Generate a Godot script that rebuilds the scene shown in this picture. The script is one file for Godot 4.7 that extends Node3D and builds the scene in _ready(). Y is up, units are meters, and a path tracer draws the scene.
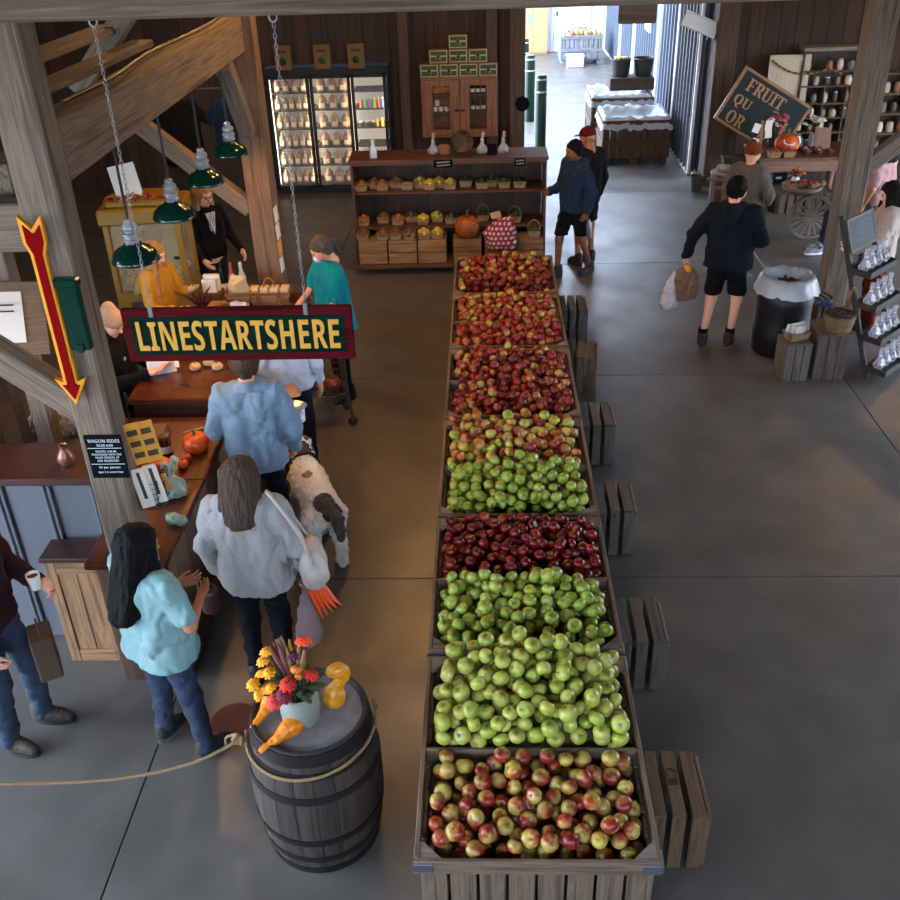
extends Node3D

class Paint:
	func at(_p: Vector3, _n: Vector3) -> Color:
		return Color.WHITE


class Bed:
	var low := 0.5
	var top := 0.1
	func at(u: float, v: float) -> float:
		return low + top * pow(maxf(sin(PI * clampf(u, 0, 1)), 0.0), 0.5) * (0.35 + 0.65 * sin(PI * clampf(0.08 + (1.0 - v) * 0.6, 0, 1)))


var used := {}
var mcache := {}
var tcache := {}
var xcache := {}
var rng := RandomNumberGenerator.new()


# ---------------------------------------------------------------- naming and nodes
func numbered(n: String) -> String:
	var k: int = used.get(n, -1) + 1
	used[n] = k
	return n if k == 0 else "%s_%03d" % [n, k]


func tag(o: Node3D, label: String, category: String, group := "", kind := "") -> void:
	if label: o.set_meta("label", label)
	if category: o.set_meta("category", category)
	if group: o.set_meta("group", group)
	if kind: o.set_meta("kind", kind)


func thing(called: String, label: String, category: String, at := Vector3.ZERO, turn := 0.0, group := "") -> Node3D:
	var o := Node3D.new()
	o.name = numbered(called)
	add_child(o)
	o.position = at
	o.rotation.y = turn
	tag(o, label, category, group)
	return o


func inst(called: String, mesh: Mesh, mat: Material) -> MeshInstance3D:
	var o := MeshInstance3D.new()
	o.name = called
	o.mesh = mesh
	o.material_override = mat
	return o


func solo(called: String, mesh: Mesh, mat: Material, xf: Transform3D, label: String, category: String, group := "") -> MeshInstance3D:
	var o := inst(numbered(called), mesh, mat)
	add_child(o)
	o.transform = xf
	tag(o, label, category, group)
	return o


func part(parent: Node3D, called: String, mesh: Mesh, mat: Material, at := Vector3.ZERO, rot := Vector3.ZERO) -> MeshInstance3D:
	var o := inst(called, mesh, mat)
	parent.add_child(o, true)
	o.position = at
	o.rotation = rot
	return o


func partx(parent: Node3D, called: String, mesh: Mesh, mat: Material, xf: Transform3D) -> MeshInstance3D:
	var o := inst(called, mesh, mat)
	parent.add_child(o, true)
	o.transform = xf
	return o


func struct(called: String, mesh: Mesh, mat: Material, at := Vector3.ZERO) -> MeshInstance3D:
	var o := inst(numbered(called), mesh, mat)
	add_child(o)
	o.position = at
	o.set_meta("kind", "structure")
	return o


func copy(o: Node3D, at: Vector3, turn: float, label := "", group := "") -> Node3D:
	var c: Node3D = o.duplicate()
	c.name = numbered(String(o.name).rstrip("0123456789").trim_suffix("_"))
	add_child(c)
	c.position = at
	c.rotation.y = turn
	if label: c.set_meta("label", label)
	if group: c.set_meta("group", group)
	return c


func at3(p: Vector3, rot := Vector3.ZERO, s := Vector3.ONE) -> Transform3D:
	return Transform3D(Basis.from_euler(rot) * Basis.from_scale(s), p)


# a transform whose local y axis runs from a to b
func along(a: Vector3, b: Vector3, hint := Vector3.BACK) -> Transform3D:
	var y := (b - a).normalized()
	var x := y.cross(hint)
	if x.length() < 0.01: x = y.cross(Vector3.RIGHT)
	x = x.normalized()
	return Transform3D(Basis(x, y, x.cross(y)), (a + b) * 0.5)


# ---------------------------------------------------------------- meshes
func commit(v: PackedVector3Array, n: PackedVector3Array, idx: PackedInt32Array, col := PackedColorArray(), uv := PackedVector2Array(), check := true) -> ArrayMesh:
	if check:   # front faces run clockwise: turn the triangles that disagree with their normals
		for i in range(0, idx.size() - 2, 3):
			var p := v[idx[i]]
			var g := (v[idx[i + 2]] - p).cross(v[idx[i + 1]] - p)
			if g.dot(n[idx[i]] + n[idx[i + 1]] + n[idx[i + 2]]) < 0.0:
				var k := idx[i + 1]
				idx[i + 1] = idx[i + 2]
				idx[i + 2] = k
	var a := []
	a.resize(Mesh.ARRAY_MAX)
	a[Mesh.ARRAY_VERTEX] = v
	a[Mesh.ARRAY_NORMAL] = n
	a[Mesh.ARRAY_INDEX] = idx
	if col.size(): a[Mesh.ARRAY_COLOR] = col
	if uv.size(): a[Mesh.ARRAY_TEX_UV] = uv
	var m := ArrayMesh.new()
	m.add_surface_from_arrays(Mesh.PRIMITIVE_TRIANGLES, a)
	return m


# joins [[mesh, transform], ...]
func join(list: Array) -> ArrayMesh:
	var st := SurfaceTool.new()
	for e in list:
		st.append_from(e[0], 0, e[1])
	return st.commit()


# triangles from flat faces: each face an array of points, outward normals worked out from a centre
func faces_mesh(faces: Array, centre := Vector3.ZERO) -> ArrayMesh:
	var v := PackedVector3Array()
	var n := PackedVector3Array()
	var idx := PackedInt32Array()
	for f in faces:
		var nn: Vector3 = ((f[2] - f[0]) as Vector3).cross(f[1] - f[0]).normalized()
		var mid := Vector3.ZERO
		for p in f: mid += p
		mid /= f.size()
		var flip := nn.dot(mid - centre) < 0.0
		if flip: nn = -nn
		var b := v.size()
		for p in f:
			v.append(p)
			n.append(nn)
		for i in range(1, f.size() - 1):
			if flip: idx.append_array([b, b + i + 1, b + i])
			else: idx.append_array([b, b + i, b + i + 1])
	return commit(v, n, idx)


func box(sx: float, sy: float, sz: float, bev := 0.004) -> ArrayMesh:
	var key := "b%.4f,%.4f,%.4f,%.4f" % [sx, sy, sz, bev]
	if xcache.has(key): return xcache[key]
	var h := Vector3(sx, sy, sz) * 0.5
	bev = minf(bev, minf(h.x, minf(h.y, h.z)) * 0.6)
	var faces := []
	if bev <= 0.0005:
		for ax in 3:
			for s in [-1.0, 1.0]:
				var f := []
				for c in [[-1, -1], [1, -1], [1, 1], [-1, 1]]:
					var p := Vector3.ZERO
					p[ax] = s * h[ax]
					p[(ax + 1) % 3] = c[0] * h[(ax + 1) % 3]
					p[(ax + 2) % 3] = c[1] * h[(ax + 2) % 3]
					f.append(p)
				faces.append(f)
	else:
		var q := h - Vector3.ONE * bev
		for ax in 3:
			var b1 := (ax + 1) % 3
			var b2 := (ax + 2) % 3
			for s in [-1.0, 1.0]:
				var f := []
				for c in [[-1, -1], [1, -1], [1, 1], [-1, 1]]:
					var p := Vector3.ZERO
					p[ax] = s * h[ax]
					p[b1] = c[0] * q[b1]
					p[b2] = c[1] * q[b2]
					f.append(p)
				faces.append(f)
				for s2 in [-1.0, 1.0]:   # edge chamfer between faces ax,s and b1,s2
					var e := []
					for c in [-1.0, 1.0]:
						var p := Vector3.ZERO
						p[ax] = s * h[ax]
						p[b1] = s2 * q[b1]
						p[b2] = c * q[b2]
						e.append(p)
					for c in [1.0, -1.0]:
						var p := Vector3.ZERO
						p[ax] = s * q[ax]
						p[b1] = s2 * h[b1]
						p[b2] = c * q[b2]
						e.append(p)
					faces.append(e)
		for sx2 in [-1.0, 1.0]:
			for sy2 in [-1.0, 1.0]:
				for sz2 in [-1.0, 1.0]:
					var sg := Vector3(sx2, sy2, sz2)
					faces.append([Vector3(h.x, q.y, q.z) * sg, Vector3(q.x, h.y, q.z) * sg, Vector3(q.x, q.y, h.z) * sg])
	var m := faces_mesh(faces)
	xcache[key] = m
	return m


# profile: Vector2(radius, height) from bottom to top; corners sharper than 50 degrees stay hard
func lathe(prof: Array, segs := 20, sq := 1.0) -> ArrayMesh:
	var v := PackedVector3Array()
	var n := PackedVector3Array()
	var uv := PackedVector2Array()
	var idx := PackedInt32Array()
	var m := prof.size()
	var sn := []
	for i in m - 1:
		var d: Vector2 = prof[i + 1] - prof[i]
		sn.append(Vector2(d.y, -d.x).normalized())
	for i in m - 1:
		var n0: Vector2 = sn[i]
		var n1: Vector2 = sn[i]
		if i > 0 and sn[i].dot(sn[i - 1]) > 0.64: n0 = (sn[i] + sn[i - 1]).normalized()
		if i < m - 2 and sn[i].dot(sn[i + 1]) > 0.64: n1 = (sn[i] + sn[i + 1]).normalized()
		var b := v.size()
		for k in segs + 1:
			var a := TAU * k / segs
			var c := cos(a)
			var s := sin(a)
			for e in [[prof[i], n0], [prof[i + 1], n1]]:
				v.append(Vector3(e[0].x * c, e[0].y, e[0].x * s * sq))
				n.append(Vector3(e[1].x * c, e[1].y, e[1].x * s / sq).normalized())
				uv.append(Vector2(float(k) / segs, e[0].y))
		for k in segs:
			var o := b + k * 2
			if prof[i].x > 0.0001: idx.append_array([o, o + 2, o + 1] if true else [])
			if prof[i + 1].x > 0.0001: idx.append_array([o + 1, o + 2, o + 3])
	# winding: clockwise seen from outside
	return commit(v, n, idx, PackedColorArray(), uv)


func tube(pts: Array, rad, segs := 8, sx := 1.0) -> ArrayMesh:
	var v := PackedVector3Array()
	var n := PackedVector3Array()
	var idx := PackedInt32Array()
	var m := pts.size()
	var up := Vector3.UP
	var t0: Vector3 = (pts[1] - pts[0]).normalized()
	if absf(t0.dot(up)) > 0.9: up = Vector3.RIGHT
	var xx := up.cross(t0).normalized()
	for i in m:
		var t: Vector3 = (pts[mini(i + 1, m - 1)] - pts[maxi(i - 1, 0)]).normalized()
		xx = (xx - t * xx.dot(t)).normalized()
		var yy := t.cross(xx)
		var r: float = rad[i] if rad is Array else rad
		for k in segs:
			var a := TAU * k / segs
			var d := xx * cos(a) * sx + yy * sin(a)
			v.append(pts[i] + d * r)
			n.append(d.normalized())
	for i in m - 1:
		for k in segs:
			var a := i * segs + k
			var b := i * segs + (k + 1) % segs
			idx.append_array([a, a + segs, b, b, a + segs, b + segs])
	for e in [0, m - 1]:
		var t: Vector3 = (pts[0] - pts[1]).normalized() if e == 0 else (pts[m - 1] - pts[m - 2]).normalized()
		var b := v.size()
		for k in segs:
			v.append(v[e * segs + k])
			n.append(t)
		for k in range(1, segs - 1):
			if e == 0: idx.append_array([b, b + k, b + k + 1])
			else: idx.append_array([b, b + k + 1, b + k])
	return commit(v, n, idx)


func ellipsoid(r: Vector3, segs := 12, rings := 8) -> ArrayMesh:
	var key := "e%s,%d,%d" % [r, segs, rings]
	if xcache.has(key): return xcache[key]
	var p := []
	for i in rings + 1:
		var a := -PI / 2 + PI * i / rings
		p.append(Vector2(cos(a), sin(a)))
	var m := xform(lathe(p, segs), Transform3D(Basis.from_scale(r)))
	xcache[key] = m
	return m


func xform(m: Mesh, xf: Transform3D) -> ArrayMesh:
	return join([[m, xf]])


func mirrored(m: ArrayMesh) -> ArrayMesh:
	var a := m.surface_get_arrays(0)
	var v: PackedVector3Array = a[Mesh.ARRAY_VERTEX]
	var n: PackedVector3Array = a[Mesh.ARRAY_NORMAL]
	for i in v.size():
		v[i].x = -v[i].x
		n[i].x = -n[i].x
	return commit(v, n, a[Mesh.ARRAY_INDEX], a[Mesh.ARRAY_COLOR] if a[Mesh.ARRAY_COLOR] != null else PackedColorArray())


# polygon in xy extruded along z, from -d/2 to d/2
func prism(poly: PackedVector2Array, d: float) -> ArrayMesh:
	var tri := Geometry2D.triangulate_polygon(poly)
	var v := PackedVector3Array()
	var n := PackedVector3Array()
	var idx := PackedInt32Array()
	for s in [1.0, -1.0]:
		var b := v.size()
		for p in poly:
			v.append(Vector3(p.x, p.y, s * d * 0.5))
			n.append(Vector3(0, 0, s))
		for i in range(0, tri.size(), 3):
			idx.append_array([b + tri[i], b + tri[i + 1], b + tri[i + 2]])
	var ccw := not Geometry2D.is_polygon_clockwise(poly)
	for i in poly.size():
		var p := poly[i]
		var q := poly[(i + 1) % poly.size()]
		var e := (q - p)
		var nn := Vector3(e.y, -e.x, 0).normalized() * (-1.0 if Geometry2D.is_polygon_clockwise(poly) else 1.0)
		var b := v.size()
		for z in [0.5, -0.5]:
			v.append(Vector3(p.x, p.y, z * d))
			v.append(Vector3(q.x, q.y, z * d))
			n.append(nn)
			n.append(nn)
		idx.append_array([b, b + 1, b + 2, b + 1, b + 3, b + 2] if ccw else [b, b + 2, b + 1, b + 1, b + 2, b + 3])
	return commit(v, n, idx)


# a grid of points (rows of equal length) as one smooth sheet
func sheet(rows: Array, closed := false, col := PackedColorArray()) -> ArrayMesh:
	var v := PackedVector3Array()
	var idx := PackedInt32Array()
	var w: int = rows[0].size()
	for r in rows:
		for p in r: v.append(p)
	var n := PackedVector3Array()
	n.resize(v.size())
	for i in rows.size() - 1:
		for k in (w if closed else w - 1):
			var a := i * w + k
			var b := i * w + (k + 1) % w
			for t in [[a, a + w, b], [b, a + w, b + w]]:
				idx.append_array(t)
				var fn := (v[t[2]] - v[t[0]]).cross(v[t[1]] - v[t[0]])
				for j in t: n[j] += fn
	for i in n.size(): n[i] = n[i].normalized() if n[i].length() > 1e-12 else Vector3.UP
	return commit(v, n, idx, col)


func spline(pts: Array, per := 6) -> Array:
	var out := []
	var m := pts.size()
	for i in m - 1:
		for k in per:
			var t := float(k) / per
			out.append(pts[i].cubic_interpolate(pts[i + 1], pts[maxi(i - 1, 0)], pts[mini(i + 2, m - 1)], t))
	out.append(pts[m - 1])
	return out


# ---------------------------------------------------------------- signed distance bodies meshed as surface nets
# prims: [a, b, ra, rb, k]; k is the blending width with what came before
func nets(prims: Array, cell: float, amp := 0.0, freq := 8.0, colour: Paint = null, seed_ := 1, clips := [], ystretch := 0.7, ridged := false) -> ArrayMesh:
	var lo := Vector3.INF
	var hi := -Vector3.INF
	for p in prims:
		var r: float = maxf(p[2], p[3]) + p[4] * 0.3 + cell * 2.5 + amp
		for q in [p[0], p[1]]:
			lo = lo.min(q - Vector3.ONE * r)
			hi = hi.max(q + Vector3.ONE * r)
	var nx := int((hi.x - lo.x) / cell) + 2
	var ny := int((hi.y - lo.y) / cell) + 2
	var nz := int((hi.z - lo.z) / cell) + 2
	var f := PackedFloat32Array()
	f.resize(nx * ny * nz)
	f.fill(1.0)
	for p in prims:
		var a: Vector3 = p[0] - lo
		var ba: Vector3 = p[1] - p[0]
		var ra: float = p[2]
		var rb: float = p[3]
		var k: float = maxf(p[4], 0.0001)
		var l2: float = maxf(ba.length_squared(), 1e-9)
		var r: float = maxf(ra, rb) + k + cell * 2.0
		var b0: Vector3 = (a.min(a + ba) - Vector3.ONE * r) / cell
		var b1: Vector3 = (a.max(a + ba) + Vector3.ONE * r) / cell
		var x0 := maxi(0, int(b0.x))
		var x1 := mini(nx - 1, int(b1.x) + 1)
		for iy in range(maxi(0, int(b0.y)), mini(ny - 1, int(b1.y) + 1) + 1):
			for iz in range(maxi(0, int(b0.z)), mini(nz - 1, int(b1.z) + 1) + 1):
				var row := (iy * nz + iz) * nx
				var q := Vector3(x0 * cell, iy * cell, iz * cell) - a
				for ix in range(x0, x1 + 1):
					var t := clampf(q.dot(ba) / l2, 0.0, 1.0)
					var d := (q - ba * t).length() - ra - (rb - ra) * t
					var o := f[row + ix]
					var h := k - absf(d - o)
					if h > 0.0:
						f[row + ix] = minf(d, o) - h * h * 0.25 / k
					elif d < o:
						f[row + ix] = d
					q.x += cell
	if amp > 0.0:
		var noise := FastNoiseLite.new()
		noise.seed = seed_
		noise.frequency = freq
		noise.fractal_octaves = 2
		if ridged: noise.fractal_type = FastNoiseLite.FRACTAL_RIDGED
		for i in f.size():
			if absf(f[i]) < cell * 5.0 + amp * 2.0:
				var ix := i % nx
				var iz := (i / nx) % nz
				var iy := i / (nx * nz)
				f[i] += amp * noise.get_noise_3d(lo.x + ix * cell, (lo.y + iy * cell) * ystretch, lo.z + iz * cell)
	for cl in clips:   # cut away where normal . p > offset
		var cn: Vector3 = cl[0]
		var co: float = cl[1] - cn.dot(lo)
		for iy in ny:
			for iz in nz:
				var row := (iy * nz + iz) * nx
				var e := cn.y * iy * cell + cn.z * iz * cell - co
				for ix in nx:
					var dd := e + cn.x * ix * cell
					if dd > f[row + ix]: f[row + ix] = dd
	# dual vertices
	var id := PackedInt32Array()
	id.resize(f.size())
	id.fill(-1)
	var sy := nx * nz
	var v := PackedVector3Array()
	var n := PackedVector3Array()
	var corner := [0, 1, nx, nx + 1, sy, sy + 1, sy + nx, sy + nx + 1]
	var off := [Vector3(0, 0, 0), Vector3(1, 0, 0), Vector3(0, 0, 1), Vector3(1, 0, 1), Vector3(0, 1, 0), Vector3(1, 1, 0), Vector3(0, 1, 1), Vector3(1, 1, 1)]
	var edges := [[0, 1], [2, 3], [4, 5], [6, 7], [0, 2], [1, 3], [4, 6], [5, 7], [0, 4], [1, 5], [2, 6], [3, 7]]
	var cells := PackedInt32Array()
	for iy in ny - 1:
		for iz in nz - 1:
			var row := iy * sy + iz * nx
			for ix in nx - 1:
				var i := row + ix
				if absf(f[i]) > cell * 4.0 + amp * 2.0: continue
				var inside := 0
				for c in corner:
					if f[i + c] < 0.0: inside += 1
				if inside == 0 or inside == 8: continue
				var s := Vector3.ZERO
				var cnt := 0
				for e in edges:
					var fa := f[i + corner[e[0]]]
					var fb := f[i + corner[e[1]]]
					if (fa < 0.0) != (fb < 0.0):
						s += (off[e[0]] as Vector3).lerp(off[e[1]], fa / (fa - fb))
						cnt += 1
				id[i] = v.size()
				v.append(lo + (Vector3(ix, iy, iz) + s / cnt) * cell)
				n.append(Vector3(f[i + 1] - f[i] + f[i + sy + nx + 1] - f[i + sy + nx], f[i + sy] - f[i] + f[i + sy + nx + 1] - f[i + nx + 1], f[i + nx] - f[i] + f[i + sy + nx + 1] - f[i + sy + 1]).normalized())
				cells.append(i)
	var idx := PackedInt32Array()
	for i in cells:
		for d in [[1, nx, sy], [nx, sy, 1], [sy, 1, nx]]:
			var fa := f[i]
			var fb := f[i + d[0]]
			if (fa < 0.0) == (fb < 0.0): continue
			if i - d[1] - d[2] < 0: continue
			var a := id[i]
			var b := id[i - d[1]]
			var c := id[i - d[1] - d[2]]
			var e := id[i - d[2]]
			if a < 0 or b < 0 or c < 0 or e < 0: continue
			if (fa < 0.0): idx.append_array([a, b, c, a, c, e])
			else: idx.append_array([a, c, b, a, e, c])
	var col := PackedColorArray()
	if colour != null:
		for i in v.size(): col.append(colour.at(v[i], n[i]))
	return commit(v, n, idx, col, PackedVector2Array(), false)


# ---------------------------------------------------------------- textures and materials
func noise_tex(key: String, freq: float, oct: int, cols: Array, size := 512, kind := FastNoiseLite.TYPE_SIMPLEX_SMOOTH, normal := false, bump := 4.0, warp := 0.0) -> Texture2D:
	if tcache.has(key): return tcache[key]
	var fn := FastNoiseLite.new()
	fn.noise_type = kind
	fn.seed = hash(key) % 1000
	fn.frequency = freq
	fn.fractal_octaves = oct
	if warp > 0.0:
		fn.domain_warp_enabled = true
		fn.domain_warp_amplitude = warp
		fn.domain_warp_frequency = freq * 0.5
	var t := NoiseTexture2D.new()
	t.width = size
	t.height = size
	t.seamless = true
	t.noise = fn
	if normal:
		t.as_normal_map = true
		t.bump_strength = bump
	else:
		var g := Gradient.new()
		g.offsets = PackedFloat32Array()
		var offs := PackedFloat32Array()
		var cc := PackedColorArray()
		for c in cols:
			offs.append(c[0])
			cc.append(c[1])
		g.offsets = offs
		g.colors = cc
		t.color_ramp = g
	tcache[key] = t
	return t


func grey(v: float) -> Color:
	return Color(v, v, v)


func mat(key: String, c: Color, rough := 0.8, metal := 0.0) -> StandardMaterial3D:
	if mcache.has(key): return mcache[key]
	var m := StandardMaterial3D.new()
	m.resource_name = key
	m.albedo_color = c
	m.roughness = rough
	m.metallic = metal
	mcache[key] = m
	return m


func triplanar(m: StandardMaterial3D, s: Vector3, world := true) -> void:
	m.uv1_triplanar = true
	m.uv1_world_triplanar = world
	m.uv1_scale = s
	m.uv1_triplanar_sharpness = 6.0


# sawn wood; axis is the way the grain runs (0 x, 1 y, 2 z)
func wood(key: String, c: Color, axis: int, rough := 0.8, world := true, fine := 7.0) -> StandardMaterial3D:
	var k := "wood_%s_%d_%s" % [key, axis, world]
	if mcache.has(k): return mcache[k]
	var m := mat(k, c, rough)
	m.albedo_texture = noise_tex("grain", 0.012, 5, [[0.0, grey(0.42)], [0.35, grey(0.74)], [0.5, grey(0.9)], [0.62, grey(0.72)], [1.0, grey(1.0)]], 512, FastNoiseLite.TYPE_SIMPLEX_SMOOTH, false, 4.0, 12.0)
	var s := Vector3.ONE * fine * 0.45
	s[axis] = fine * 0.022
	triplanar(m, s, world)
	m.heightmap_enabled = true
	m.heightmap_texture = m.albedo_texture
	m.heightmap_scale = 0.25
	return m


# cloth with fine weave relief
func cloth(key: String, c: Color, rough := 0.95, sheen := 0.15) -> StandardMaterial3D:
	var k := "cloth_" + key
	if mcache.has(k): return mcache[k]
	var m := mat(k, c, rough)
	m.albedo_texture = noise_tex("clothtone", 0.02, 4, [[0.0, grey(0.9)], [1.0, grey(1.0)]], 256)
	triplanar(m, Vector3.ONE * 9.0, false)
	m.normal_enabled = true
	m.normal_texture = noise_tex("clothn", 0.012, 4, [], 256, FastNoiseLite.TYPE_SIMPLEX_SMOOTH, true, 6.0)
	m.normal_scale = 0.35
	m.rim_enabled = sheen > 0.0
	m.rim = sheen
	m.rim_tint = 0.6
	m.metallic_specular = 0.25
	return m


func vcol(key: String, rough := 0.6) -> StandardMaterial3D:
	var m := mat("vc_" + key, Color.WHITE, rough)
	m.vertex_color_use_as_albedo = true
	return m


func glassy(key: String, c: Color, rough := 0.05) -> StandardMaterial3D:
	var m := mat("gl_" + key, c, rough)
	m.transparency = BaseMaterial3D.TRANSPARENCY_ALPHA
	return m


func lin(c: Color) -> Color:
	return c.srgb_to_linear()


func text(s: String, size: float, depth := 0.004, sans := true, bold := true, px := 64) -> TextMesh:
	var t := TextMesh.new()
	var f := SystemFont.new()
	f.font_names = PackedStringArray(["Droid Sans" if sans else "Droid Serif"])
	f.font_weight = 700 if bold else 400
	t.font = f
	t.text = s
	t.font_size = px
	t.pixel_size = size / px
	t.depth = depth
	t.curve_step = 2.0
	return t


# ================================================================ camera, sky, lamps
var lamp_energy := 0.8
var hall_energy := 2.6
var cooler_energy := 1.2


func set_view() -> void:
	var cam := Camera3D.new()
	cam.name = "camera"
	cam.transform = Transform3D(Basis(Vector3(0.99916747, -0.0291682, -0.02852349), Vector3(0.01047441, 0.85913601, -0.5116401), Vector3(0.03942918, 0.51091538, 0.85872627)).orthonormalized(), Vector3(0, 4.5, 0))
	cam.fov = 50.07
	cam.near = 0.05
	cam.far = 200.0
	add_child(cam)
	cam.current = true

	var sm := ProceduralSkyMaterial.new()
	sm.sky_top_color = Color(0.82, 0.89, 1.0)
	sm.sky_horizon_color = Color(0.88, 0.93, 1.0)
	sm.ground_bottom_color = Color(0.34, 0.34, 0.33)
	sm.ground_horizon_color = Color(0.55, 0.57, 0.58)
	sm.sun_angle_max = 1.0
	var sky := Sky.new()
	sky.sky_material = sm
	var env := Environment.new()
	env.background_mode = Environment.BG_SKY
	env.sky = sky
	env.background_energy_multiplier = 24.0
	env.ambient_light_source = Environment.AMBIENT_SOURCE_SKY
	env.tonemap_mode = Environment.TONE_MAPPER_LINEAR
	env.tonemap_exposure = 1.0
	env.sdfgi_enabled = true
	env.ssao_enabled = true
	env.ssil_enabled = true
	var we := WorldEnvironment.new()
	we.name = "world_environment"
	we.environment = env
	add_child(we)


# a wall of boards: boards side by side along dir from a, each a part of wall
func boards(wall: Node3D, a: Vector3, dir: Vector3, length: float, height: float, width: float, thick: float, m0: Material, m1: Material, gap := 0.006) -> void:
	var n := int(round(length / width))
	var w := length / n
	var turn := atan2(-dir.z, dir.x)
	for i in n:
		var o := part(wall, "board", box(w - gap, height, thick, 0.003), m0 if rng.randf() < 0.5 else m1, a + dir * (w * (i + 0.5)) + Vector3(0, height / 2, 0) + Vector3(-dir.z, 0, dir.x) * rng.randf_range(-0.004, 0.004))
		o.rotation.y = turn


func corrugated(length: float, height: float, pitch: float, depth: float) -> ArrayMesh:
	var pts := []
	var n := int(length / pitch)
	for i in n:
		var x := -length / 2 + length * i / n
		var p := length / n
		pts.append_array([Vector2(x, 0), Vector2(x + p * 0.62, 0), Vector2(x + p * 0.70, depth), Vector2(x + p * 0.92, depth)])
	pts.append(Vector2(length / 2, 0))
	var v := PackedVector3Array()
	var nn := PackedVector3Array()
	var idx := PackedInt32Array()
	for i in pts.size() - 1:
		var p: Vector2 = pts[i]
		var q: Vector2 = pts[i + 1]
		var d := q - p
		var b := v.size()
		for e in [p, q]:
			for y in [0.0, height]:
				v.append(Vector3(e.x, y, e.y))
				nn.append(Vector3(-d.y, 0, d.x).normalized())
		idx.append_array([b, b + 1, b + 2, b + 2, b + 1, b + 3])
	return commit(v, nn, idx)


func timber(called: String, label: String, a: Vector3, b: Vector3, w: float, d: float, key := "timber", c := Color(0.47, 0.39, 0.32), hint := Vector3.BACK) -> MeshInstance3D:
	var xf := along(a, b, hint)
	var dir := (b - a).normalized().abs()
	var axis := dir.max_axis_index()
	var straight := dir[axis] > 0.995
	var m := wood(key, c, axis if straight else 1, 0.85, straight, 5.0)
	return solo(called, box(w, a.distance_to(b), d, 0.012), m, xf, label, "beam" if called.contains("beam") else "post" if called.contains("post") else "brace")


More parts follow.
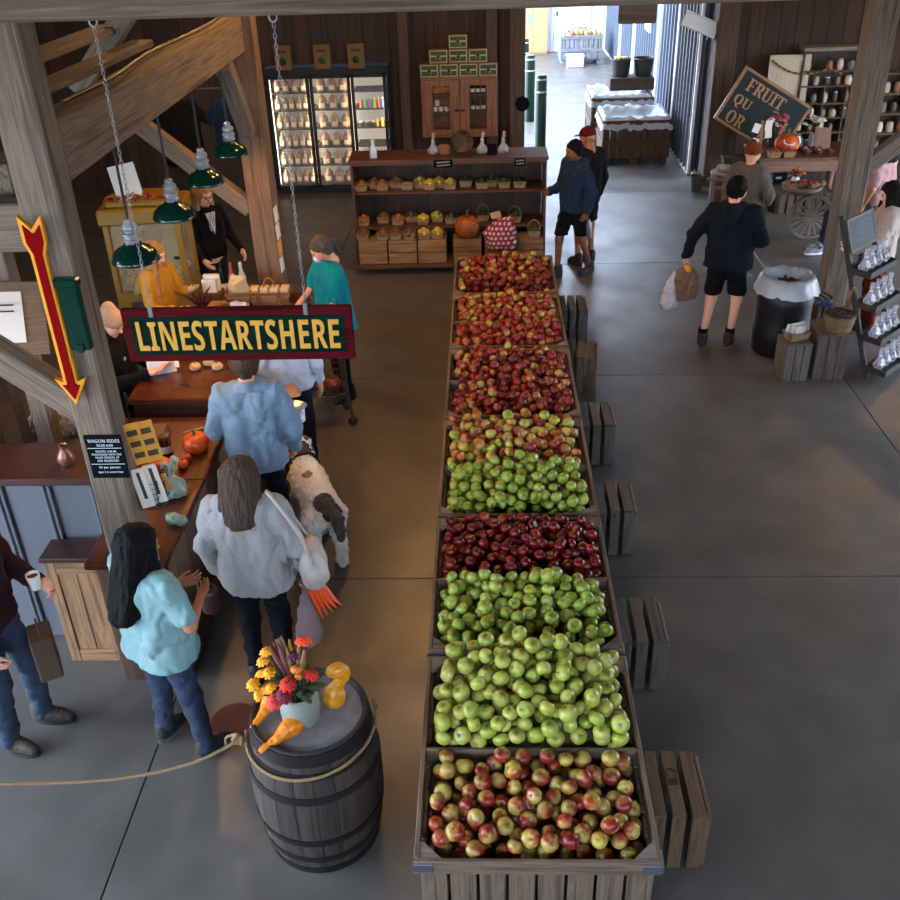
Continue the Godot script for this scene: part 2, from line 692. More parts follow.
func build_shell() -> void:
	rng.seed = 5
	# concrete floor, saw-cut into slabs
	var base := struct("floor", box(16.6, 0.2, 34.0, 0.0), mat("joint", Color(0.1, 0.095, 0.09), 0.95), Vector3(1.0, -0.13, -13.7))
	var conc := mat("concrete", Color(0.37, 0.355, 0.335), 0.5)
	conc.albedo_texture = noise_tex("conc", 0.006, 6, [[0.0, Color(0.84, 0.835, 0.83)], [0.4, Color(0.89, 0.885, 0.88)], [0.6, Color(0.94, 0.935, 0.93)], [1.0, Color(1, 1, 1)]], 1024)
	triplanar(conc, Vector3.ONE * 0.31)
	conc.detail_enabled = true
	conc.detail_blend_mode = BaseMaterial3D.BLEND_MODE_MUL
	conc.detail_uv_layer = BaseMaterial3D.DETAIL_UV_2
	conc.uv2_triplanar = true
	conc.uv2_world_triplanar = true
	conc.uv2_scale = Vector3.ONE * 3.1
	conc.detail_albedo = noise_tex("concfine", 0.16, 3, [[0.0, grey(0.72)], [0.35, grey(0.9)], [0.65, grey(1.0)], [1.0, grey(1.0)]], 512)
	conc.roughness_texture = noise_tex("concr", 0.008, 4, [[0.0, grey(0.62)], [1.0, grey(1.0)]], 512)
	var xs := [-7.2, -2.03, 3.63, 9.2]
	var zs := [3.2, 1.05, -2.33, -5.69, -9.05, -12.4, -15.75, -19.1, -22.5, -25.8, -30.6]
	for i in xs.size() - 1:
		for k in zs.size() - 1:
			part(base, "slab", box(xs[i + 1] - xs[i] - 0.009, 0.04, zs[k] - zs[k + 1] - 0.009, 0.003), conc, Vector3((xs[i] + xs[i + 1]) / 2 - 1.0, 0.11, (zs[k] + zs[k + 1]) / 2 + 13.7))

	var dark0 := wood("barnwall", Color(0.28, 0.18, 0.11), 1, 0.85, true, 4.0)
	var dark1 := wood("barnwall2", Color(0.22, 0.145, 0.09), 1, 0.85, true, 4.0)
	var shell := wood("shell", Color(0.22, 0.16, 0.12), 1, 0.9)
	# back wall left of the passage; recess behind the cooler
	var wb := struct("wall_back", box(7.75, 5.6, 0.12, 0.0), shell, Vector3(-3.225, 2.8, -17.0))
	for seg in [[-7.1, 3.55, 0.0, 5.6], [-1.47, 2.1, 0.0, 5.6], [-3.55, 2.08, 2.02, 3.58]]:
		boards(wb, Vector3(seg[0] + 3.225, seg[2] - 2.8, 0.86), Vector3.RIGHT, seg[1], seg[3], 0.2, 0.03, dark0, dark1)
	# wall beyond the right-hand shop
	var wr := struct("wall_back", box(5.6, 5.6, 0.12, 0.0), shell, Vector3(6.4, 2.8, -16.35))
	boards(wr, Vector3(-2.8, -2.8, 0.08), Vector3.RIGHT, 5.6, 5.6, 0.24, 0.03, dark0, dark1)
	# head over the passage
	struct("wall_header", box(3.0, 2.2, 0.14, 0.01), shell, Vector3(2.14, 4.5, -16.3))
	# left wall with the wide open barn door
	var wl := struct("wall_left", box(0.2, 5.6, 12.2, 0.0), shell, Vector3(-7.1, 2.8, -11.0))
	struct("wall_left", box(0.2, 5.6, 1.6, 0.0), shell, Vector3(-7.1, 2.8, 2.4))
	struct("wall_left", box(0.2, 1.5, 6.6, 0.0), shell, Vector3(-7.1, 4.85, -1.65))
	boards(wl, Vector3(0.12, -2.8, 6.1), Vector3.FORWARD, 12.2, 5.6, 0.3, 0.03, dark0, dark1)
	# right wall with the open shop doors
	struct("wall_right", box(0.2, 5.6, 10.2, 0.0), shell, Vector3(9.1, 2.8, -1.9))
	struct("wall_right", box(0.2, 5.6, 3.0, 0.0), shell, Vector3(9.1, 2.8, -14.9))
	struct("wall_right", box(0.2, 2.6, 6.4, 0.0), shell, Vector3(9.1, 4.3, -10.2))
	# wall behind the camera with a row of loft windows
	struct("wall_front", box(16.4, 3.4, 0.2, 0.0), shell, Vector3(1.0, 1.7, 3.2))
	struct("wall_front", box(16.4, 0.5, 0.2, 0.0), shell, Vector3(1.0, 5.35, 3.2))
	for x in [-6.6, -2.2, 2.2, 6.6, 8.6]:
		struct("wall_front", box(1.2, 1.7, 0.2, 0.0), shell, Vector3(x, 4.25, 3.2))
	struct("ceiling", box(16.6, 0.2, 19.8, 0.0), wood("ceil", Color(0.24, 0.18, 0.14), 0, 0.9), Vector3(1.0, 5.7, -6.6))

	# the bright passage and packing hall beyond
	var white := mat("whitewall", Color(0.86, 0.88, 0.90), 0.6)
	struct("wall_far", box(4.6, 3.6, 0.16, 0.0), white, Vector3(1.6, 1.8, -30.5))
	struct("ceiling", box(4.3, 0.16, 3.4, 0.0), white, Vector3(1.6, 3.55, -18.0))
	for z in [-21.8, -24.7, -27.4, -30.1]:   # roof panels with open skylight strips between
		struct("ceiling", box(4.3, 0.16, 1.4, 0.0), white, Vector3(1.6, 3.55, z))
	for k in 3:
		struct("trim_%d" % (k + 1), box(0.16, 3.5, 0.16, 0.01), white, Vector3(-0.4, 1.75, -20.2 - k * 3.4))

	var ribbed := mat("ribbed_metal", Color(0.29, 0.33, 0.39), 0.6, 0.0)
	var frame := mat("white_trim", Color(0.80, 0.81, 0.80), 0.5)
	var ws := struct("wall_side", box(0.1, 3.5, 14.0, 0.0), mat("sidebase", Color(0.3, 0.33, 0.38), 0.6), Vector3(3.66, 1.75, -23.5))
	for s in [[-16.75, -20.95], [-21.3, -24.4], [-24.75, -26.9], [-27.2, -30.4]]:
		var l: float = s[0] - s[1]
		part(ws, "ribbed_panel", corrugated(l, 3.4, 0.3, 0.06), ribbed, Vector3(-0.085, -1.72, (s[0] + s[1]) / 2 + 23.5), Vector3(0, -PI / 2, 0))
	for z in [-21.12, -24.57, -27.05]:
		part(ws, "jamb", box(0.12, 3.5, 0.22, 0.01), frame, Vector3(-0.09, 0, z + 23.5))
	part(ws, "base_rail", box(0.1, 0.06, 13.8, 0.008), frame, Vector3(-0.1, -1.72, 0))
	part(ws, "pane", box(0.03, 0.55, 0.75, 0.004), mat("lit_pane", Color(0.85, 0.9, 0.95), 0.2), Vector3(-0.13, 0.05, 0.9))


func build_timbers() -> void:
	var g := Color(0.49, 0.42, 0.35)
	# left bay
	timber("timber_post", "big weathered post carrying the red and yellow arrow sign", Vector3(-2.225, 0.98, -4.79), Vector3(-2.225, 5.6, -4.79), 0.21, 0.21, "timber", g)
	timber("timber_post", "square brown timber post rising behind the paper filled baskets", Vector3(-2.18, 0, -9.3), Vector3(-2.18, 5.6, -9.3), 0.25, 0.25, "timberwarm", Color(0.47, 0.36, 0.27))
	timber("timber_post", "dark slim timber post just behind the arrow sign post", Vector3(-2.93, 0, -6.3), Vector3(-2.93, 3.05, -6.3), 0.2, 0.2, "timber", g)
	timber("timber_post", "tall weathered post beside the rack of cellophane bags", Vector3(4.08, 0, -10.9), Vector3(4.08, 5.6, -10.9), 0.27, 0.27, "timber", g)
	timber("tie_beam", "long grey tie beam across the top of the view", Vector3(-2.3, 4.14, -4.66), Vector3(6.5, 4.14, -4.66), 0.28, 0.16, "timber", g)
	timber("lamp_beam", "sloping looking beam that carries the green barn lamps", Vector3(-2.225, 3.36, -4.9), Vector3(-2.225, 3.36, -9.17), 0.2, 0.30, "timber", g, Vector3.UP)
	timber("rear_beam", "second brown beam running behind the green barn lamps", Vector3(-2.66, 3.1, -5.2), Vector3(-2.66, 3.1, -9.6), 0.16, 0.26, "timber", g, Vector3.UP)
	timber("timber_brace", "short brace between lamp beam and brown timber post", Vector3(-2.2, 3.2, -8.6), Vector3(-2.2, 2.5, -9.16), 0.14, 0.14, "brace", g)
	timber("timber_brace", "long diagonal brace leaning left from the brown timber post", Vector3(-2.3, 1.75, -9.3), Vector3(-3.45, 2.75, -9.3), 0.15, 0.15, "brace", g)
	timber("timber_brace", "diagonal brace rising left from the arrow sign post", Vector3(-2.3, 1.95, -4.8), Vector3(-3.5, 2.95, -4.8), 0.16, 0.14, "brace", g)
	timber("wall_girt_beam", "upper horizontal girt left of the arrow sign post", Vector3(-5.5, 2.98, -4.95), Vector3(-2.33, 2.98, -4.95), 0.26, 0.16, "timber", g)
	timber("timber_brace", "pale slanted brace under the roof behind the left chain", Vector3(-3.05, 3.2, -7.5), Vector3(-2.55, 3.75, -7.5), 0.15, 0.12, "brace", g)
	timber("timber_brace", "diagonal brace rising right from the tall weathered post", Vector3(4.2, 1.6, -10.9), Vector3(5.2, 2.45, -10.9), 0.17, 0.15, "brace", g)
	# back wall posts
	for e in [[-1.25, 0.16, "dark wall post between the cooler and the apple box stack"], [0.12, 0.18, "dark wall post just right of the stacked apple boxes"], [0.52, 0.24, "dark corner post at the bright passage opening"]]:
		timber("wall_post", e[2], Vector3(e[0], 0, -16.03), Vector3(e[0], 5.6, -16.03), e[1], 0.16, "walltimber", Color(0.33, 0.25, 0.18))
	timber("wall_post", "broad brown post right of the ribbed metal sliding door", Vector3(3.72, 0, -16.1), Vector3(3.72, 5.6, -16.1), 0.32, 0.3, "walltimber", Color(0.36, 0.28, 0.21))


# ================================================================ apples and bins
# shape of an apple as a lathe with a dimple at either end; colour by a pattern
func apple_mesh(kind: int, s: int, segs := 14, rings := 10) -> ArrayMesh:
	var r := RandomNumberGenerator.new()
	r.seed = 100 + s * 7 + kind * 131
	var noise := FastNoiseLite.new()
	noise.seed = s + kind * 50
	noise.frequency = 0.9
	var v := PackedVector3Array()
	var n := PackedVector3Array()
	var col := PackedColorArray()
	var idx := PackedInt32Array()
	var tall := r.randf_range(0.82, 0.95)
	var side := Vector3(r.randf_range(-1, 1), r.randf_range(-0.5, 0.6), r.randf_range(-1, 1)).normalized()
	var cover := r.randf_range(-0.75, 0.6)
	var lob := r.randf_range(0, 6)
	var skins := [
		[Color(0.55, 0.59, 0.22), Color(0.66, 0.65, 0.32), Color(0.42, 0.46, 0.14)],      # 0 bright green
		[Color(0.52, 0.16, 0.12), Color(0.60, 0.52, 0.25), Color(0.38, 0.08, 0.08)],      # 1 blush over yellow
		[Color(0.36, 0.035, 0.045), Color(0.50, 0.09, 0.07), Color(0.24, 0.02, 0.035)],   # 2 dark red
		[Color(0.50, 0.08, 0.06), Color(0.60, 0.36, 0.14), Color(0.36, 0.045, 0.045)],      # 3 bright red
		[Color(0.56, 0.22, 0.11), Color(0.62, 0.56, 0.24), Color(0.46, 0.13, 0.08)],      # 4 orange blush
		[Color(0.45, 0.53, 0.17), Color(0.56, 0.60, 0.26), Color(0.36, 0.43, 0.12)],      # 5 tart green
	]
	var sk: Array = skins[kind]
	var tone := r.randf_range(0.88, 1.12)
	for i in rings + 1:
		var a := PI * i / rings
		for k in segs:
			var b := TAU * k / segs
			var rad := sin(a) * (1.0 + 0.07 * cos(a)) 
			var y := cos(a) * tall
			y -= 0.26 * exp(-pow(sin(a) / 0.34, 2.0)) * signf(cos(a)) * (1.0 if cos(a) > 0 else 0.7)
			rad *= 1.0 + 0.025 * cos(b * 5.0 + lob) * (0.3 - 0.7 * minf(cos(a), 0.0))
			var p := Vector3(rad * cos(b), y, rad * sin(b))
			v.append(p * 0.5)
			var q := p.normalized()
			var nz := noise.get_noise_3dv(q * 1.5)
			var streak := noise.get_noise_2d(b * 3.5, 9.0 + q.y * 0.5) if kind != 0 and kind != 5 else 0.0
			var f := q.dot(side) * 0.9 + cover + nz * 1.3 + streak * 0.6
			var c: Color
			if kind == 0 or kind == 5:
				c = lin(sk[0]).lerp(lin(sk[1]), clampf(0.4 + f * 0.55, 0, 1))
				if sin(a) < 0.36: c = c.lerp(lin(sk[2]), 0.6)
			elif kind == 2 or kind == 3:
				c = lin(sk[0]).lerp(lin(sk[2]), clampf(nz * 1.6 + 0.4, 0, 1))
				c = c.lerp(lin(sk[1]), clampf((f - 0.35) * 1.5, 0, 1) * (0.9 if kind == 3 else 0.5))
			else:
				c = lin(sk[1]).lerp(lin(sk[0]), clampf(f * 1.3 + 0.95, 0, 1)).lerp(lin(sk[2]), clampf(f * 0.8 - 0.1, 0, 0.7))
			if sin(a) < 0.22: c = c.lerp(lin(Color(0.42, 0.34, 0.18)), 0.6)
			col.append(Color(c.r * tone, c.g * tone, c.b * tone))
	n.resize(v.size())
	for i in rings:
		for k in segs:
			var a := i * segs + k
			var b := i * segs + (k + 1) % segs
			for t in [[a, b, a + segs], [b, b + segs, a + segs]]:
				idx.append_array(t)
				var fn := (v[t[2]] - v[t[0]]).cross(v[t[1]] - v[t[0]])
				for j in t: n[j] += fn
	for i in n.size():
		n[i] = n[i].normalized() if n[i].length() > 1e-9 else (Vector3.UP if i < segs else Vector3.DOWN)
	return commit(v, n, idx, col)


# lets balls of diameter d fall one by one into a box on a mounded bed; returns [position, diameter]
func pile(x0: float, x1: float, z0: float, z1: float, bed: Bed, d: float, count: int, vary := 0.1, tries := 22) -> Array:
	var out := []
	var grid := {}
	var g := d * 1.15
	for i in count:
		var dd := d * rng.randf_range(1.0 - vary, 1.0 + vary)
		var best := Vector3.INF
		var score := 1e9
		for t in tries:
			var x := rng.randf_range(x0 + dd / 2, x1 - dd / 2)
			var z := rng.randf_range(z0 + dd / 2, z1 - dd / 2)
			var b: float = bed.at((x - x0) / (x1 - x0), (z - z0) / (z1 - z0))
			var y: float = b + dd / 2
			var cx := int(floor(x / g))
			var cz := int(floor(z / g))
			for ix in range(cx - 1, cx + 2):
				for iz in range(cz - 1, cz + 2):
					for o in grid.get(Vector2i(ix, iz), []):
						var rr: float = (dd + o[1]) * 0.485
						var h2 := Vector2(x - o[0].x, z - o[0].z).length_squared()
						if h2 < rr * rr: y = maxf(y, o[0].y + sqrt(rr * rr - h2))
			var s := y - b
			if s < score:
				score = s
				best = Vector3(x, y, z)
		out.append([best, dd])
		var key := Vector2i(int(floor(best.x / g)), int(floor(best.z / g)))
		if not grid.has(key): grid[key] = []
		grid[key].append(out[-1])
	return out


var apple_kit := {}
var stem_mesh: ArrayMesh


func apple_variants(kind: int, low := false) -> Array:
	var key := kind * 2 + int(low)
	if not apple_kit.has(key):
		var a := []
		for s in (5 if low else 9): a.append(apple_mesh(kind, s, 10 if low else 14, 7 if low else 10))
		apple_kit[key] = a
	return apple_kit[key]


func apple_mat() -> StandardMaterial3D:
	var m := vcol("apple", 0.34)
	m.metallic_specular = 0.45
	return m


# kinds: [[kind, share], ...]
func pick(kinds: Array) -> int:
	var t := rng.randf()
	for k in kinds:
		t -= k[1]
		if t <= 0.0: return k[0]
	return kinds[0][0]


func apple_basis(d: float) -> Basis:
	var tilt := rng.randf_range(0.0, 1.1) if rng.randf() < 0.7 else rng.randf_range(1.1, 3.0)
	return (Basis(Vector3.UP, rng.randf() * TAU) * Basis(Vector3.RIGHT, tilt) * Basis(Vector3.UP, rng.randf() * TAU)).scaled(Vector3.ONE * d * 1.04)


func heap_single(balls: Array, kinds: Array, label: String, group: String, stems: bool, called: String) -> void:
	if stem_mesh == null:
		stem_mesh = tube([Vector3(0, 0.24, 0), Vector3(0.01, 0.36, 0.005), Vector3(0.05, 0.47, 0.02)], [0.022, 0.018, 0.026], 5)
	for b in balls:
		var k := pick(kinds)
		var vs := apple_variants(k)
		var o := solo(called, vs[rng.randi() % vs.size()], apple_mat(), Transform3D(apple_basis(b[1]), b[0]), label, "apple", group)
		if stems and o.basis.y.y > 0.0:
			part(o, "stem", stem_mesh, mat("stem", Color(0.28, 0.19, 0.1), 0.9))


func heap_many(balls: Array, kinds: Array, called: String, label: String) -> void:
	var root := thing(called, label, "apples")
	root.set_meta("kind", "stuff")
	var lists := {}
	for b in balls:
		var k := pick(kinds)
		var vs := apple_variants(k, true)
		var m: ArrayMesh = vs[rng.randi() % vs.size()]
		if not lists.has(m): lists[m] = []
		lists[m].append(Transform3D(apple_basis(b[1]), b[0]))
	for m in lists:
		var mm := MultiMesh.new()
		mm.transform_format = MultiMesh.TRANSFORM_3D
		mm.mesh = m
		mm.instance_count = lists[m].size()
		for i in lists[m].size(): mm.set_instance_transform(i, lists[m][i])
		var o := MultiMeshInstance3D.new()
		o.name = "apples"
		o.multimesh = mm
		o.material_override = apple_mat()
		o.set_meta("kind", "stuff")
		root.add_child(o, true)


func make_bin(label: String, at: Vector3, depth: float, div: float) -> Node3D:
	var t := thing("apple_bin", label, "bin", at, 0.0, "wooden apple bins in a row")
	var wx := wood("bin", Color(0.47, 0.39, 0.31), 0)
	var wy := wood("bin", Color(0.47, 0.39, 0.31), 1)
	var wz := wood("bin", Color(0.47, 0.39, 0.31), 2)
	var w := 1.10
	var th := 0.024
	# local origin at the middle of the bin's floor; front is +z
	for s in [-1.0, 1.0]:
		part(t, "top_rail", box(w, 0.085, th), wx, Vector3(0, 0.7075, s * (depth / 2 - th / 2)))
		part(t, "top_rail", box(th, 0.085, depth - th * 2), wz, Vector3(s * (w / 2 - th / 2), 0.7075, 0))
		part(t, "skid", box(0.1, 0.09, depth - 0.1), wz, Vector3(s * 0.42, 0.045, 0))
		var n := 8
		for i in n:
			var sw := (w - 0.04) / n
			part(t, "slat", box(sw - 0.014, 0.59, 0.02), wy, Vector3(-w / 2 + 0.02 + sw * (i + 0.5), 0.385, s * (depth / 2 - 0.035)))
		n = 9
		for i in n:
			var sw := (depth - 0.1) / n
			part(t, "slat", box(0.02, 0.59, sw - 0.014), wy, Vector3(s * (w / 2 - 0.035), 0.385, -depth / 2 + 0.05 + sw * (i + 0.5)))
		for s2 in [-1.0, 1.0]:
			part(t, "corner_bracket", join([[box(0.09, 0.05, 0.004, 0.001), at3(Vector3(-s * 0.04, 0, 0.002 * s2))], [box(0.004, 0.05, 0.09, 0.001), at3(Vector3(0.004 * s, 0, -0.04 * s2))]]), mat("steel_bracket", Color(0.42, 0.45, 0.5), 0.45, 0.8), Vector3(s * (w / 2), 0.71, s2 * (depth / 2 + 0.001)))
			var tri := prism(PackedVector2Array([Vector2(0, 0), Vector2(0.1, 0), Vector2(0, 0.1)]), 0.02)
			partx(t, "corner_gusset", tri, wood("gusset", Color(0.52, 0.48, 0.44), 0), Transform3D(Basis(Vector3(-s, 0, 0), Vector3(0, 0, -s2), Vector3(0, 1, 0)), Vector3(s * (w / 2 - th), 0.735, s2 * (depth / 2 - th))))
	part(t, "divider", box(w - th * 2 - 0.002, 0.16, 0.02), wx, Vector3(0, 0.67, div))
	part(t, "base_board", box(w - 0.08, 0.02, depth - 0.08), wz, Vector3(0, 0.1, 0))
	return t


func build_bins() -> void:
	rng.seed = 11
	var fronts := [-2.73, -4.09, -5.43, -6.83, -8.17, -9.51]
	var backs := [-4.05, -5.40, -6.79, -8.13, -9.47, -10.65]
	var divs := [-3.38, -4.74, -6.07, -7.48, -8.77, -10.03]
	var names := ["front wooden bin with green apples behind striped red ones", "second wooden bin with dark red apples behind green ones", "third wooden bin with mixed red apples behind green ones", "fourth wooden bin heaped with purplish red apples", "fifth wooden bin heaped with bright red and yellow apples", "rearmost wooden bin near the produce shelf"]
	# kinds for the front and the rear half of each bin
	var what := [
		[[[1, 0.85], [4, 0.15]], [[0, 1.0]]], [[[5, 1.0]], [[2, 0.9], [3, 0.1]]], [[[5, 1.0]], [[1, 0.45], [4, 0.4], [0, 0.15]]],
		[[[2, 0.5], [3, 0.38], [1, 0.12]], [[1, 0.4], [3, 0.4], [2, 0.2]]], [[[3, 0.8], [1, 0.2]], [[3, 0.45], [4, 0.35], [1, 0.2]]], [[[2, 0.75], [3, 0.15], [4, 0.1]], [[3, 0.6], [4, 0.25], [1, 0.15]]]]
	var words := [
		["red and yellow striped apple in the front half of the front bin", "yellow-green apple in the rear half of the front bin"],
		["green apple in the front half of the second bin", "dark red apple in the rear half of the second bin"],
		["heap of green apples in front half of third bin", "mixed red and yellow apple in the rear half of the third bin"],
		["heap of purplish red apples in front half of fourth bin", "heap of red and yellow apples in rear half of fourth bin"],
		["heap of bright red apples in front half of fifth bin", "heap of red orange apples in rear half of fifth bin"],
		["heap of dark red apples in front half of rearmost bin", "heap of light red apples in rear half of rearmost bin"]]
	var dia := [0.082, 0.078, 0.078, 0.074, 0.074, 0.074]
	var dia_back := [0.086, 0.070, 0.080, 0.074, 0.074, 0.074]
	var liner := mat("kraft_liner", Color(0.40, 0.31, 0.22), 0.9)
	for i in 6:
		var depth: float = fronts[i] - backs[i]
		var mid: float = (fronts[i] + backs[i]) / 2
		var t := make_bin(names[i], Vector3(0.2, 0, mid), depth, divs[i] - mid)
		for half in 2:
			var z1: float = fronts[i] - 0.046 if half == 0 else divs[i] - 0.012
			var z0: float = divs[i] + 0.012 if half == 0 else backs[i] + 0.046
			var d: float = dia[i] if half == 0 else dia_back[i]
			var top := 0.10 if half == 0 else 0.17
			if i == 0 and half == 0: top = 0.03
			if i == 2: top = 0.08
			if i > 2: top = 0.045 if half == 0 else 0.06
			if i == 1 and half == 1: top = 0.09
			var low := 0.62 if not (i == 0 and half == 0) else 0.60
			var bed := Bed.new()
			bed.low = low
			bed.top = top
			var rows := []
			for a in 9:
				var row := []
				for b in 11:
					var u := b / 10.0
					var v := a / 8.0
					row.append(Vector3(lerpf(-0.35 + 0.046, 0.75 - 0.046, u) - 0.2, bed.at(u, v) - 0.004, lerpf(z0, z1, v) - mid))
				rows.append(row)
			part(t, "liner", sheet(rows), liner)
			var area := (1.10 - 0.09) * (z1 - z0)
			var count := int(area / (d * d) * float([[1.5, 2.0], [1.55, 1.72], [1.7, 1.72]][i][half] if i < 3 else 1.55))
			if i == 0 and half == 0: count = int(area / (d * d) * 1.5)
			var balls := pile(-0.35 + 0.044, 0.75 - 0.044, z0, z1 + (0.03 if half == 1 else 0.0), bed, d, count)
			if i < 2 or i == 2 and half == 1:
				heap_single(balls, what[i][half], words[i][half], ["front", "second", "third"][i] + " bin, " + ["front", "rear"][half] + " half", i == 0, [["striped_apple", "green_apple"], ["green_apple", "red_apple"], ["", "striped_apple"]][i][half])
			else:
				heap_many(balls, what[i][half], "apple_heap", words[i][half])
	build_side_crates()


func make_crate(label: String, at: Vector3, turn: float, c: Color, key: String, sx := 0.34, sy := 0.41, sz := 0.42, group := "") -> Node3D:
	var t := thing("wooden_crate", label, "crate", at, turn, group)
	var wy := wood(key, c, 1)
	var wz := wood(key, c, 2)
	var wx := wood(key, c, 0)
	# stands on end: three slats on top, three down the front and back, corner posts inside
	var n := 3
	for i in n:
		var w := (sx - 0.03) / n
		var x := -sx / 2 + 0.015 + w * (i + 0.5)
		part(t, "slat", box(w - 0.03, 0.014, sz, 0.003), wz, Vector3(x, sy - 0.007, 0))
		for s in [-1.0, 1.0]:
			part(t, "slat", box(w - 0.03, sy - 0.02, 0.014, 0.003), wy, Vector3(x, sy / 2 - 0.008, s * (sz / 2 - 0.007)))
	for s in [-1.0, 1.0]:
		for y in [0.03, sy - 0.04]:
			part(t, "end_rail", box(0.018, 0.045, sz - 0.03, 0.003), wz, Vector3(s * (sx / 2 - 0.012), y, 0))
		for s2 in [-1.0, 1.0]:
			part(t, "corner_post", box(0.03, sy - 0.02, 0.03, 0.003), wy, Vector3(s * (sx / 2 - 0.018), sy / 2 - 0.01, s2 * (sz / 2 - 0.03)))
		for i in 3:
			part(t, "end_slat", box(0.012, sy - 0.02, sz / 3 - 0.035, 0.003), wy, Vector3(s * (sx / 2 - 0.006), sy / 2 - 0.01, -sz / 2 + sz / 3 * (i + 0.5)))
	return t


func build_side_crates() -> void:
	var cols := [Color(0.47, 0.36, 0.25), Color(0.37, 0.33, 0.29), Color(0.38, 0.34, 0.31), Color(0.38, 0.35, 0.32), Color(0.42, 0.33, 0.24), Color(0.38, 0.36, 0.34)]
	var lab := ["brown slatted crate with a dark stamp beside the front bin", "grey slatted crate beside the second apple bin", "grey slatted crate beside the third apple bin", "grey slatted crate beside the fourth apple bin", "darker brown slatted crate beside the fifth apple bin", "grey slatted crate beside the rearmost bin near the walking boys"]
	var zs := [-3.46, -4.75, -6.17, -7.48, -8.86, -10.05]
	for i in 6:
		var t := make_crate(lab[i], Vector3(0.945, 0, zs[i]), 0.0 if i != 4 else -0.12, cols[i], "sidecrate%d" % i, 0.33, 0.41 if i != 4 else 0.40, 0.42, "crates along the apple bins")
		if i == 0:
			var ink := mat("stamp_ink", Color(0.12, 0.1, 0.09), 0.9)
			part(t, "stamp", join([[tube(spline([Vector3(-0.02, 0, 0.02), Vector3(-0.026, 0, -0.01), Vector3(0, 0, -0.03), Vector3(0.026, 0, -0.01), Vector3(0.02, 0, 0.02)], 4), 0.004, 5), at3(Vector3.ZERO)], [box(0.05, 0.003, 0.008, 0.0), at3(Vector3(0, 0, 0.04))], [box(0.05, 0.003, 0.008, 0.0), at3(Vector3(0, 0, 0.055))], [box(0.05, 0.003, 0.008, 0.0), at3(Vector3(0, 0, 0.07))]]), ink, Vector3(0, 0.411, -0.06))


# ================================================================ people
class HeadPaint extends Paint:
	func at(p: Vector3, n: Vector3) -> Color:
		if p.z < 0.04 or n.z < 0.1: return Color.WHITE
		for s in [-1.0, 1.0]:
			var e := Vector2(p.x - s * 0.033, p.y - 0.008)
			if absf(e.x) < 0.015 and absf(e.y) < 0.007: return Color(0.12, 0.09, 0.08)
			if absf(e.x) < 0.02 and absf(p.y - 0.028) < 0.006: return Color(0.35, 0.25, 0.2)
		if absf(p.x) < 0.024 and absf(p.y + 0.056) < 0.008: return Color(0.75, 0.38, 0.36)
		if absf(p.x) > 0.03 and absf(p.x) < 0.06 and absf(p.y + 0.03) < 0.02: return Color(1.0, 0.86, 0.82)
		return Color.WHITE


var head_m: ArrayMesh
var hand_m: ArrayMesh
var grip_m: ArrayMesh
var hand_r: ArrayMesh
var grip_r: ArrayMesh
var shoe_m: ArrayMesh
var sole_m: ArrayMesh
var lace_m: ArrayMesh


func v3(x: float, y: float, z: float) -> Vector3:
	return Vector3(x, y, z)


func hand_mesh(curl: float) -> ArrayMesh:
	# left hand hanging: fingers towards -y, palm towards -x, thumb towards +z
	var p := []
	p.append([v3(0, 0.02, 0), v3(0, -0.05, 0.018), 0.024, 0.018, 0.01])
	p.append([v3(0, 0.0, 0), v3(0, -0.075, 0.0), 0.022, 0.017, 0.02])
	p.append([v3(0, -0.01, -0.01), v3(0, -0.07, -0.022), 0.02, 0.015, 0.02])
	var fl := [0.078, 0.086, 0.08, 0.062]
	for i in 4:
		var z := 0.03 - i * 0.0195
		var a := v3(0, -0.075 + absf(i - 1.3) * 0.006, z)
		var dir := v3(0, -1, (1.5 - i) * 0.07)
		for j in 3:
			var turn: float = curl * [0.35, 0.95, 1.5][j]
			var d := v3(-sin(turn), -cos(turn), dir.z).normalized()
			var l: float = fl[i] * [0.45, 0.32, 0.23][j]
			p.append([a, a + d * l, 0.0092 - j * 0.0008, 0.0088 - j * 0.001, 0.004])
			a += d * l
	p.append([v3(0, -0.012, 0.02), v3(-0.012, -0.045, 0.048), 0.015, 0.011, 0.012])
	p.append([v3(-0.012, -0.045, 0.048), v3(-0.02 - curl * 0.012, -0.085, 0.05), 0.011, 0.0085, 0.004])
	return nets(p, 0.0045, 0.0, 8.0, Paint.new())


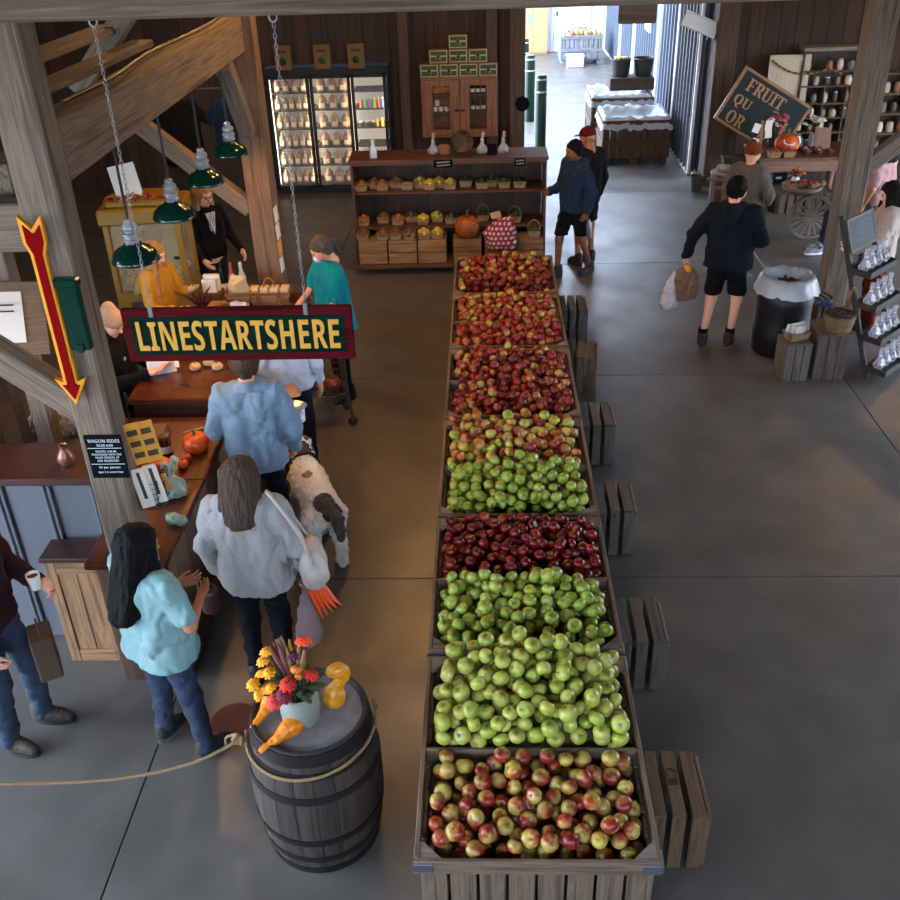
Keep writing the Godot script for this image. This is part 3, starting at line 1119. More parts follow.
func body_kit() -> void:
	var p := [
		[v3(0, 0.035, -0.02), v3(0, 0.03, 0.012), 0.088, 0.08, 0.02],
		[v3(0, 0.0, -0.03), v3(0, -0.02, -0.02), 0.07, 0.06, 0.04],
		[v3(0, -0.02, 0.03), v3(0, -0.083, 0.058), 0.062, 0.03, 0.04],
		[v3(-0.035, -0.03, 0.05), v3(0.035, -0.03, 0.05), 0.036, 0.036, 0.03],
		[v3(-0.03, 0.026, 0.075), v3(0.03, 0.026, 0.075), 0.016, 0.016, 0.02],
		[v3(0, 0.005, 0.094), v3(0, -0.028, 0.108), 0.008, 0.014, 0.012],
		[v3(-0.012, -0.056, 0.085), v3(0.012, -0.056, 0.085), 0.01, 0.01, 0.012],
		[v3(0, -0.05, -0.025), v3(0, -0.17, -0.035), 0.052, 0.056, 0.04]]
	for s in [-1.0, 1.0]:
		p.append([v3(s * 0.078, 0.012, -0.008), v3(s * 0.076, -0.022, 0.0), 0.014, 0.01, 0.008])
		p.append([v3(s * 0.084, 0.02, -0.02), v3(s * 0.084, -0.005, -0.018), 0.009, 0.008, 0.006])
	head_m = nets(p, 0.007, 0.0, 8.0, HeadPaint.new())
	hand_m = hand_mesh(0.55)
	grip_m = hand_mesh(1.25)
	hand_r = mirrored(hand_m)
	grip_r = mirrored(grip_m)
	var sh := [[v3(0, 0.06, -0.055), v3(0, 0.05, 0.0), 0.043, 0.044, 0.01], [v3(0, 0.05, 0.0), v3(0.0, 0.035, 0.125), 0.044, 0.036, 0.03], [v3(0, 0.09, -0.045), v3(0, 0.125, -0.04), 0.045, 0.048, 0.02], [v3(0, 0.075, -0.005), v3(0, 0.06, 0.09), 0.04, 0.03, 0.03], [v3(0, 0.1, -0.03), v3(0, 0.13, -0.03), 0.047, 0.05, 0.02]]
	shoe_m = nets(sh, 0.01, 0.003, 30.0, null, 3, [[Vector3.DOWN, -0.018]])
	var lc := []
	for k in 4:
		var zz := 0.015 + k * 0.026
		var yy := 0.119 - k * 0.0098
		lc.append([tube(spline([v3(-0.026, yy - 0.012, zz), v3(0, yy + 0.001, zz), v3(0.026, yy - 0.012, zz)], 4), 0.0035, 5), Transform3D.IDENTITY])
	lace_m = join(lc)
	var out := PackedVector2Array()
	for k in 20:
		var a := TAU * k / 20.0
		var zz := sin(a)
		out.append(Vector2(cos(a) * (0.046 + 0.006 * zz), -(0.035 + zz * 0.135)))
	sole_m = xform(prism(out, 0.026), Transform3D(Basis(Vector3.RIGHT, Vector3.FORWARD, Vector3.UP), v3(0, 0.013, 0)))


func skin_mat(key: String, c: Color) -> StandardMaterial3D:
	var m := mat("skin_" + key, c, 0.55)
	m.vertex_color_use_as_albedo = true
	m.metallic_specular = 0.35
	return m


func hair_mat(key: String, c: Color) -> StandardMaterial3D:
	var m := mat("hair_" + key, c, 0.75)
	m.metallic_specular = 0.25
	m.albedo_texture = noise_tex("strands", 0.03, 4, [[0.0, grey(0.45)], [0.5, grey(0.85)], [1.0, grey(1.0)]], 256)
	triplanar(m, Vector3(14, 0.8, 14), false)
	return m


# d: settings of one person; everything in metres for a figure 1.72 tall that faces +z, left hand at +x
func person(label: String, at: Vector3, yaw: float, d: Dictionary) -> Node3D:
	if head_m == null: body_kit()
	var root := thing("person", label, "person", at, yaw)
	var h: float = d.get("h", 1.72)
	var s := h / 1.72
	root.scale = Vector3.ONE * s
	var w: float = d.get("w", 1.0)
	var cell: float = d.get("cell", 0.02)
	var bend := Basis.from_euler(d.get("bend", Vector3.ZERO))
	var piv := v3(0, 0.95, 0)
	var j := {}
	var defs := {"chest": v3(0, 1.30, 0.0), "neck": v3(0, 1.46, -0.015), "head": v3(0, 1.60, 0.02), "shl": v3(0.17 * w, 1.405, -0.01), "shr": v3(-0.17 * w, 1.405, -0.01), "ell": v3(0.235 * w, 1.12, -0.03), "elr": v3(-0.235 * w, 1.12, -0.03), "wrl": v3(0.25 * w, 0.88, 0.05), "wrr": v3(-0.25 * w, 0.88, 0.05)}
	for k in defs: j[k] = piv + bend * (defs[k] - piv)
	var legs := {"hpl": v3(0.085, 0.92, 0), "hpr": v3(-0.085, 0.92, 0), "knl": v3(0.1, 0.5, 0.015), "knr": v3(-0.1, 0.5, 0.015), "anl": v3(0.105, 0.1, -0.02), "anr": v3(-0.105, 0.1, -0.02)}
	for k in legs: j[k] = legs[k]
	for k in d.get("j", {}): j[k] = d.j[k]
	var ax := bend.x
	var skin := skin_mat(d.get("skin", "fair"), {"fair": Color(0.80, 0.58, 0.47), "pale": Color(0.85, 0.66, 0.56), "tan": Color(0.60, 0.40, 0.29), "brown": Color(0.45, 0.29, 0.21)}[d.get("skin", "fair")])
	# the body: one continuous surface from feet to neck, head and hands
	var pel := v3(0, 0.93, 0)
	if d.has("pel"): pel = d.pel
	var b := [[pel + v3(-0.05, 0, 0), pel + v3(0.05, 0, 0), 0.1, 0.1, 0.03], [pel, j.chest, 0.1, 0.11, 0.06], [j.shl * 0.85 + j.shr * 0.15, j.shr * 0.85 + j.shl * 0.15, 0.055, 0.055, 0.06], [j.chest, j.neck + Vector3.UP * 0.02, 0.075, 0.05, 0.06]]
	for q in ["l", "r"]:
		b.append([j["hp" + q], j["kn" + q], 0.072, 0.052, 0.04])
		b.append([j["kn" + q], j["an" + q], 0.052, 0.034, 0.03])
		b.append([j["an" + q], j["an" + q] + v3(0, -0.058, 0.06), 0.032, 0.018, 0.02])
		b.append([j["sh" + q], j["el" + q], 0.044, 0.038, 0.03])
		b.append([j["el" + q], j["wr" + q], 0.038, 0.026, 0.02])
	var list := [[nets(b, cell, 0.0, 8.0, Paint.new()), Transform3D.IDENTITY]]
	var hr: Vector3 = d.get("head_rot", Vector3.ZERO)
	var hb := bend * Basis.from_euler(hr)
	list.append([head_m, Transform3D(hb, j.head)])
	for q in ["l", "r"]:
		var dir: Vector3 = (j["wr" + q] - j["el" + q]).normalized()
		var fwd: Vector3 = d.get("thumb" + q, v3(0, 0.2, 1))
		var yy := -dir
		var xx := yy.cross(fwd).normalized()
		var zz := xx.cross(yy)
		var hm := grip_m if d.get("grip" + q, false) else hand_m
		if q == "r": hm = grip_r if d.get("grip" + q, false) else hand_r
		list.append([hm, Transform3D(Basis(xx, yy, zz), j["wr" + q] + dir * 0.012)])
	part(root, "body", join(list), skin)
	# trousers, shorts or skirt
	var lg: Array = d.get("legs", ["trousers", "navy", Color(0.1, 0.11, 0.15)])
	var tp := [[pel + v3(-0.055 * w, 0.01, 0), pel + v3(0.055 * w, 0.01, 0), 0.108 * w, 0.108 * w, 0.03], [pel + v3(-0.045 * w, 0.07, 0), pel + v3(0.045 * w, 0.07, 0), 0.088 * w, 0.088 * w, 0.05]]
	var clips := []
	var loose: float = d.get("loose", 1.0)
	for q in ["l", "r"]:
		if lg[0] == "shorts":
			var kk: Vector3 = j["hp" + q].lerp(j["kn" + q], 0.82)
			tp.append([j["hp" + q], kk, 0.1 * loose, 0.095 * loose, 0.04])
		else:
			tp.append([j["hp" + q], j["kn" + q], 0.092 * loose, 0.07 * loose, 0.045])
			tp.append([j["kn" + q], j["an" + q] + v3(0, -0.02, 0), 0.068 * loose, 0.056 * loose, 0.03])
	if lg[0] == "shorts": clips.append([Vector3.DOWN, -(j.knl.y + 0.06)])
	else: clips.append([Vector3.DOWN, -0.055])
	part(root, lg[0], nets(tp, cell, 0.014, 5.0, null, 4, clips, 1.2, true), cloth(lg[1], lg[2]))
	# upper garment
	var tg: Array = d.get("top", ["shirt", "grey", Color(0.5, 0.5, 0.5), "long"])
	var fat: float = d.get("fat", 0.0)
	var sl: float = 0.012 + d.get("ease", 0.008)
	var lowc: Vector3 = piv + bend * (v3(0, d.get("hem", 0.9), 0.0) - piv)
	var t := []
	for e in [-1.0, 1.0]:
		t.append([lowc + ax * e * 0.06 * w + bend * v3(0, 0.05, fat * 0.3), j.chest + ax * e * 0.075 * w, 0.116 * w + sl + fat, 0.105 * w + sl, 0.05])
	t.append([j.shl * 0.9 + j.shr * 0.1, j.shr * 0.9 + j.shl * 0.1, 0.062 + sl, 0.062 + sl, 0.07])
	t.append([j.chest + Vector3.UP * 0.05, j.neck + bend * v3(0, -0.01, -0.005), 0.1, 0.058 + sl * 0.6, 0.05])
	for q in ["l", "r"]:
		if tg[3] == "long":
			t.append([j["sh" + q], j["el" + q], 0.055 + sl, 0.045 + sl, 0.028])
			t.append([j["el" + q], j["el" + q].lerp(j["wr" + q], 0.97), 0.044 + sl, 0.031 + sl, 0.025])
		else:
			t.append([j["sh" + q], j["sh" + q].lerp(j["el" + q], 0.72), 0.056 + sl, 0.056 + sl, 0.028])
	var tclips := [[-bend.y, -(bend.y.dot(piv) + d.get("hem", 0.9) - 0.95)], [bend.y.rotated(ax, -0.25), bend.y.rotated(ax, -0.25).dot(j.neck) + 0.035]]
	part(root, tg[0], nets(t, cell, d.get("fold", 0.018), 5.0, null, 9 + int(h * 100), tclips, 0.7, true), cloth(tg[1], tg[2]))
	if d.has("hood"):
		var hq: Vector3 = j.neck
		part(root, "hood", nets([[hq + bend * v3(-0.085, 0.01, -0.02), hq + bend * v3(0, -0.04, -0.12), 0.05, 0.065, 0.02], [hq + bend * v3(0.085, 0.01, -0.02), hq + bend * v3(0, -0.04, -0.12), 0.05, 0.065, 0.05], [hq + bend * v3(0, -0.04, -0.11), hq + bend * v3(0, -0.15, -0.12), 0.065, 0.045, 0.04]], 0.016, 0.008, 12.0), cloth(tg[1], tg[2]))
	if d.has("collar"):
		partx(root, "collar", lathe([Vector2(0.085, -0.03), Vector2(0.07, 0.03), Vector2(0.066, 0.034), Vector2(0.062, 0.02)], 24), cloth(tg[1], tg[2]), Transform3D(bend * Basis(Vector3.RIGHT, 0.2), j.neck + bend * v3(0, 0.0, 0.0)))
	# shoes
	if d.get("shoes") != null:
		for q in ["l", "r"]:
			var o := part(root, "shoe", shoe_m, mat("shoe_" + d.shoes[0], d.shoes[1], 0.7), j["an" + q] - v3(0, 0.1, 0) + v3(0, d.get("lift", 0.0), 0.02))
			o.rotation.y = d.get("toe" + q, 0.12 if q == "l" else -0.12)
			part(o, "laces", lace_m, mat("lace", Color(0.30, 0.26, 0.22), 0.9))
			part(o, "sole", sole_m, mat("sole_" + d.shoes[0], d.shoes[2], 0.8))
	# hair
	if d.has("hair"):
		var hs: String = d.hair[0]
		var hp := []
		var hc := [[v3(0, -0.55, 0.83), 0.036]]
		hp.append([v3(0, 0.045, -0.022), v3(0, 0.042, 0.008), 0.094, 0.086, 0.02])
		hp.append([v3(0, 0.01, -0.045), v3(0, -0.035, -0.045), 0.076, 0.06, 0.04])
		for e in [-1.0, 1.0]: hp.append([v3(e * 0.05, 0.03, -0.02), v3(e * 0.055, -0.02, -0.025), 0.045, 0.036, 0.03])
		var amp := 0.012
		if hs == "bob" or hs == "long" or hs == "verylong":
			hc = []
			var l: float = {"bob": -0.13, "long": -0.24, "verylong": -0.42}[hs]
			hp[0] = [v3(0, 0.045, -0.03), v3(0, 0.05, 0.0), 0.098, 0.088, 0.02]
			for e in [-1.0, 1.0]:
				hp.append([v3(e * 0.068, 0.03, 0.01), v3(e * 0.1, l * 0.9, 0.015 if hs == "bob" else -0.02), 0.036, 0.034, 0.04])
				hp.append([v3(e * 0.05, 0.02, -0.06), v3(e * 0.08, l, -0.085), 0.06, 0.05, 0.05])
			hp.append([v3(0, 0.0, -0.07), v3(0, l * 1.08, -0.1), 0.07, 0.055, 0.05])
			if hs == "verylong":
				for e in [-1.0, 1.0]: hp.append([v3(e * 0.08, -0.02, 0.035), v3(e * 0.125, l * 0.85, 0.15), 0.034, 0.036, 0.04])
			amp = 0.012
		elif hs == "ponytail":
			hp.append([v3(0, 0.03, -0.1), v3(0, 0.01, -0.13), 0.03, 0.028, 0.01])
			hp.append([v3(0, 0.01, -0.135), v3(0, -0.16, -0.13), 0.03, 0.016, 0.02])
		elif hs == "cap":
			hp = [[v3(0, 0.05, -0.02), v3(0, 0.045, 0.01), 0.096, 0.09, 0.02]]
			hc = [[v3(0, -1, 0.12), -0.028]]
			amp = 0.0
		elif hs == "beanie":
			hp = [[v3(0, 0.045, -0.02), v3(0, 0.042, 0.01), 0.099, 0.094, 0.02], [v3(0, 0.09, -0.03), v3(0, 0.135, -0.045), 0.075, 0.05, 0.03]]
			hc = [[v3(0, -1, 0.25), -0.012]]
			amp = 0.003
		var hm := nets(hp, 0.011 if hs != "verylong" else 0.013, amp, 42.0, null, 21, hc, 0.14)
		var hmat: Material = cloth("hat_" + d.hair[1], d.hair[2]) if hs == "cap" or hs == "beanie" else hair_mat(d.hair[1], d.hair[2])
		var ho := partx(root, {"cap": "cap", "beanie": "beanie"}.get(hs, "hair"), hm, hmat, Transform3D(hb, j.head))
		if hs == "cap":
			part(ho, "peak", xform(ellipsoid(v3(0.075, 0.008, 0.07)), at3(v3(0, 0.04, 0.12))), hmat)
		if hs == "beanie":
			part(ho, "cuff", xform(lathe([Vector2(0.097, 0), Vector2(0.106, 0.008), Vector2(0.106, 0.045), Vector2(0.098, 0.052)], 24), at3(v3(0, 0.02, -0.008), v3(0.16, 0, 0))), hmat)
		if d.get("under", "") != "":
			var u2 := [[v3(0, -0.0, -0.055), v3(0, -0.05, -0.06), 0.07, 0.06, 0.02]]
			if d.under == "long":
				for e in [-1.0, 1.0]: u2.append([v3(e * 0.06, -0.01, -0.03), v3(e * 0.085, -0.3, -0.01), 0.04, 0.03, 0.04])
			part(root, "hair", nets(u2, 0.012, 0.01, 42.0, null, 5, [], 0.14), hair_mat("dark", Color(0.13, 0.09, 0.07)), j.head)
	return root


func build_people() -> void:
	var near := 0.014
	# queue on the left, near
	person("man in maroon jacket and jeans with hiking boots at the left edge", v3(-2.88, 0, -4.16), 1.45, {"h": 1.76, "cell": near, "skin": "fair", "top": ["jacket", "maroon", Color(0.16, 0.075, 0.085), "long"], "legs": ["trousers", "jeans", Color(0.19, 0.24, 0.30)], "shoes": ["hiking", Color(0.19, 0.14, 0.10), Color(0.05, 0.045, 0.04)], "hair": ["short", "dark", Color(0.13, 0.09, 0.07)], "loose": 1.12, "ease": 0.016, "hem": 0.88,
		"gripl": true, "gripr": true, "j": {"ell": v3(0.25, 1.12, 0.02), "wrl": v3(0.2, 1.04, 0.24), "elr": v3(-0.25, 1.1, 0.0), "wrr": v3(-0.23, 0.86, 0.13), "knl": v3(0.12, 0.5, 0.08), "anl": v3(0.13, 0.1, 0.06), "anr": v3(-0.12, 0.1, -0.02)}})
	person("woman with long black hair in a light blue tee", v3(-1.86, 0, -4.06), 2.55, {"h": 1.62, "cell": near, "skin": "tan", "w": 1.12, "fat": 0.035, "top": ["tee", "aqua", Color(0.45, 0.575, 0.58), "short"], "legs": ["trousers", "bluejeans", Color(0.17, 0.21, 0.28)], "shoes": ["darkshoe", Color(0.09, 0.09, 0.1), Color(0.3, 0.3, 0.3)], "hair": ["verylong", "black", Color(0.035, 0.03, 0.035)], "hem": 0.82, "ease": 0.012, "loose": 1.1, "fold": 0.022,
		"head_rot": v3(0.25, -0.3, 0), "j": {"ell": v3(0.24, 1.12, 0.05), "wrl": v3(0.1, 1.12, 0.26), "elr": v3(-0.3, 1.14, 0.03), "wrr": v3(-0.13, 1.12, 0.25), "anl": v3(0.17, 0.1, 0.0), "anr": v3(-0.17, 0.1, 0.05), "knl": v3(0.12, 0.5, 0.02), "knr": v3(-0.13, 0.5, 0.04)}})
	person("woman in pale grey sweatshirt with brown shoulder length hair", v3(-1.42, 0, -4.64), 3.1, {"h": 1.68, "cell": near, "w": 1.1, "fat": 0.02, "top": ["sweatshirt", "palegrey", Color(0.58, 0.57, 0.565), "long"], "legs": ["trousers", "blackpants", Color(0.055, 0.06, 0.085)], "shoes": ["blackshoe", Color(0.06, 0.06, 0.07), Color(0.1, 0.1, 0.1)], "hair": ["long", "greybrown", Color(0.30, 0.24, 0.20)], "hem": 0.82, "ease": 0.014, "fold": 0.022,
		"gripl": true, "gripr": true, "head_rot": v3(0.1, -0.3, 0), "j": {"ell": v3(0.29, 1.12, -0.03), "wrl": v3(0.27, 0.88, 0.06), "elr": v3(-0.3, 1.13, -0.05), "wrr": v3(-0.29, 0.9, 0.1)}})
	person("man in light blue button shirt under the hanging sign", v3(-1.66, 0, -5.92), 3.25, {"h": 1.80, "cell": near, "w": 1.06, "top": ["shirt", "lightblue", Color(0.42, 0.50, 0.57), "long"], "legs": ["trousers", "blackpants", Color(0.055, 0.06, 0.085)], "shoes": ["blackshoe", Color(0.06, 0.06, 0.07), Color(0.1, 0.1, 0.1)], "hair": ["short", "sandy", Color(0.3, 0.22, 0.16)], "hem": 0.83, "ease": 0.012, "fold": 0.022, "collar": true,
		"j": {"ell": v3(0.27, 1.12, 0.0), "wrl": v3(0.2, 0.98, 0.22), "elr": v3(-0.27, 1.12, -0.02), "wrr": v3(-0.24, 0.9, 0.12)}})
	person("person in white shirt mostly hidden behind the hanging sign", v3(-1.64, 0, -7.2), 3.4, {"h": 1.62, "top": ["shirt", "whiteshirt", Color(0.68, 0.72, 0.78), "long"], "hair": ["short", "sandy", Color(0.3, 0.22, 0.16)], "shoes": ["blackshoe", Color(0.06, 0.06, 0.07), Color(0.1, 0.1, 0.1)]})
	# behind the counter
	person("cashier in cream knit beanie and black jacket at the tablet", v3(-3.05, 0, -7.02), 1.25, {"h": 1.66, "cell": 0.016, "skin": "pale", "top": ["jacket", "black", Color(0.045, 0.045, 0.05), "long"], "hair": ["beanie", "cream", Color(0.66, 0.58, 0.50)], "under": "long", "head_rot": v3(0.35, 0.1, 0), "bend": v3(0.08, 0, 0),
		"j": {"ell": v3(0.25, 1.16, 0.17), "wrl": v3(0.1, 1.22, 0.42), "elr": v3(-0.25, 1.15, 0.16), "wrr": v3(-0.08, 1.22, 0.42)}})
	person("woman with long blond hair in a yellow top", v3(-3.16, 0, -8.72), 1.2, {"h": 1.62, "cell": 0.018, "skin": "pale", "top": ["top", "mustard", Color(0.72, 0.52, 0.16), "long"], "hair": ["verylong", "blond", Color(0.66, 0.50, 0.32)], "head_rot": v3(0.3, 0.2, 0),
		"j": {"ell": v3(0.25, 1.12, 0.08), "wrl": v3(0.12, 1.22, 0.3), "elr": v3(-0.24, 1.1, 0.06), "wrr": v3(-0.16, 1.1, 0.28)}})
	var bz := person("woman with blond bob and glasses in a black blazer", v3(-3.10, 0, -10.42), 0.75, {"h": 1.70, "cell": 0.018, "skin": "pale", "top": ["blazer", "black", Color(0.045, 0.045, 0.05), "long"], "hair": ["bob", "blondbob", Color(0.70, 0.54, 0.34)], "head_rot": v3(0.2, 0.15, 0),
		"j": {"ell": v3(0.25, 1.13, 0.02), "wrl": v3(0.24, 0.98, 0.26), "elr": v3(-0.25, 1.12, 0.0), "wrr": v3(-0.2, 0.95, 0.18)}})
	# striped shirt front and glasses
	var vm := mat("striped_shirt", Color(0.62, 0.61, 0.60), 0.8)
	part(bz, "shirt_front", prism(PackedVector2Array([Vector2(-0.06, 0.0), Vector2(0.06, 0.0), Vector2(0.0, -0.24)]), 0.03), vm, v3(0, 1.43, 0.108), v3(-0.2, 0, 0))
	for i in 3: part(bz, "shirt_stripe", box(0.006, 0.16 - 0.07 * absf(i - 1), 0.006, 0.001), mat("stripe_dark", Color(0.12, 0.12, 0.14), 0.8), v3(-0.022 + i * 0.022, 1.36, 0.136), v3(-0.2, 0, 0))
	glasses(bz, v3(0, 1.61, 0.02), v3(0.2, 0.15, 0))
	var tw := person("woman in teal top with white face mask and grey ponytail", v3(-1.46, 0, -8.66), -1.0, {"h": 1.68, "cell": 0.016, "w": 1.1, "fat": 0.03, "skin": "fair", "top": ["tunic", "teal", Color(0.03, 0.45, 0.49), "short"], "legs": ["trousers", "blackpants", Color(0.055, 0.06, 0.085)], "shoes": ["blackshoe", Color(0.06, 0.06, 0.07), Color(0.1, 0.1, 0.1)], "hair": ["ponytail", "grey", Color(0.34, 0.30, 0.28)], "hem": 0.76, "ease": 0.012, "head_rot": v3(0.4, -0.1, 0), "bend": v3(0.1, 0, 0),
		"j": {"ell": v3(0.27, 1.12, 0.12), "wrl": v3(0.14, 1.02, 0.36), "elr": v3(-0.25, 1.12, 0.14), "wrr": v3(-0.1, 1.03, 0.38)}})
	part(tw, "face_mask", xform(ellipsoid(v3(0.058, 0.048, 0.045)), at3(v3(0, -0.045, 0.075))), mat("mask", Color(0.75, 0.80, 0.86), 0.9), v3(0, 1.60, 0.085), v3(0.5, -0.1, 0))
	# walking boys by the produce shelf
	person("boy in blue puffer jacket and black shorts walking left", v3(1.10, 0, -11.95), -0.95, {"h": 1.72, "cell": 0.018, "skin": "brown", "top": ["jacket", "denimblue", Color(0.10, 0.16, 0.23), "long"], "legs": ["shorts", "black", Color(0.045, 0.045, 0.05)], "shoes": ["blackshoe", Color(0.06, 0.06, 0.07), Color(0.1, 0.1, 0.1)], "hair": ["short", "black", Color(0.035, 0.03, 0.035)], "hood": true, "hem": 0.86, "ease": 0.014, "gripl": true,
		"head_rot": v3(0.15, -0.25, 0), "j": {"ell": v3(0.25, 1.13, -0.08), "wrl": v3(0.24, 0.9, -0.02), "elr": v3(-0.25, 1.12, 0.0), "wrr": v3(-0.2, 1.1, 0.22), "knl": v3(0.1, 0.5, -0.08), "anl": v3(0.1, 0.12, -0.22), "knr": v3(-0.09, 0.5, 0.14), "anr": v3(-0.09, 0.1, 0.16)}})
	person("man in red cap and dark hoodie behind the blue jacket boy", v3(1.30, 0, -12.42), -2.6, {"h": 1.76, "cell": 0.02, "skin": "tan", "top": ["hoodie", "darkgrey", Color(0.075, 0.075, 0.08), "long"], "legs": ["shorts", "charcoal", Color(0.09, 0.09, 0.10)], "shoes": ["blackshoe", Color(0.06, 0.06, 0.07), Color(0.1, 0.1, 0.1)], "hair": ["cap", "redcap", Color(0.30, 0.07, 0.07)], "hem": 0.84, "ease": 0.014, "head_rot": v3(0.2, 0.3, 0)})
	# right side
	var hm := person("man in dark navy hoodie and black shorts carrying a paper bag", v3(2.54, 0, -9.78), 2.75, {"h": 1.82, "cell": 0.016, "w": 1.14, "fat": 0.015, "skin": "fair", "top": ["hoodie", "navyhood", Color(0.065, 0.08, 0.11), "long"], "legs": ["shorts", "black", Color(0.045, 0.045, 0.05)], "shoes": ["trail", Color(0.09, 0.08, 0.08), Color(0.42, 0.28, 0.10)], "hair": ["short", "black", Color(0.035, 0.03, 0.035)], "hood": true, "hem": 0.84, "ease": 0.014, "gripl": true,
		"head_rot": v3(0.25, -0.2, 0), "j": {"ell": v3(0.36, 1.14, -0.04), "wrl": v3(0.42, 0.9, 0.04), "elr": v3(-0.29, 1.12, 0.05), "wrr": v3(-0.22, 1.08, 0.26), "anl": v3(0.15, 0.1, -0.12), "knl": v3(0.12, 0.5, -0.03), "knr": v3(-0.12, 0.5, 0.04)}})
	for q in [v3(0.15, 0.16, -0.12), v3(-0.105, 0.16, -0.02)]:
		part(hm, "sock", lathe([Vector2(0.046, -0.05), Vector2(0.05, 0.0), Vector2(0.048, 0.05), Vector2(0.04, 0.052)], 12), cloth("black", Color(0.045, 0.045, 0.05)), q)
	person("person in ginger knit hat and grey jacket at the handcart", v3(3.18, 0, -11.75), 2.45, {"h": 1.68, "cell": 0.02, "skin": "fair", "top": ["jacket", "greyjacket", Color(0.36, 0.33, 0.30), "long"], "legs": ["trousers", "greyjeans", Color(0.25, 0.26, 0.29)], "shoes": ["blackshoe", Color(0.06, 0.06, 0.07), Color(0.1, 0.1, 0.1)], "hair": ["beanie", "ginger", Color(0.40, 0.20, 0.08)], "ease": 0.014, "hem": 0.8,
		"j": {"elr": v3(-0.28, 1.12, 0.03), "wrr": v3(-0.18, 0.98, 0.24), "ell": v3(0.3, 1.15, 0.05), "wrl": v3(0.26, 1.0, 0.25)}})
	person("woman with long dark hair in cream sweater and rust apron", v3(4.27, 0, -10.2), -1.8, {"h": 1.62, "cell": 0.018, "skin": "pale", "top": ["sweater", "cream2", Color(0.66, 0.60, 0.55), "long"], "legs": ["trousers", "rust", Color(0.34, 0.10, 0.07)], "shoes": ["blackshoe", Color(0.06, 0.06, 0.07), Color(0.1, 0.1, 0.1)], "hair": ["verylong", "darkbrown", Color(0.075, 0.05, 0.045)], "ease": 0.03, "hem": 0.82, "loose": 1.35, "head_rot": v3(0.3, 0.2, 0),
		"j": {"elr": v3(-0.26, 1.1, 0.08), "wrr": v3(-0.15, 1.0, 0.3), "ell": v3(0.25, 1.1, 0.08), "wrl": v3(0.16, 1.0, 0.3)}})
	person("person with dark curly hair in pink shirt right of the tall post", v3(4.85, 0, -12.0), -2.4, {"h": 1.66, "cell": 0.022, "skin": "tan", "top": ["shirt", "pink", Color(0.66, 0.50, 0.50), "short"], "legs": ["trousers", "greyjeans", Color(0.25, 0.26, 0.29)], "shoes": ["blackshoe", Color(0.06, 0.06, 0.07), Color(0.1, 0.1, 0.1)], "hair": ["bob", "darkbrown", Color(0.075, 0.05, 0.045)], "head_rot": v3(0.2, 0, 0)})
	person("seated person in black top and jeans behind the tall post", v3(5.0, 0, -12.75), -1.45, {"h": 1.66, "cell": 0.022, "skin": "fair", "top": ["top", "blacktop", Color(0.05, 0.05, 0.055), "long"], "legs": ["trousers", "bluejeans", Color(0.17, 0.21, 0.28)], "shoes": ["whitegrey", Color(0.5, 0.52, 0.55), Color(0.8, 0.8, 0.8)], "hair": ["long", "brown", Color(0.23, 0.17, 0.14)], "hem": 0.52, "pel": v3(0, 0.52, 0),
		"toel": 0.0, "j": {"chest": v3(0, 0.9, 0.02), "neck": v3(0, 1.06, 0.0), "head": v3(0, 1.2, 0.04), "shl": v3(0.17, 1.0, 0), "shr": v3(-0.17, 1.0, 0), "ell": v3(0.23, 0.74, 0.06), "elr": v3(-0.23, 0.74, 0.06), "wrl": v3(0.12, 0.66, 0.28), "wrr": v3(-0.12, 0.66, 0.28), "hpl": v3(0.09, 0.5, 0.02), "hpr": v3(-0.09, 0.5, 0.02), "knl": v3(0.11, 0.48, 0.44), "knr": v3(-0.11, 0.5, 0.42), "anl": v3(0.11, 0.12, 0.6), "anr": v3(-0.11, 0.1, 0.46)}})


func glasses(root: Node3D, at: Vector3, rot: Vector3) -> void:
	var l := []
	for s in [-1.0, 1.0]:
		var ring := []
		for k in 13:
			var a := TAU * k / 12.0
			ring.append(v3(s * 0.034 + cos(a) * 0.024, 0.006 + sin(a) * 0.018, 0.104))
		l.append([tube(ring, 0.003, 5), Transform3D.IDENTITY])
		l.append([tube([v3(s * 0.058, 0.01, 0.1), v3(s * 0.085, 0.01, 0.0)], 0.003, 5), Transform3D.IDENTITY])
	l.append([tube([v3(-0.01, 0.01, 0.106), v3(0.01, 0.01, 0.106)], 0.003, 5), Transform3D.IDENTITY])
	part(root, "glasses", join(l), mat("glasses_frame", Color(0.12, 0.07, 0.05), 0.4), at, rot)


# ================================================================ shared small things
# ribbed squash shape
func ribbed(r: float, squash: float, lobes: int, deep: float, segs := 40, rings := 12) -> ArrayMesh:
	var rows := []
	for i in rings + 1:
		var a := PI * i / rings
		var row := []
		for k in segs:
			var b := TAU * k / segs
			var q := 1.0 - deep * pow(absf(sin(b * lobes / 2.0 + 0.3)), 0.5) * 0.0 - deep * pow(absf(cos(b * lobes / 2.0)), 6.0) * sin(a)
			var dip := 0.22 * exp(-pow(sin(a) / 0.4, 2.0)) * signf(cos(a))
			row.append(v3(sin(a) * cos(b) * q * r, (cos(a) - dip) * squash * r, sin(a) * sin(b) * q * r))
		rows.append(row)
	return sheet(rows, true)


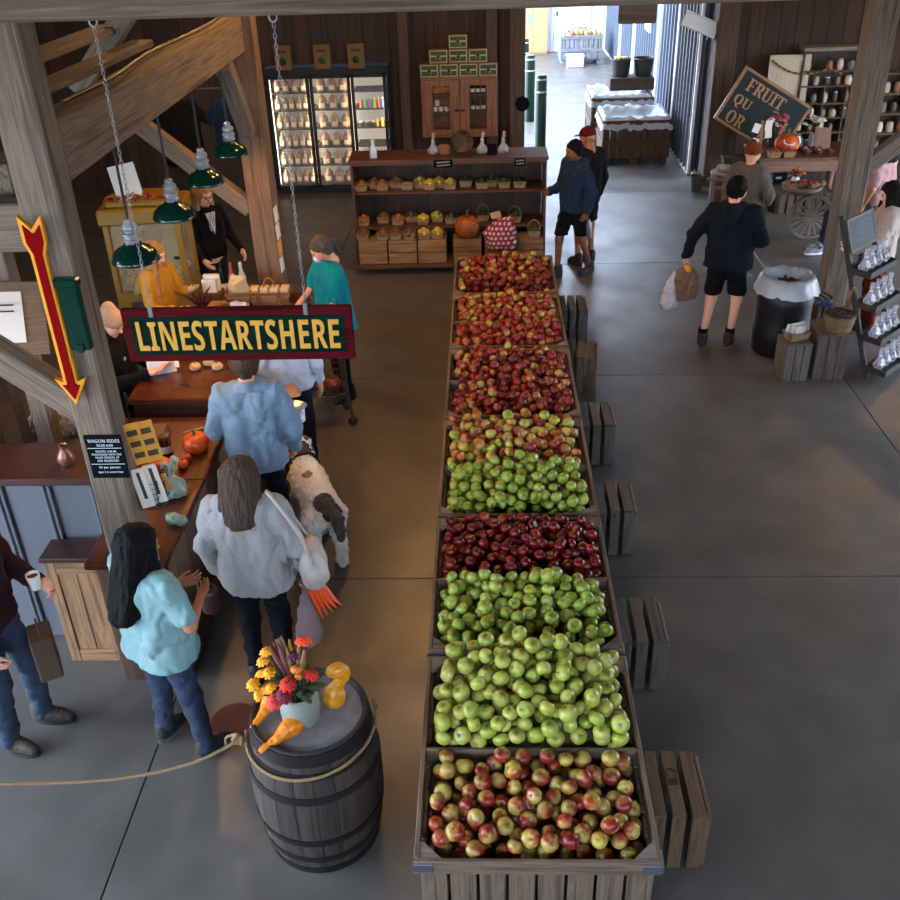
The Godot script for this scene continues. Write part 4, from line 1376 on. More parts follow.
func pumpkin(label: String, at: Vector3, r: float, squash := 0.8, c := Color(0.80, 0.30, 0.04), key := "pumpkin", lobes := 14, group := "", called := "pumpkin") -> Node3D:
	var t := thing(called, label, called.get_slice("_", 0) if called != "white_pumpkin" else "pumpkin", at, r * 40.0, group)
	var m := mat("skin_" + key, c, 0.45)
	m.albedo_texture = noise_tex("squash", 0.02, 4, [[0.0, grey(0.75)], [1.0, grey(1.0)]], 256)
	triplanar(m, Vector3.ONE * 4.0, false)
	part(t, "flesh", ribbed(r, squash, lobes, 0.10), m, v3(0, r * squash * 0.8, 0))
	part(t, "stalk", tube([v3(0, r * squash * 1.4, 0), v3(0, r * squash * 1.75, 0), v3(r * 0.12, r * squash * 2.15, 0)], [r * 0.17, r * 0.11, r * 0.12], 7), mat("stalk", Color(0.33, 0.27, 0.13), 0.9))
	return t


# tapered thin-wood produce basket; returns [body, rim] meshes
func till_mesh(w: float, d: float, h: float) -> Array:
	var k := "till%.3f,%.3f,%.3f" % [w, d, h]
	if not xcache.has(k):
		var f := []
		for s in [-1.0, 1.0]:
			f.append([v3(s * w * 0.4, 0, -d * 0.4), v3(s * w * 0.4, 0, d * 0.4), v3(s * w * 0.5, h, d * 0.5), v3(s * w * 0.5, h, -d * 0.5)])
			f.append([v3(-w * 0.4, 0, s * d * 0.4), v3(w * 0.4, 0, s * d * 0.4), v3(w * 0.5, h, s * d * 0.5), v3(-w * 0.5, h, s * d * 0.5)])
		f.append([v3(-w * 0.4, 0.002, -d * 0.4), v3(w * 0.4, 0.002, -d * 0.4), v3(w * 0.4, 0.002, d * 0.4), v3(-w * 0.4, 0.002, d * 0.4)])
		var rim := []
		for s in [-1.0, 1.0]:
			rim.append([box(w * 1.02, h * 0.22, 0.006, 0.001), at3(v3(0, h * 0.9, s * d * 0.5))])
			rim.append([box(0.006, h * 0.22, d * 1.02, 0.001), at3(v3(s * w * 0.5, h * 0.9, 0))])
		xcache[k] = [faces_mesh(f, v3(0, h / 2, 0)), join(rim)]
	return xcache[k]


func till(called: String, label: String, at: Vector3, turn: float, w := 0.14, d := 0.14, h := 0.075, group := "", c := Color(0.66, 0.54, 0.37)) -> Node3D:
	var t := thing(called, label, "basket", at, turn, group)
	var m := till_mesh(w, d, h)
	part(t, "body", m[0], wood("splint%d" % int(c.r * 100), c, 0, 0.8))
	part(t, "rim", m[1], wood("splintrim%d" % int(c.r * 100), c * 0.85, 0, 0.8))
	return t


func blob_bag(prims: Array, cell: float, amp: float, seed_ := 2) -> ArrayMesh:
	return nets(prims, cell, amp, 22.0, null, seed_)


func wire(pts: Array, r := 0.003) -> Array:
	return [tube(pts, r, 5), Transform3D.IDENTITY]


func chain(label: String, top: Vector3, length: float) -> void:
	var l := []
	var n := int(length / 0.0225)
	var ring := []
	for k in 11:
		var a := TAU * k / 10.0
		ring.append(v3(cos(a) * 0.0068, sin(a) * 0.014, 0))
	var link := tube(ring, 0.0019, 5)
	for i in n:
		l.append([link, at3(v3(0, -0.04 - 0.0225 * i, 0), v3(0, PI / 2 if i % 2 else 0.0, 0))])
	var t := thing("sign_chain", label, "chain", top)
	var m := mat("chain_steel", Color(0.50, 0.50, 0.50), 0.4, 0.8)
	part(t, "links", join(l), m)
	var eye := []
	for k in 13:
		var a := TAU * k / 12.0
		eye.append(v3(cos(a) * 0.018, -0.005 + sin(a) * 0.022, 0))
	part(t, "eye_bolt", join([[tube(eye, 0.005, 6), Transform3D.IDENTITY], [tube([v3(0, 0.015, 0), v3(0, 0.07, 0)], 0.006, 6), Transform3D.IDENTITY]]), m)


func matte(m: StandardMaterial3D) -> StandardMaterial3D:
	m.metallic_specular = 0.15
	return m


func build_signs() -> void:
	# hanging board
	var t := thing("hanging_sign", "long maroon and green board lettered LINE STARTS HERE on chains", "sign", v3(-1.292, 2.335, -4.6))
	part(t, "board", box(1.20, 0.30, 0.03, 0.006), matte(wood("maroon", Color(0.33, 0.06, 0.08), 0, 0.9)), v3(0, 0.15, 0))
	part(t, "green_field", box(1.115, 0.212, 0.006, 0.002), matte(wood("signgreen", Color(0.035, 0.16, 0.125), 0, 0.9)), v3(0, 0.15, 0.0165))
	var tm := text("LINESTARTSHERE", 0.2, 0.006)
	var ab := tm.get_aabb()
	var o := part(t, "lettering", tm, mat("sign_yellow", Color(0.72, 0.52, 0.12), 0.6), v3(0, 0.15, 0.0215))
	o.scale = v3(1.06 / ab.size.x, 0.168 / ab.size.y, 1)
	o.position -= v3(ab.get_center().x * o.scale.x, ab.get_center().y * o.scale.y, 0)
	for x in [-0.44, 0.365]:
		part(t, "chain_plate", box(0.022, 0.06, 0.004, 0.001), mat("zinc", Color(0.62, 0.64, 0.67), 0.35, 0.9), v3(x, 0.285, 0.017))
	chain("steel chain holding the left end of the hanging board", v3(-1.732, 4.0, -4.6), 1.36)
	chain("steel chain holding the right end of the hanging board", v3(-0.927, 4.0, -4.6), 1.36)
	# arrow on the post
	var a := thing("arrow_sign", "long red and yellow wooden arrow pointing down on the post", "sign", v3(-2.265, 2.06, -4.645))
	var pl := PackedVector2Array([Vector2(0.0, 0.0), Vector2(0.085, 0.16), Vector2(0.038, 0.14), Vector2(0.038, 0.86), Vector2(0.06, 0.92), Vector2(0.06, 1.06), Vector2(0.0, 0.99), Vector2(-0.06, 1.06), Vector2(-0.06, 0.92), Vector2(-0.038, 0.86), Vector2(-0.038, 0.14), Vector2(-0.085, 0.16)])
	part(a, "yellow_back", prism(pl, 0.03), mat("arrow_yellow", Color(0.80, 0.52, 0.03), 0.8))
	var pr := Geometry2D.offset_polygon(pl, -0.017)
	part(a, "red_face", prism(pr[0], 0.012), matte(mat("arrow_red", Color(0.43, 0.02, 0.025), 0.9)), v3(0.004, 0, 0.018))
	# chalk notice
	var cb := thing("chalk_notice", "small black chalk notice about wagon rides on the post", "sign", v3(-2.185, 1.70, -4.672))
	part(cb, "slate", box(0.215, 0.285, 0.012, 0.003), matte(mat("slate", Color(0.045, 0.055, 0.07), 0.9)))
	var chalk := mat("chalk", Color(0.72, 0.76, 0.78), 0.9)
	var lines := [["WAGON RIDES", 0.028, 0.107], ["10:30-4:00", 0.021, 0.078], ["TICKETS CAN BE", 0.017, 0.038], ["PURCHASED WITH THE", 0.017, 0.018], ["SALES PERSON, AT", 0.017, -0.002], ["ANY REGISTER!", 0.019, -0.024], ["$3 per person", 0.020, -0.068], ["ages 2 & under free!", 0.016, -0.100]]
	for l in lines:
		var tx := text(l[0], l[1], 0.002, true, false)
		var p := part(cb, "chalk_line", tx, chalk, v3(0.004, l[2], 0.0068))
		p.scale.x = minf(1.0, 0.195 / tx.get_aabb().size.x)
	for y in [0.06, -0.046]: part(cb, "chalk_rule", box(0.195, 0.003, 0.002, 0.0), chalk, v3(0, y, 0.0068))
	# green enamelled box on the post behind the arrow
	var g := thing("green_metal_box", "narrow green metal box fixed to the post behind the arrow", "box", v3(-2.165, 2.38, -4.66))
	var gm := mat("green_enamel", Color(0.015, 0.16, 0.12), 0.3)
	part(g, "case", box(0.115, 0.40, 0.05, 0.012), gm, v3(0, 0.2, 0))
	part(g, "cap", box(0.13, 0.05, 0.06, 0.01), gm, v3(0, 0.38, 0.002))
	part(g, "clip", box(0.04, 0.05, 0.015, 0.004), gm, v3(0, 0.02, 0.03))
	# the little wooden board under the tie beam
	var w := thing("hanging_board", "small blank wooden board hanging under the tie beam", "board", v3(0.70, 3.9, -4.8))
	part(w, "plank", box(0.172, 0.12, 0.02, 0.008), wood("plankbrown", Color(0.36, 0.24, 0.15), 0), v3(0, 0.06, 0))
	part(w, "hanger", join([wire([v3(-0.05, 0.11, 0), v3(-0.05, 0.2, 0)]), wire([v3(0.05, 0.11, 0), v3(0.05, 0.2, 0)])]), mat("zinc", Color(0.62, 0.64, 0.67), 0.35, 0.9))


func build_lamps() -> void:
	var gm := mat("green_enamel", Color(0.015, 0.16, 0.12), 0.3)
	gm.roughness = 0.16
	var zinc := mat("galvanised", Color(0.55, 0.57, 0.58), 0.45, 0.6)
	var inner := mat("white_enamel", Color(0.9, 0.88, 0.84), 0.4)
	var bulbm := mat("bulb_glow", Color(1, 0.85, 0.6), 0.4)
	bulbm.emission_enabled = true
	bulbm.emission = Color(1.0, 0.72, 0.40)
	bulbm.emission_energy_multiplier = 14.0
	var shade := lathe([Vector2(0.15, -0.005), Vector2(0.152, 0.0), Vector2(0.148, 0.012), Vector2(0.135, 0.045), Vector2(0.105, 0.075), Vector2(0.062, 0.095), Vector2(0.05, 0.115), Vector2(0.05, 0.125)], 36)
	var lining := lathe([Vector2(0.149, -0.004), Vector2(0.145, 0.01), Vector2(0.131, 0.042), Vector2(0.1, 0.07), Vector2(0.06, 0.09), Vector2(0.02, 0.1)], 36)
	var neck := lathe([Vector2(0.05, 0.12), Vector2(0.052, 0.135), Vector2(0.044, 0.14), Vector2(0.044, 0.155), Vector2(0.053, 0.16), Vector2(0.053, 0.175), Vector2(0.042, 0.18), Vector2(0.042, 0.2), Vector2(0.048, 0.205), Vector2(0.046, 0.225), Vector2(0.028, 0.24), Vector2(0.028, 0.262), Vector2(0.012, 0.268)], 24)
	var lab := ["nearest of four green barn pendant lamps, left of the row", "second nearest green barn pendant lamp in the row", "third green barn pendant lamp in the row", "farthest green barn pendant lamp beside the brown timber post", "green barn lamp under the roof over the apple bins", "green barn lamp under the roof over the produce shelf", "green barn lamp under the roof over the right hand table", "green barn lamp under the roof over the popcorn machine"]
	var at := [v3(-2.2, 2.49, -5.76), v3(-2.2, 2.49, -6.65), v3(-2.2, 2.49, -7.53), v3(-2.2, 2.49, -8.44), v3(-0.9, 4.5, -8.2), v3(-0.6, 4.5, -10.9), v3(6.6, 4.5, -14.2), v3(-3.2, 4.5, -10.2)]
	for i in at.size():
		var high := i > 3
		var t := thing("pendant_lamp", lab[i], "lamp", at[i], 0, "green barn lamps under the roof" if high else "green barn lamps over the counter")
		if high: t.scale = Vector3.ONE * 1.5
		part(t, "shade", shade, gm)
		part(t, "lining", lining, inner)
		part(t, "socket_housing", neck, zinc)
		part(t, "stem", tube([v3(0, 0.26, 0), v3(0, 3.21 - 2.49 if not high else 0.735, 0)], 0.009, 8), mat("black_pipe", Color(0.05, 0.05, 0.06), 0.5))
		part(t, "light_bulb", ellipsoid(v3(0.032, 0.045, 0.032)), bulbm, v3(0, 0.055 if not high else 0.02, 0))
		var l := OmniLight3D.new()
		l.name = "bulb_light"
		t.add_child(l, true)
		l.position = v3(0, 0.052 if not high else 0.02, 0)
		l.light_color = Color(1.0, 0.74, 0.44)
		l.light_energy = hall_energy * [1.0, 2.4, 1.0, 1.6][i - 4] if high else lamp_energy
		l.light_size = 0.03
		l.omni_range = 30.0
		l.omni_attenuation = 2.0
		l.shadow_enabled = true


func build_counter() -> void:
	# metal clad half wall with a brown cap
	var hw := struct("wall_counter", box(4.56, 1.29, 0.26, 0.0), mat("sidebase", Color(0.3, 0.33, 0.38), 0.6), v3(-4.74, 0.645, -5.21))
	for i in 15:
		part(hw, "metal_panel", join([[box(0.295, 1.22, 0.012, 0.002), at3(Vector3.ZERO)], [box(0.02, 1.22, 0.03, 0.005), at3(v3(0.14, 0, 0.012))], [box(0.02, 1.22, 0.03, 0.005), at3(v3(0.10, 0, 0.006))]]), mat("grey_steel", Color(0.33, 0.345, 0.37), 0.45, 0.2), v3(2.12 - i * 0.31, 0, 0.137))
	part(hw, "cap_board", box(4.7, 0.05, 0.46, 0.008), wood("redwood", Color(0.27, 0.125, 0.085), 0, 0.4), v3(0.03, 0.67, -0.02))
	# counter with plank side
	var t := thing("service_counter", "brown topped service counter with rough plank side", "counter", v3(-2.2, 0, -5.45))
	var top := wood("redtop", Color(0.36, 0.16, 0.085), 2, 0.28)
	part(t, "worktop", box(0.50, 0.045, 0.95, 0.008), top, v3(0, 0.9775, 0.405))
	part(t, "worktop", box(0.86, 0.045, 0.9, 0.008), top, v3(-0.18, 0.9775, -0.525))
	part(t, "carcass", box(0.42, 0.95, 1.70, 0.0), wood("barnwall2", Color(0.22, 0.15, 0.105), 1), v3(0, 0.475, -0.06))
	var p0 := wood("plankside", Color(0.40, 0.28, 0.19), 1, 0.8)
	var p1 := wood("plankside2", Color(0.33, 0.23, 0.16), 1, 0.8)
	for i in 9:
		part(t, "side_plank", box(0.022, 0.94, 0.185, 0.004), p0 if i % 3 else p1, v3(0.225, 0.475, -0.82 + i * 0.19))
	for i in 2:
		part(t, "end_plank", box(0.2, 0.94, 0.022, 0.004), p0, v3(-0.11 + i * 0.205, 0.475, 0.81))
	# low pine cabinet at the end of the counter
	var pc := thing("pine_cabinet", "low pine end cabinet with dark red top beside the counter", "cabinet", v3(-2.64, 0, -4.905))
	part(pc, "top_board", box(0.42, 0.035, 0.22, 0.006), wood("redwood", Color(0.27, 0.125, 0.085), 0, 0.4), v3(0, 0.8575, 0))
	var pine := wood("pine", Color(0.60, 0.44, 0.29), 1, 0.7)
	for i in 2: part(pc, "stile", box(0.07, 0.84, 0.022, 0.004), pine, v3(-0.16 + i * 0.32, 0.42, 0.081))
	for i in 2: part(pc, "panel_board", box(0.122, 0.64, 0.014, 0.003), pine, v3(-0.063 + i * 0.126, 0.42, 0.075))
	for y2 in [0.05, 0.79]: part(pc, "rail", box(0.25, 0.1, 0.022, 0.004), wood("pine", Color(0.60, 0.44, 0.29), 0, 0.7), v3(0, y2, 0.081))
	part(pc, "carcass", box(0.38, 0.84, 0.13, 0.0), pine, v3(0, 0.42, 0.0))
	# till counter across, a little higher
	var c := thing("till_counter", "glossy red brown till counter with the tablet register", "counter", v3(-2.34, 0, -6.95))
	part(c, "worktop", box(0.86, 0.05, 0.95, 0.008), wood("redtop2", Color(0.36, 0.16, 0.085), 0, 0.25), v3(0, 1.105, 0))
	for i in 4:
		part(c, "front_board", box(0.80, 0.262, 0.022, 0.004), wood("redboard", Color(0.24, 0.10, 0.06), 0, 0.4), v3(0, 0.135 + i * 0.266, 0.42))
	part(c, "carcass", box(0.78, 1.07, 0.82, 0.0), wood("barnwall2", Color(0.22, 0.15, 0.105), 1), v3(0, 0.54, 0))
	part(c, "side_board", box(0.022, 1.07, 0.82, 0.003), wood("redboard", Color(0.24, 0.10, 0.06), 1, 0.4), v3(0.402, 0.54, 0))
	# things on the till counter
	var tb := thing("tablet_register", "white tablet register tilted towards the cashier", "tablet", v3(-2.62, 1.13, -6.98), 0.35)
	var wp := mat("white_plastic", Color(0.80, 0.82, 0.85), 0.35)
	part(tb, "base", box(0.2, 0.02, 0.16, 0.006), wp, v3(0, 0.01, 0))
	part(tb, "wedge", faces_mesh([[v3(-0.09, 0.02, -0.07), v3(0.09, 0.02, -0.07), v3(0.09, 0.02, 0.07), v3(-0.09, 0.02, 0.07)], [v3(-0.09, 0.02, -0.07), v3(-0.09, 0.02, 0.07), v3(-0.09, 0.12, 0.05)], [v3(0.09, 0.02, -0.07), v3(0.09, 0.02, 0.07), v3(0.09, 0.12, 0.05)], [v3(-0.09, 0.02, -0.07), v3(0.09, 0.02, -0.07), v3(0.09, 0.12, 0.05), v3(-0.09, 0.12, 0.05)], [v3(-0.09, 0.02, 0.07), v3(0.09, 0.02, 0.07), v3(0.09, 0.12, 0.05), v3(-0.09, 0.12, 0.05)]], v3(0, 0.05, 0.02)), wp)
	var fr := part(tb, "frame", box(0.25, 0.18, 0.016, 0.006), wp, v3(0, 0.085, -0.016), v3(-0.87, 0, 0))
	part(fr, "screen", box(0.215, 0.145, 0.003, 0.0), mat("dark_screen", Color(0.16, 0.2, 0.26), 0.12), v3(0, 0, -0.0095))
	var wl := ["left one of three small white pumpkins by the tablet", "middle one of three small white pumpkins by the tablet", "right one of three small white pumpkins by the tablet"]
	for i in 3: pumpkin(wl[i], v3(-2.36 + i * 0.09, 1.13, -6.98 - 0.08 * (i % 2)), 0.048, 0.72, Color(0.80, 0.70, 0.52), "whitep", 10, "small white pumpkins", "white_pumpkin")
	solo("ballpoint_pen", tube([v3(0, 0.006, 0), v3(0.1, 0.006, 0.05)], 0.005, 6), mat("pen", Color(0.07, 0.07, 0.09), 0.4), at3(v3(-2.42, 1.13, -6.72)), "black pen lying in front of the white pumpkins", "pen")
	# things on the service counter
	var y := 1.0
	pumpkin("larger orange pumpkin at the far corner of the service counter", v3(-2.10, y, -5.92), 0.098, 0.82)
	pumpkin("smaller orange pumpkin behind the knotted plastic bag", v3(-2.27, y, -5.62), 0.082, 0.8)
	for i in 2:
		var g := thing("orange_gourd", ["small round orange gourd nearer the larger pumpkin", "small round orange gourd nearer the plastic bag"][i], "gourd", v3(-2.13, y, -5.76 + i * 0.085), 0, "small orange gourds")
		part(g, "flesh", ribbed(0.04, 0.9, 8, 0.06, 24, 10), mat("skin_pumpkin", Color(0.80, 0.30, 0.04), 0.45), v3(0, 0.033, 0))
		part(g, "stalk", tube([v3(0, 0.055, 0), v3(0.004, 0.08, 0)], [0.008, 0.006], 6), mat("stalk", Color(0.33, 0.27, 0.13), 0.9))
	var film := mat("thin_film", Color(0.60, 0.74, 0.72, 0.62), 0.4)
	film.transparency = BaseMaterial3D.TRANSPARENCY_ALPHA
	var bg := thing("plastic_bag", "knotted translucent pale green plastic bag on the service counter", "bag", v3(-2.12, y, -5.32), 0.4)
	part(bg, "film", blob_bag([[v3(-0.05, 0.06, 0), v3(0.05, 0.06, 0.02), 0.068, 0.066, 0.03], [v3(0, 0.1, 0), v3(0.02, 0.17, -0.02), 0.06, 0.018, 0.05], [v3(0.02, 0.17, -0.02), v3(0.07, 0.22, -0.07), 0.016, 0.03, 0.02], [v3(0.02, 0.17, -0.02), v3(0.0, 0.23, -0.02), 0.014, 0.024, 0.02]], 0.008, 0.02), film)
	for i in 3:
		solo("apple", apple_variants(1)[i], apple_mat(), Transform3D(Basis.from_scale(Vector3.ONE * 0.07), v3(-2.15 + i * 0.055, y + 0.038, -5.32 + 0.03 * (i % 2))), "reddish apple inside the knotted plastic bag", "apple", "apples in the knotted bag")
	var jar := thing("red_jar", "tall jar of dark red sauce with label beside the scale", "jar", v3(-2.30, y, -5.86))
	part(jar, "glass", lathe([Vector2(0, 0), Vector2(0.044, 0.002), Vector2(0.047, 0.02), Vector2(0.047, 0.11), Vector2(0.038, 0.135), Vector2(0.036, 0.14)], 20), mat("sauce", Color(0.22, 0.025, 0.02), 0.12))
	part(jar, "lid", lathe([Vector2(0.036, 0.138), Vector2(0.04, 0.14), Vector2(0.04, 0.158), Vector2(0, 0.16)], 20), mat("dark_lid", Color(0.16, 0.05, 0.04), 0.4))
	part(jar, "paper_label", lathe([Vector2(0.0476, 0.03), Vector2(0.0476, 0.085)], 20), mat("paper", Color(0.78, 0.76, 0.72), 0.8))
	var sc := thing("counter_scale", "black counter scale with steel pan and green display", "scale", v3(-2.48, y, -6.02), 0.15)
	part(sc, "body", box(0.3, 0.07, 0.26, 0.012), mat("black_plastic", Color(0.04, 0.04, 0.045), 0.45), v3(0, 0.035, 0))
	part(sc, "pan", box(0.27, 0.016, 0.2, 0.006), mat("pan_steel", Color(0.42, 0.36, 0.30), 0.35, 0.7), v3(-0.01, 0.082, -0.03))
	part(sc, "display", box(0.1, 0.03, 0.006, 0.002), mat("lcd", Color(0.25, 0.42, 0.38), 0.2), v3(0.05, 0.04, 0.131))
	solo("steel_knife", join([[box(0.11, 0.004, 0.014, 0.001), at3(v3(0.05, 0, 0))], [box(0.07, 0.01, 0.014, 0.003), at3(v3(-0.04, 0, 0))]]), mat("zinc", Color(0.62, 0.64, 0.67), 0.35, 0.9), at3(v3(-2.2, y + 0.006, -6.2), v3(0, 0.5, 0)), "thin metal rod lying behind the red jar", "rod")
	# card rack and wire basket on the post
	var rk := thing("wire_basket", "black wire basket hung on the post over the counter", "basket", v3(-2.06, 1.24, -4.92))
	var wm := mat("black_wire", Color(0.05, 0.05, 0.055), 0.5, 0.6)
	var l := []
	for i in 6:
		var yy := i * 0.036
		l.append(wire([v3(-0.06, yy, -0.11), v3(0.06, yy, -0.11), v3(0.06, yy, 0.11), v3(-0.06, yy, 0.11), v3(-0.06, yy, -0.11)], 0.0022))
	for i in 7:
		var q := -0.11 + i * 0.0367
		l.append(wire([v3(0.06, 0, q), v3(0.06, 0.18, q)], 0.0022))
		l.append(wire([v3(-0.06, 0, q), v3(0.06, 0, q)], 0.0022))
	for i in 4:
		var q := -0.06 + i * 0.04
		for z in [-0.11, 0.11]: l.append(wire([v3(q, 0, z), v3(q, 0.18, z)], 0.0022))
	part(rk, "mesh", join(l), wm)
	part(rk, "hook", tube(spline([v3(-0.05, 0.18, 0), v3(-0.05, 0.68, 0.0), v3(-0.035, 0.74, 0.02), v3(-0.02, 0.7, 0.03)]), 0.005, 6), wm)
	for i in 2:
		var yc := thing("yellow_leaflet", ["left yellow printed leaflet leaning in the wire rack", "right yellow printed leaflet leaning in the wire rack"][i], "leaflet", v3(-2.05 + i * 0.07, 1.58, -4.80 - i * 0.03), 0.25)
		part(yc, "sheet", box(0.085, 0.26, 0.012, 0.001), mat("yellow_card", Color(0.74, 0.50, 0.13), 0.7), v3(0, 0.13, 0), v3(-0.12, 0, 0.12))
		for k in 3: part(yc, "print", box(0.06, 0.035, 0.002, 0.0), mat("print_ink", Color(0.22, 0.17, 0.08), 0.8), v3(-0.004 - 0.01 * (k - 1), 0.06 + k * 0.07, 0.008 - 0.0085 * (k - 1)), v3(-0.12, 0, 0.12))
	for i in 2:
		var wlf := thing("white_leaflet", ["left white folded leaflet in the wire basket", "right white folded leaflet in the wire basket"][i], "leaflet", v3(-2.075 + i * 0.06, 1.27, -4.80 - i * 0.05), 0.2)
		part(wlf, "sheet", box(0.08, 0.26, 0.012, 0.001), mat("paper", Color(0.78, 0.76, 0.72), 0.8), v3(0, 0.13, 0), v3(-0.1, 0, 0.14))
		part(wlf, "print", box(0.02, 0.18, 0.002, 0.0), mat("print_ink", Color(0.22, 0.17, 0.08), 0.8), v3(0, 0.15, 0.006), v3(-0.1, 0, 0.14))
	solo("seed_packet", box(0.09, 0.15, 0.03, 0.008), mat("seed_paper", Color(0.66, 0.52, 0.30), 0.7), at3(v3(-2.02, 1.32, -4.97), v3(0.2, 0.5, 0.2)), "patterned tan packet in the wire basket", "packet")
	solo("pale_bag", blob_bag([[v3(-0.03, 0.035, 0), v3(0.04, 0.035, 0.02), 0.04, 0.036, 0.03]], 0.008, 0.014, 7), mat("pale_green_film", Color(0.45, 0.56, 0.50), 0.5), at3(v3(-1.99, y + 0.004, -5.0)), "crumpled pale green pouch under the wire basket", "bag")
	var jug := thing("clear_bottle", "small clear spray bottle beside the black haired woman", "bottle", v3(-2.03, y, -4.62))
	var cl := glassy("clear", Color(0.85, 0.9, 0.92, 0.35), 0.08)
	part(jug, "bottle", lathe([Vector2(0, 0), Vector2(0.035, 0), Vector2(0.036, 0.09), Vector2(0.014, 0.125), Vector2(0.014, 0.14)], 16), cl)
	part(jug, "pump", join([[tube([v3(0, 0.14, 0), v3(0, 0.175, 0)], 0.012, 8), Transform3D.IDENTITY], [tube([v3(0, 0.172, 0), v3(0.04, 0.172, 0)], 0.007, 6), Transform3D.IDENTITY]]), mat("white_plastic", Color(0.80, 0.82, 0.85), 0.35))
	# copper pot on the half wall
	solo("copper_vase", lathe([Vector2(0, 0), Vector2(0.045, 0.002), Vector2(0.056, 0.03), Vector2(0.05, 0.065), Vector2(0.026, 0.1), Vector2(0.024, 0.125), Vector2(0.03, 0.135), Vector2(0.026, 0.135), Vector2(0.02, 0.12)], 24), mat("copper_clay", Color(0.42, 0.27, 0.20), 0.35, 0.3), at3(v3(-2.70, 1.341, -5.2)), "small copper coloured vase on the brown wall cap", "vase")
	# lit-less corner behind the wall: bench, board and sack
	var bn := thing("work_bench", "rough wooden bench behind the metal half wall", "bench", v3(-4.75, 0, -7.6), 0.0)
	part(bn, "bench_top", box(0.95, 0.05, 0.5, 0.006), wood("benchw", Color(0.36, 0.25, 0.17), 0), v3(0, 1.06, 0))
	part(bn, "rail", box(0.85, 0.14, 0.03, 0.004), wood("benchw", Color(0.36, 0.25, 0.17), 0), v3(0, 0.95, 0.2))
	for x in [-0.38, 0.38]:
		for z in [-0.2, 0.2]: part(bn, "leg", box(0.07, 1.03, 0.07, 0.006), wood("benchw", Color(0.36, 0.25, 0.17), 1), v3(x, 0.515, z))
	var pb := thing("paper_notice", "white paper notice on a plywood board left of the arrow", "notice", v3(-3.36, 1.92, -6.2), 0.3)
	part(pb, "board", box(0.5, 0.52, 0.02, 0.003), wood("ply", Color(0.47, 0.37, 0.27), 0), v3(0, 0, 0), v3(-0.2, 0, -0.1))
	part(pb, "paper", box(0.27, 0.36, 0.004, 0.0), mat("paper", Color(0.78, 0.76, 0.72), 0.8), v3(-0.03, 0.02, 0.013), v3(-0.2, 0, -0.1))
	for k in 5: part(pb, "print", box(0.19 - 0.02 * (k % 2), 0.012, 0.002, 0.0), mat("print_ink", Color(0.22, 0.17, 0.08), 0.8), v3(-0.03, 0.12 - k * 0.05, 0.036 - 0.0100 * k - 0.002), v3(-0.2, 0, -0.1))
	timber("stud_post", "rough stud carrying the paper notice left of the arrow", v3(-3.4, 0, -6.4), v3(-3.4, 3.6, -6.4), 0.14, 0.14, "timber", Color(0.49, 0.42, 0.35))
	solo("plastic_sack", blob_bag([[v3(-0.16, 0.1, 0), v3(0.16, 0.08, 0.03), 0.12, 0.1, 0.06], [v3(-0.05, 0.16, 0), v3(0.06, 0.2, 0), 0.1, 0.05, 0.06]], 0.014, 0.05, 3), mat("sack_film", Color(0.62, 0.58, 0.52), 0.4), at3(v3(-4.12, 0.0, -8.0)), "crumpled pale plastic sack on the floor beside the rough bench", "sack")
	solo("spray_bottle", join([[lathe([Vector2(0, 0), Vector2(0.04, 0), Vector2(0.04, 0.12), Vector2(0.014, 0.16), Vector2(0.014, 0.19), Vector2(0, 0.19)], 14), Transform3D.IDENTITY], [box(0.07, 0.03, 0.025, 0.006), at3(v3(0.015, 0.2, 0))]]), mat("white_plastic", Color(0.80, 0.82, 0.85), 0.35), at3(v3(-4.5, 1.087, -7.55)), "white spray bottle standing on the rough bench", "bottle")


# ================================================================ barrel, flowers, rope, dog, cart
func rope_mesh(pts: Array, r: float, pitch := 0.05) -> ArrayMesh:
	var fine := spline(pts, 10)
	var l := []
	var len := 0.0
	var acc := [0.0]
	for i in range(1, fine.size()):
		len += fine[i].distance_to(fine[i - 1])
		acc.append(len)
	# resample
	var n := int(len / 0.008)
	var path := []
	var k := 0
	for i in n + 1:
		var s := len * i / n
		while k < fine.size() - 2 and acc[k + 1] < s: k += 1
		path.append(fine[k].lerp(fine[k + 1], clampf((s - acc[k]) / maxf(acc[k + 1] - acc[k], 1e-6), 0, 1)))
	for st in 3:
		var q := []
		for i in n + 1:
			var t: Vector3 = (path[mini(i + 1, n)] - path[maxi(i - 1, 0)]).normalized()
			var x := t.cross(Vector3.UP).normalized()
			var y := x.cross(t)
			var a := TAU * (len * i / n / pitch + st / 3.0)
			q.append(path[i] + (x * cos(a) + y * sin(a)) * r * 0.5)
		l.append([tube(q, r * 0.58, 5), Transform3D.IDENTITY])
	return join(l)


func barrel_r(h: float) -> float:
	return 0.295 + 0.05 * sin(PI * clampf(h / 0.9, 0, 1))


